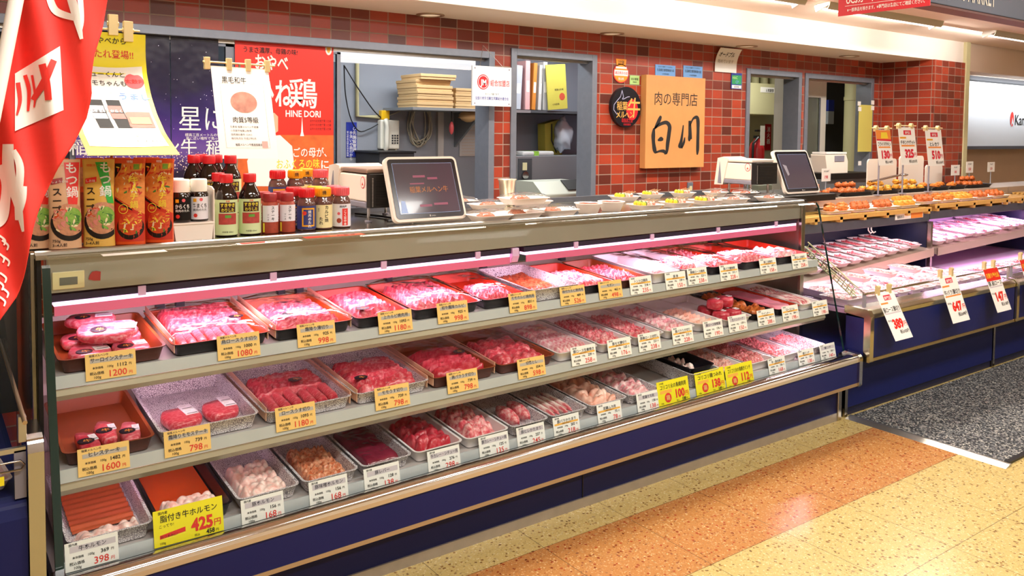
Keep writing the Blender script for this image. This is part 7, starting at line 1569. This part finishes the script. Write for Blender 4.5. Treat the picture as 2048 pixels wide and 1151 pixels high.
# wire guard hung at the end of the first open case
m = MB()
for i in range(12):
    t = i/11; y0, z0 = 2.62+0.30*t, 0.745+0.205*t; m.tube([(4.30, y0, z0), (4.30, y0+0.03, z0-0.055), (4.34, y0+0.035, z0-0.055)], 0.003, 'cream_paint', 5)
for dy, dz, dx in ((0, 0, 0), (0.015, -0.027, 0), (0.03, -0.055, 0), (0.033, -0.056, 0.04)): m.tube([(4.30+dx, 2.60+dy, 0.737+dz), (4.30+dx, 2.93+dy, 0.960+dz)], 0.004, 'cream_paint', 5)
tag(m.build('wire_basket'), 'slanted cream wire basket hanging at the clear end pane of the first open case', 'wire basket')

# fried food on top
G3 = 'fried pieces'
HALF = {}
def fproto(name, a, b, c, mt, fq, seed):
    fm = MB(); fm.blob((0, 0, c*1.15), (a*0.88, b*0.86, c), mt, 22, 14, 0.5, fq, seed); o = fm.build(name); HALF[name] = (a*1.22, b*1.22, c*1.15); return o
fried_a = fproto('fried_cutlet', 0.052, 0.036, 0.021, 'fried', 7, 0); fried_b = fproto('fried_chicken_piece', 0.033, 0.029, 0.019, 'fried_dark', 8, 3.3); fried_c = fproto('croquette', 0.046, 0.026, 0.019, 'fried_light', 6, 7.7)
USED = set()
def fry(proto, loc, rz, label, group):
    if proto.name in USED: o = proto.copy(); COL.objects.link(o)
    else: o = proto; USED.add(proto.name)
    o.location = loc; o.rotation_euler = (rnd.uniform(-0.06, 0.06), rnd.uniform(-0.06, 0.06), rz); return tag(o, label, 'fried food', group)
ZL = 1.159
dt = [(1640, 1688, 'black tray of dark fried chicken beside the second touch screen', fried_b, 'dark fried chicken piece in the black tray beside the second touch screen'), (1690, 1756, 'black tray of fried strips, second from the touch screen', fried_b, 'fried strip in the second black tray from the touch screen'), (1759, 1807, 'black tray of light fried food beside the metal tongs', fried_c, 'light croquette in the black tray beside the metal tongs'), (1809, 1872, 'black tray of croquettes under the 325 price flag', fried_c, 'croquette in the black tray under the 325 price flag'),
      (1874, 1906, 'black tray heaped with cutlets under the 510 price flag', fried_a, 'fried cutlet heaped under the 510 price flag'), (1908, 1938, 'black tray of golden cutlets, second from the end', fried_a, 'golden cutlet in the second last black tray'), (1941, 1988, 'last black tray of fried pieces before the shop panel', fried_b, 'fried piece in the last black tray')]
for i, (a, b, lb, pr, lp) in enumerate(dt):
    yb = 3.36; x0 = onY(a, 385, yb).x; x1 = onY(b, 378, yb).x; w_ = x1-x0
    r = thing('serving_tray', lb, 'tray', ((x0+x1)/2, yb, ZL), 0, 'black serving trays of fried food'); m = MB(); tray_mesh(m, w_-0.01, 0.27, 0.030, 'tray_black', 'tray_black', fl=0.02, r=0.02); m.build('tray_body', r)
    ha, hb, hc = HALF[pr.name]; W2, D2 = w_-0.085, 0.195; nx, ny = max(1, int(W2/(2*ha))), max(1, int(D2/(2*hb)))
    for l in range(3 if i == 4 else 2):
        for u in range(nx-l):
            for v in range(ny-l):
                fry(pr, ((x0+x1)/2+(u-(nx-1-l)/2)*W2/nx, yb+0.135+(v-(ny-1-l)/2)*D2/ny, ZL+0.007+2*hc*l), rnd.uniform(-0.12, 0.12), lp, lp+'s')
# front row of foam trays on the slatted racks
ft = [(1668, 'foam tray of two large fried cutlets beside the glass case corner', 'a'), (1745, 'long foam tray of fried food on the slatted rack, under the 130 price flag', 'b'), (1795, 'long foam tray of fried food on the slatted rack, under the 325 price flag', 'b'), (1845, 'foam tray of golden fried food on the slatted rack, under the 510 price flag', 'c'), (1885, 'foam tray of brown fried food at the end of the first slatted rack', 'b'), (1922, 'foam tray of fried food on the second slatted rack, first one', 'a'), (1958, 'foam tray of golden fried food on the second slatted rack, middle one', 'c'), (1992, 'foam tray of fried food on the second slatted rack, third one', 'b'), (2030, 'foam tray of fried food on the second slatted rack at the picture edge', 'b')]
ORD = ('first', 'second', 'third', 'fourth', 'fifth', 'sixth', 'seventh', 'eighth', 'ninth')
for j, (yy, zj) in enumerate(((3.137, 0.0), (3.258, 0.0))):
    for i, (px, lb, k) in enumerate(ft):
        x = onY(1668, 412, yy).x+0.02+i*0.283; zt = 1.0835 if x+0.14 < XB+0.02 else 1.0995
        if x+0.14 > XC_: zt = 1.1115
        lb2 = lb if j == 0 else '%s foam tray from the glass case in the back row of the slatted racks' % ORD[i]
        r = thing('food_tray', lb2, 'food tray', (x, yy, zt+0.001), 0.0, 'foam trays on the slatted racks'); m = MB(); tray_mesh(m, 0.27, 0.116, 0.022, 'foam', 'foam', fl=0.012, r=0.02, y=-0.058); m.build('tray_body', r)
        pr = {'a': fried_a, 'b': fried_b, 'c': fried_c}[k]; n = {'a': 2, 'b': 3, 'c': 3}[k]
        for u in range(n): fry(pr, (x-0.072+0.144*u/(n-1), yy, zt+0.011), {'a': 0.0, 'b': 0.3, 'c': 1.57}[k]+rnd.uniform(-0.1, 0.1), 'fried piece in the %s foam tray, %s row, counted from the glass case' % (ORD[i], ('front', 'back')[j]), 'fried pieces: '+lb2)
# metal tongs
c = onY(1765, 363, 3.5); m = MB(); m.tube([(c.x-0.32, 3.40, ZL+0.095), (c.x+0.15, 3.46, ZL+0.125), (c.x+0.24, 3.47, ZL+0.13)], 0.006, 'chrome', 6); m.tube([(c.x-0.32, 3.42, ZL+0.095), (c.x+0.15, 3.49, ZL+0.125), (c.x+0.24, 3.47, ZL+0.13)], 0.006, 'chrome', 6); m.blob((c.x+0.25, 3.47, ZL+0.13), (0.05, 0.03, 0.012), 'chrome', 8, 6, 0.1); tag(m.build('tongs'), 'metal tongs lying across the fried food trays', 'tongs')
# hanging and standing price sheets of the fried food
mat('sheet_orange', 'f2913a', 0.5); mat('price_red', 'd8203c', 0.5)
def price_flag(px_tl, px_tr, px_b, pole, label, name, price, tax, special=False):
    Y = 3.315; A, Bq = onY(*px_tl, Y), onY(*px_tr, Y); z0 = onY((px_tl[0]+px_tr[0])/2, px_b, Y).z; x0, x1 = A.x, Bq.x; z1 = (A.z+Bq.z)/2; W = x1-x0; Hh = z1-z0
    bs = onY(pole[0], pole[1], Y); r = wthing('price_flag', label, 'price flag', (bs.x, Y, ZL)); r['group'] = 'standing price flags'
    m = MB(); m.cyl((bs.x, Y+0.004, ZL), (bs.x, Y+0.004, z1+0.01), 0.0065, 'shell_grey', n=8); m.cyl((bs.x, Y+0.004, ZL), (bs.x, Y+0.004, ZL+0.006), 0.03, 'shell_grey', n=16); m.build('pole', r)
    m = MB(); m.cyl((x0-0.035, Y, z1+0.012), (x1+0.035, Y, z1+0.012), 0.0035, 'clip_gold', n=6); m.build('clip_bar', r)
    for f in (0.1, 0.85): m = MB(); m.cyl((x0+W*f, Y-0.012, z1+0.016), (x0+W*f, Y+0.012, z1+0.016), 0.016, 'clip_gold', n=10); m.box(x0+W*f-0.02, x0+W*f+0.02, Y-0.008, Y+0.008, z1-0.012, z1+0.01, 'clip_gold'); m.build('clip', r)
    PP = lambda e: (lambda a, b: (x0+a*W+0.06*W*(1-b)*1.0, Y-0.006-e-0.03*(1-b), z0+b*Hh)); m = MB(); c = [(0, 0), (1, 0), (1, 1), (0, 1)]
    m.add([PP(0.001)(a, b) for a, b in c]+[PP(0)(a, b) for a, b in c], [(0, 1, 2, 3), (7, 6, 5, 4), (0, 4, 5, 1), (1, 5, 6, 2), (2, 6, 7, 3), (3, 7, 4, 0)], 'paper'); m.build('sheet', r); m = MB(); Q = PP(0.0018); Q2 = PP(0.0026)
    if special: m.flat([(0, 0.74), (1, 0.72), (1, 0.99), (0, 0.99)], Q, 'sheet_orange'); m.flat([(0.3, 0.76), (0.8, 0.76), (0.75, 0.93), (0.35, 0.93)], Q2, 'print_yellow'); m.flat([(0.0, 0.70), (1, 0.68), (1, 0.73), (0, 0.74)], Q2, 'price_red')
    else: m.flat([(0.3, 0.80), (0.75, 0.80), (0.75, 0.92), (0.3, 0.92)], Q, 'price_red'); txt(m, '専門店', 0.525, 0.825, 0.08, Q2, W, Hh, 'paper', 'c', 0.02, 0.4); m.flat([(0.06, 0.70), (0.42, 0.70), (0.42, 0.745), (0.06, 0.745)], Q, 'cap_yellow')
    txt(m, name, 0.5, 0.55, 0.13, Q2, W, Hh, 'ink', 'c', 0.02, 0.86); m.flat([(0.1, 0.49), (0.9, 0.49), (0.9, 0.53), (0.1, 0.53)], Q, 'sheet_orange'); txt(m, price, 0.80, 0.20, 0.30, Q2, W, Hh, 'price_red', 'r', 0.05, 0.55); txt(m, '円', 0.82, 0.22, 0.13, Q2, W, Hh, 'price_red', 'l', 0.01); txt(m, '税込'+tax+'円', 0.95, 0.06, 0.09, Q2, W, Hh, 'ink', 'r', 0.02, 0.5); m.build('lettering', r)
price_flag((1749, 257), (1778, 262), 330, (1757, 388), 'standing price flag reading 130 with an orange top', 'フライドチキン', '130', '140', True)
price_flag((1794, 254), (1827, 255), 329, (1805, 385), 'standing price flag reading 325', 'チキンナゲット', '325', '351')
price_flag((1848, 258), (1880, 260), 331, (1857, 382), 'standing price flag reading 510', 'ヒレカツ', '510', '550')
for i, (a, b, c, d, t, lb) in enumerate(((1644, 337, 1661, 362, '198', 'small white price tag standing in the tray beside the touch screen'), (1903, 330, 1919, 350, '180', 'small white price tag with red figures among the cutlets'), (1933, 323, 1946, 345, '150', 'small white price tag before the seventh tray, tilted'), (1976, 324, 1989, 343, '120', 'small white price tag at the end, before the shop panel'))):
    Y = 3.50; x0, z1 = wp(a, b, Y); x1, z0 = wp(c, d, Y); r = wthing('price_tag', lb, 'price tag', ((x0+x1)/2, Y, ZL)); r['group'] = 'small price tags in the fried food'; W, Hh = x1-x0, z1-z0
    m = MB(); m.box(x0, x1, Y, Y+0.002, z0, z1, 'paper'); m.build('card', r); m = MB(); m.cyl(((x0+x1)/2, Y+0.004, ZL), ((x0+x1)/2, Y+0.004, z0+0.02), 0.004, 'bag_clear', n=6); m.build('stick', r); m = MB(); PQ = lambda a, b: (x0+a*W, Y-0.001, z0+b*Hh); txt(m, 'からあげ', 0.5, 0.72, 0.17, PQ, W, Hh, 'ink', 'c', 0.01, 0.85); txt(m, t, 0.5, 0.22, 0.34, PQ, W, Hh, 'price_red', 'c', 0.02, 0.8); m.build('lettering', r)
for i, (a, b, c, d, lb) in enumerate(((1736, 318, 1792, 372, 'white upright board behind the 130 and 325 price flags'), (1800, 312, 1846, 368, 'white upright board between the 325 and 510 price flags'), (1852, 330, 1884, 366, 'white upright board behind the 510 price flag'))):
    Y = 3.64; x0, z1 = wp(a, b, Y); x1, _ = wp(c, d, Y); m = MB(); m.prism(rrect(x0, x1, ZL, z1, 0.03, 4), Y, Y+0.01, 'box_white', 'y'); tag(m.build('splash_board'), lb, 'board', 'white boards behind the fried food')
# price sheets hung over the bumper of the first and second case
def hang_sheet(tl, tr, bl, label, head, name, price, tax, headred=False, Y=2.508):
    A, Bq = onY(*tl, Y), onY(*tr, Y); C = onX(*bl, A.x); W = Bq.x-A.x; dy = A.y-C.y; dz = A.z-C.z; Hh = math.hypot(dy, dz)
    r = wthing('price_sheet', label, 'price sheet', (A.x+W/2, Y, A.z)); r['group'] = 'price sheets over the bumpers'; ny, nz = dz/Hh, -dy/Hh
    PP = lambda e: (lambda a, b: (A.x+a*W, A.y-(1-b)*dy-e*ny, A.z-(1-b)*dz-e*nz*-1)); c = [(0, 0), (1, 0), (1, 1), (0, 1)]; m = MB()
    m.add([PP(0.0012)(a, b) for a, b in c]+[PP(0)(a, b) for a, b in c], [(0, 1, 2, 3), (7, 6, 5, 4), (0, 4, 5, 1), (1, 5, 6, 2), (2, 6, 7, 3), (3, 7, 4, 0)], 'paper'); m.build('sheet', r); m = MB(); Q, Q2 = PP(0.002), PP(0.003)
    if headred: m.flat([(0, 0.70), (1, 0.70), (1, 0.98), (0, 0.98)], Q, 'print_red'); txt(m, head, 0.5, 0.78, 0.12, Q2, W, Hh, 'print_yellow', 'c', 0.02, 0.86)
    else: m.flat([(0.33, 0.84), (0.72, 0.84), (0.72, 0.95), (0.33, 0.95)], Q, 'price_red'); txt(m, head, 0.525, 0.86, 0.08, Q2, W, Hh, 'paper', 'c', 0.02, 0.36); m.flat([(0.05, 0.765), (0.45, 0.765), (0.45, 0.80), (0.05, 0.80)], Q, 'sheet_orange')
    txt(m, name, 0.5, 0.60, 0.12, Q2, W, Hh, 'ink', 'c', 0.03, 0.92); m.flat([(0.05, 0.55), (0.95, 0.55), (0.95, 0.58), (0.05, 0.58)], Q, 'sheet_orange' if 'バラ' in name else 'band_lilac'); txt(m, '本体100g', 0.04, 0.40, 0.055, Q2, W, Hh, 'ink', 'l', 0, 0.2); txt(m, price, 0.80, 0.25, 0.26, Q2, W, Hh, 'print_red', 'r', 0.05, 0.55); txt(m, '円', 0.82, 0.27, 0.12, Q2, W, Hh, 'print_red', 'l', 0.01); txt(m, '税込'+tax+'円', 0.95, 0.13, 0.09, Q2, W, Hh, 'ink', 'r', 0.02, 0.5); m.build('lettering', r)
    for f in (0.15, 0.8): m = MB(); m.box(A.x+W*f-0.012, A.x+W*f+0.012, A.y-0.006, A.y+0.014, A.z-0.01, A.z+0.035, 'clip_gold'); m.cyl((A.x+W*f-0.014, A.y+0.003, A.z+0.035), (A.x+W*f+0.014, A.y+0.003, A.z+0.035), 0.011, 'clip_gold', n=10); m.build('clip', r, 0.002)
hang_sheet((1751, 588), (1786, 582), (1791, 682), 'hanging price sheet reading 389, first past the glass case', '専門店', '豚ロース薄切り', '389', '420')
hang_sheet((1876, 554), (1910, 548), (1906, 647), 'hanging price sheet reading 647', '専門店', '牛バラ薄切り', '647', '698')
hang_sheet((1965, 537), (1993, 530), (1995, 625), 'hanging price sheet reading 147 with a red head', '日替り奉仕品', '豚 肩ロース', '147', '158', True)
hang_sheet((2038, 518), (2062, 513), (2062, 600), 'hanging price sheet cut by the picture edge', '日替り奉仕品', '牛 切落し', '198', '213', True)
# labels on the canopy fascia
def fas(px0, py0, px1, py1, label, mt, st):
    Y = 3.086; x0, z1 = wp(px0, py0, Y); x1, z0 = wp(px1, py0+(py1-py0), Y); z1 = onY((px0+px1)/2, py0, Y).z; z0 = onY((px0+px1)/2, py1, Y).z; r = wthing('fascia_label', label, 'label', ((x0+x1)/2, Y, z0)); m = MB(); m.box(x0, x1, Y, Y+0.003, z0, z1, 'paper'); m.build('sheet', r); W, Hh = x1-x0, z1-z0; m = MB(); PQ = lambda a, b: (x0+a*W, Y-0.001, z0+b*Hh)
    if mt: m.flat([(0.55, 0.03), (0.98, 0.03), (0.98, 0.97), (0.55, 0.97)], PQ, mt)
    txt(m, st, 0.06, 0.2, 0.5, PQ, W, Hh, 'ink', 'l', 0.02, 0.45); m.build('lettering', r)
fas(1791, 424, 1846, 437, 'white and orange label on the dark canopy edge of the first open case', 'sheet_orange', '価格表示'); fas(2005, 399, 2021, 407, 'small white label on the canopy edge of the second open case', None, '140')
# white hooks under the first canopy
for i, px in enumerate((1737, 1743)):
    x, z = wp(px, 455, 3.15); m = MB(); m.tube([(x, 3.15, 0.975), (x, 3.15, 0.945), (x+0.012, 3.14, 0.925), (x+0.02, 3.13, 0.935)], 0.005, 'white', 6); tag(m.build('white_hook'), 'white plastic hook under the canopy of the first open case, %s' % ('nearer the glass case', 'nearer the divider')[i], 'hook', 'hooks under the canopy')

# ------------------------------------------------------------------ neighbouring case, flag and things overhead
mat('steel_dark', '6a6e80', 0.25, 0.9, var=0.15, scale=9); r = wthing('open_case', 'navy open meat case at the flag, with a chrome corner', 'display case', (-0.6, 2.9, 0))
m = MB(); m.prism([(2.50, 0.0), (2.50, 0.56), (2.512, 0.598), (2.54, 0.612), (3.4, 0.612), (3.4, 0.0)], -1.6, 0.222, 'navy', 'x', smooth=False); m.build('body', r, 0.01)
m = MB(); m.prism([(2.488, 0.0), (2.488, 0.735), (2.50, 0.765), (2.53, 0.775), (2.66, 0.775), (2.66, 0.0)], 0.224, 0.262, 'chrome', 'x'); m.build('end_trim', r, 0.008)
m = MB(); m.box(-1.6, 0.222, 2.52, 2.526, 0.612, 0.74, 'acrylic'); ac = m.build('acrylic_front', r); m = MB(); m.box(-1.6, 0.222, 2.515, 2.53, 0.735, 0.748, 'aluminium'); m.box(0.195, 0.222, 2.515, 2.53, 0.61, 0.74, 'shell_grey'); o = m.build('edge_rail', None, loc=(-0.6, 2.9, 0)); o.location = (0, 0, 0); o.parent = ac
m = MB(); m.prism([(2.53, 0.70), (2.53, 0.80), (3.30, 1.16), (3.38, 1.16), (3.38, 0.62), (2.7, 0.62)], 0.205, 0.211, 'acrylic', 'x'); m.build('end_pane', r); m = MB(); a, b = onX(0, 680, 0.215), onX(50, 845, 0.215); m.tube([tuple(b), (0.215, b.y+0.4, b.z+0.03), tuple(a)], 0.006, 'gold_trim', 8); m.build('pane_rail', r)
m = MB(); m.box(0.205, 0.225, 2.515, 2.545, 0.76, 0.83, 'aluminium'); m.build('bracket', r, 0.002)
m = MB(); m.box(-1.6, 0.272, 3.30, 3.4, 0.612, 1.22, 'steel_dark'); m.build('back_panel', r)
for i in range(3): pack('red', 0.12-0.17*i, 2.66, 0.615, 0.1, 'red meat pack behind the acrylic front of the case at the flag', 'packs in the case at the flag')
p0, p1 = onY(0, 955, 2.505), onY(46, 928, 2.505); m = MB(); zc_ = p1.z; m.tube([(p0.x-0.2, 2.505, zc_+0.012), (p1.x-0.005, 2.505, zc_+0.012), (p1.x+0.004, 2.505, zc_), (p1.x-0.005, 2.505, zc_-0.012), (p0.x-0.2, 2.505, zc_-0.012)], 0.003, 'chrome', 6); tag(m.build('wire_card_holder'), 'long wire loop card holder on the acrylic front beside the chrome corner', 'card holder')
x, z = wp(4, 962, 2.508); m = MB(); m.box(x-0.03, x+0.005, 2.507, 2.509, z-0.012, z+0.012, 'card_yellow'); tag(m.build('price_slip'), 'small yellow slip behind the wire holder at the flag', 'slip')
# red flag on a slanted white pole
mat('flag_red', 'f0342a', 0.65); mat('flag_mark', 'fbf3ea', 0.6)
RE = [(-60, 232), (0, 215), (60, 205), (110, 189), (160, 182), (190, 184), (235, 174), (285, 149), (340, 114), (400, 85), (450, 68), (500, 58), (550, 48), (590, 36), (640, 0), (690, -45)]
def redge(y):
    for (a, p), (b, q) in zip(RE, RE[1:]):
        if y <= b: return p+(q-p)*(y-a)/(b-a)
    return RE[-1][1]
def ledge(y): return min(34-0.194*y-4, redge(y)-12) if y < 330 else -36-(y-330)*0.08
FY = 1.5
def fwave(px, py): return FY+0.020*math.sin(px*0.030+py*0.006)+0.010*math.sin(px*0.07-py*0.012)
def fpt(px, py, e=0.0): return tuple(onY(px, py, fwave(px, py)-e))
r = thing('store_flag', 'tall red cloth flag with white brush characters on a white pole beside the counter', 'flag', (0.11, FY, 0.0))
m = MB(); g1_ = lambda u, v: (lambda y: fpt(ledge(y)+(redge(y)-ledge(y))*u, y))(-60+740*(1-v)); m.grid(g1_, 26, 60, 'flag_red'); cl = m.build('cloth', None); cl.parent = r; cl.location = (-0.11, -FY, 0); s = cl.modifiers.new('thickness', 'SOLIDIFY'); s.thickness = 0.0012
m = MB()
def mark(pts, mt='flag_mark', e=0.0022): m.add([fpt(a, b, e) for a, b in pts], [tuple(range(len(pts)))], mt)
def mstroke(pts, mt='flag_mark', e=0.0022):
    """(x, y, width) strokes in small steps along the cloth"""
    P_ = crom(pts, 7); L = []
    for i, (a, b, w) in enumerate(P_):
        p, n = P_[max(0, i-1)], P_[min(len(P_)-1, i+1)]; dx, dy = n[0]-p[0], n[1]-p[1]; d = math.hypot(dx, dy) or 1; L.append(((a-dy/d*w/2, b+dx/d*w/2), (a+dy/d*w/2, b-dx/d*w/2)))
    N = len(L)-1
    m.grid(lambda u, v: fpt(*[p+(q-p)*u for p, q in zip(*L[round(v*N)])], e), 3, N, mt)
m.grid(lambda u, v: fpt((30+u*90)*(1-v)+(30+u*97)*v, (147-55*u)*(1-v)+(262-42*u)*v, 0.0022), 24, 12, 'flag_mark')
mstroke([(84, 128, 15), (93, 165, 15), (97, 200, 14)], 'flag_red', 0.0036); mstroke([(108, 120, 13), (90, 160, 15), (66, 200, 11)], 'flag_red', 0.0036); mstroke([(36, 165, 9), (40, 200, 8), (34, 230, 4)], 'flag_red', 0.0036); mstroke([(50, 150, 8), (58, 180, 8), (56, 222, 5)], 'flag_red', 0.0036); mstroke([(64, 150, 5), (70, 190, 5), (68, 215, 3)], 'flag_red', 0.0036)
mk = m.build('brush_mark', None); mk.parent = r; mk.location = (-0.11, -FY, 0); m = MB(); mstroke([(98, -8, 14), (112, 22, 15), (150, 36, 12)]); mstroke([(140, -12, 18), (152, 30, 17), (163, 78, 7)]); mstroke([(160, -5, 12), (164, 40, 8), (160, 70, 4)])
mk = m.build('brush_mark', None); mk.parent = r; mk.location = (-0.11, -FY, 0); m = MB(); mstroke([(16, 288, 22), (18, 345, 24), (36, 410, 16), (46, 463, 5)]); mstroke([(27, 300, 10), (40, 335, 16), (36, 400, 14), (33, 440, 6)]); mstroke([(0, 330, 20), (12, 370, 18), (6, 430, 22), (-8, 450, 16)]); mstroke([(48, 372, 12), (45, 400, 14), (38, 435, 6)])
mk = m.build('brush_mark', None); mk.parent = r; mk.location = (-0.11, -FY, 0); m = MB()
for k, (x, y) in enumerate(((4, 470), (10, 480), (2, 505), (12, 512), (6, 545), (0, 560), (10, 575), (4, 592))): mstroke([(x-6, y, 4), (x+6, y+10, 4), (x+4, y+20, 3)])
mk = m.build('small_writing', None); mk.parent = r; mk.location = (-0.11, -FY, 0)
m = MB(); a, b = onY(36, -20, FY-0.02), onY(-3, 178, FY-0.02); d = (Vector(a)-Vector(b)); m.cyl(tuple(Vector(a)+d*0.7), tuple(Vector(b)-d*3.0), 0.0105, 'flag_mark', n=12)
e_ = Vector(b)-d*3.0; m.cyl(tuple(e_), (e_.x-0.02, e_.y, 0.02), 0.0105, 'flag_mark', n=12); pl = m.build('pole', None); pl.parent = r; pl.location = (-0.11, -FY, 0)
m = MB(); m.lathe([(0, 0), (0.17, 0), (0.17, 0.03), (0.05, 0.07), (0, 0.07)], 'black', 24, (e_.x-0.02, e_.y, 0)); fb = m.build('foot', None); fb.parent = r; fb.location = (-0.11, -FY, 0)
# hanging red banner, shop board and lamp fittings
mat('banner_red', 'c81e28', 0.5); mat('board_blue', '4a5266', 0.45); mat('board_brown', '6a3a30', 0.5); mat('letter_cream', 'e9e6dc', 0.5); mat('reflector', 'c4c0a8', 0.35, 0.3)
XBn = 3.0; a, b = onX(1676, 33, XBn), onX(1860, 5, XBn); L_ = a.y-b.y
r = wthing('hanging_banner', 'red hanging banner with white small print below the ceiling', 'banner', (XBn, (a.y+b.y)/2, a.z)); m = MB(); m.box(XBn, XBn+0.003, b.y, a.y, a.z, 2.70, 'banner_red'); m.build('sheet', r); m = MB(); m.cyl((XBn+0.0015, b.y-0.02, 2.70), (XBn+0.0015, a.y+0.02, 2.70), 0.008, 'aluminium', n=8); m.cyl((XBn, (a.y+b.y)/2, 2.70), (XBn, (a.y+b.y)/2, 2.75), 0.004, 'aluminium', n=6); m.build('rod', r)
PB = lambda p, q: (XBn-0.001, a.y-p, a.z+q); m = MB(); m.text('UCSカード・ユニコカード', 0.035, 0.046, 0.036, PB, 'letter_cream', 'l', 0.025, fit=0.31); m.flat([(0.03, 0.036), (0.33, 0.036), (0.33, 0.0375), (0.03, 0.0375)], PB, 'letter_cream'); m.text('※一部商品を除きます。※専門店は各店にてご確認ください。', 0.04, 0.014, 0.0165, PB, 'letter_cream', 'l', 0.02, fit=0.31); m.text('お支払いは', 0.035, 0.10, 0.04, PB, 'letter_cream', 'l', 0.02); m.build('lettering', r)
YBd = 2.2; zb_ = 2.268; zr_ = onY(1990, 17, YBd); r = wthing('shop_board', 'slate blue overhead board with pale capital letters', 'sign board', (5.2, YBd, zb_)); m = MB(); m.box(3.7, 8.0, YBd, YBd+0.10, zb_+0.012, 2.74, 'board_blue'); m.build('board', r, 0.004); m = MB(); m.box(3.7, 8.0, YBd+0.006, YBd+0.11, zb_, zb_+0.012, 'board_brown'); m.build('soffit', r); m = MB(); m.text('FOODS MARKET', zr_.x, zb_+0.055, 0.135, lambda p, q: (p, YBd-0.002, q), 'letter_cream', 'r', 0.014, sx=0.62); m.build('lettering', r)
def reflector(x0, x1, y, z, label):
    r = wthing('lamp_reflector', label, 'light fitting', ((x0+x1)/2, y, z)); r['group'] = 'curved lamp fittings along the ceiling'; pr = [(y+0.0+0.13*(1-math.cos(t)), z+0.12*math.sin(t)) for t in [math.radians(-18+9*i) for i in range(13)]]; pr2 = [(p+0.003, q) for p, q in reversed(pr)]
    pr = [(y-0.02*math.sin(math.pi*i/12), z+0.095*i/12) for i in range(13)]; pr2 = [(p+0.004, q+0.0) for p, q in reversed(pr)]; m = MB(); m.prism(pr+pr2, x0, x1, 'reflector', 'x', smooth=True); m.build('reflector', r)
    m = MB(); m.box(x0+0.02, x1-0.02, y+0.02, y+0.08, 2.46, 2.492, 'white'); m.build('housing', r); m = MB(); m.cyl((x0+0.05, y+0.06, z+0.015), (x1-0.05, y+0.06, z+0.015), 0.013, 'lamp_tube', n=10); m.build('tube', r)
    for x in (x0, x1-0.012): m = MB(); m.prism([(y-0.012, z+0.03), (y+0.09, z-0.01), (y+0.10, z+0.03), (y+0.08, 2.492), (y-0.012, 2.492)], x, x+0.012, 'white', 'x'); m.build('end_bracket', r)
mat('lamp_tube', 'fff4e6', 0.4, emit=3.0)
p1_ = onY(1655, 18, 3.30); p2_ = onY(1880, 52, 3.30); p3_ = onY(1988, 62, 3.30)
reflector(p1_.x, p2_.x+0.02, 3.30, 2.445, 'curved lamp reflector behind the red banner'); reflector(p3_.x, p3_.x+1.6, 3.30, 2.445, 'curved lamp reflector below the slate blue board'); reflector(p1_.x-1.75, p1_.x-0.25, 3.30, 2.445, 'curved lamp reflector before the red banner, out over the glass case')
for x in (1.2, 2.8, 4.3, 5.8, 7.4): area('soffit_lamp', (x, 3.42, 2.44), (math.radians(96), 0, 0), 1.2, 0.06, 3.6, WARM)
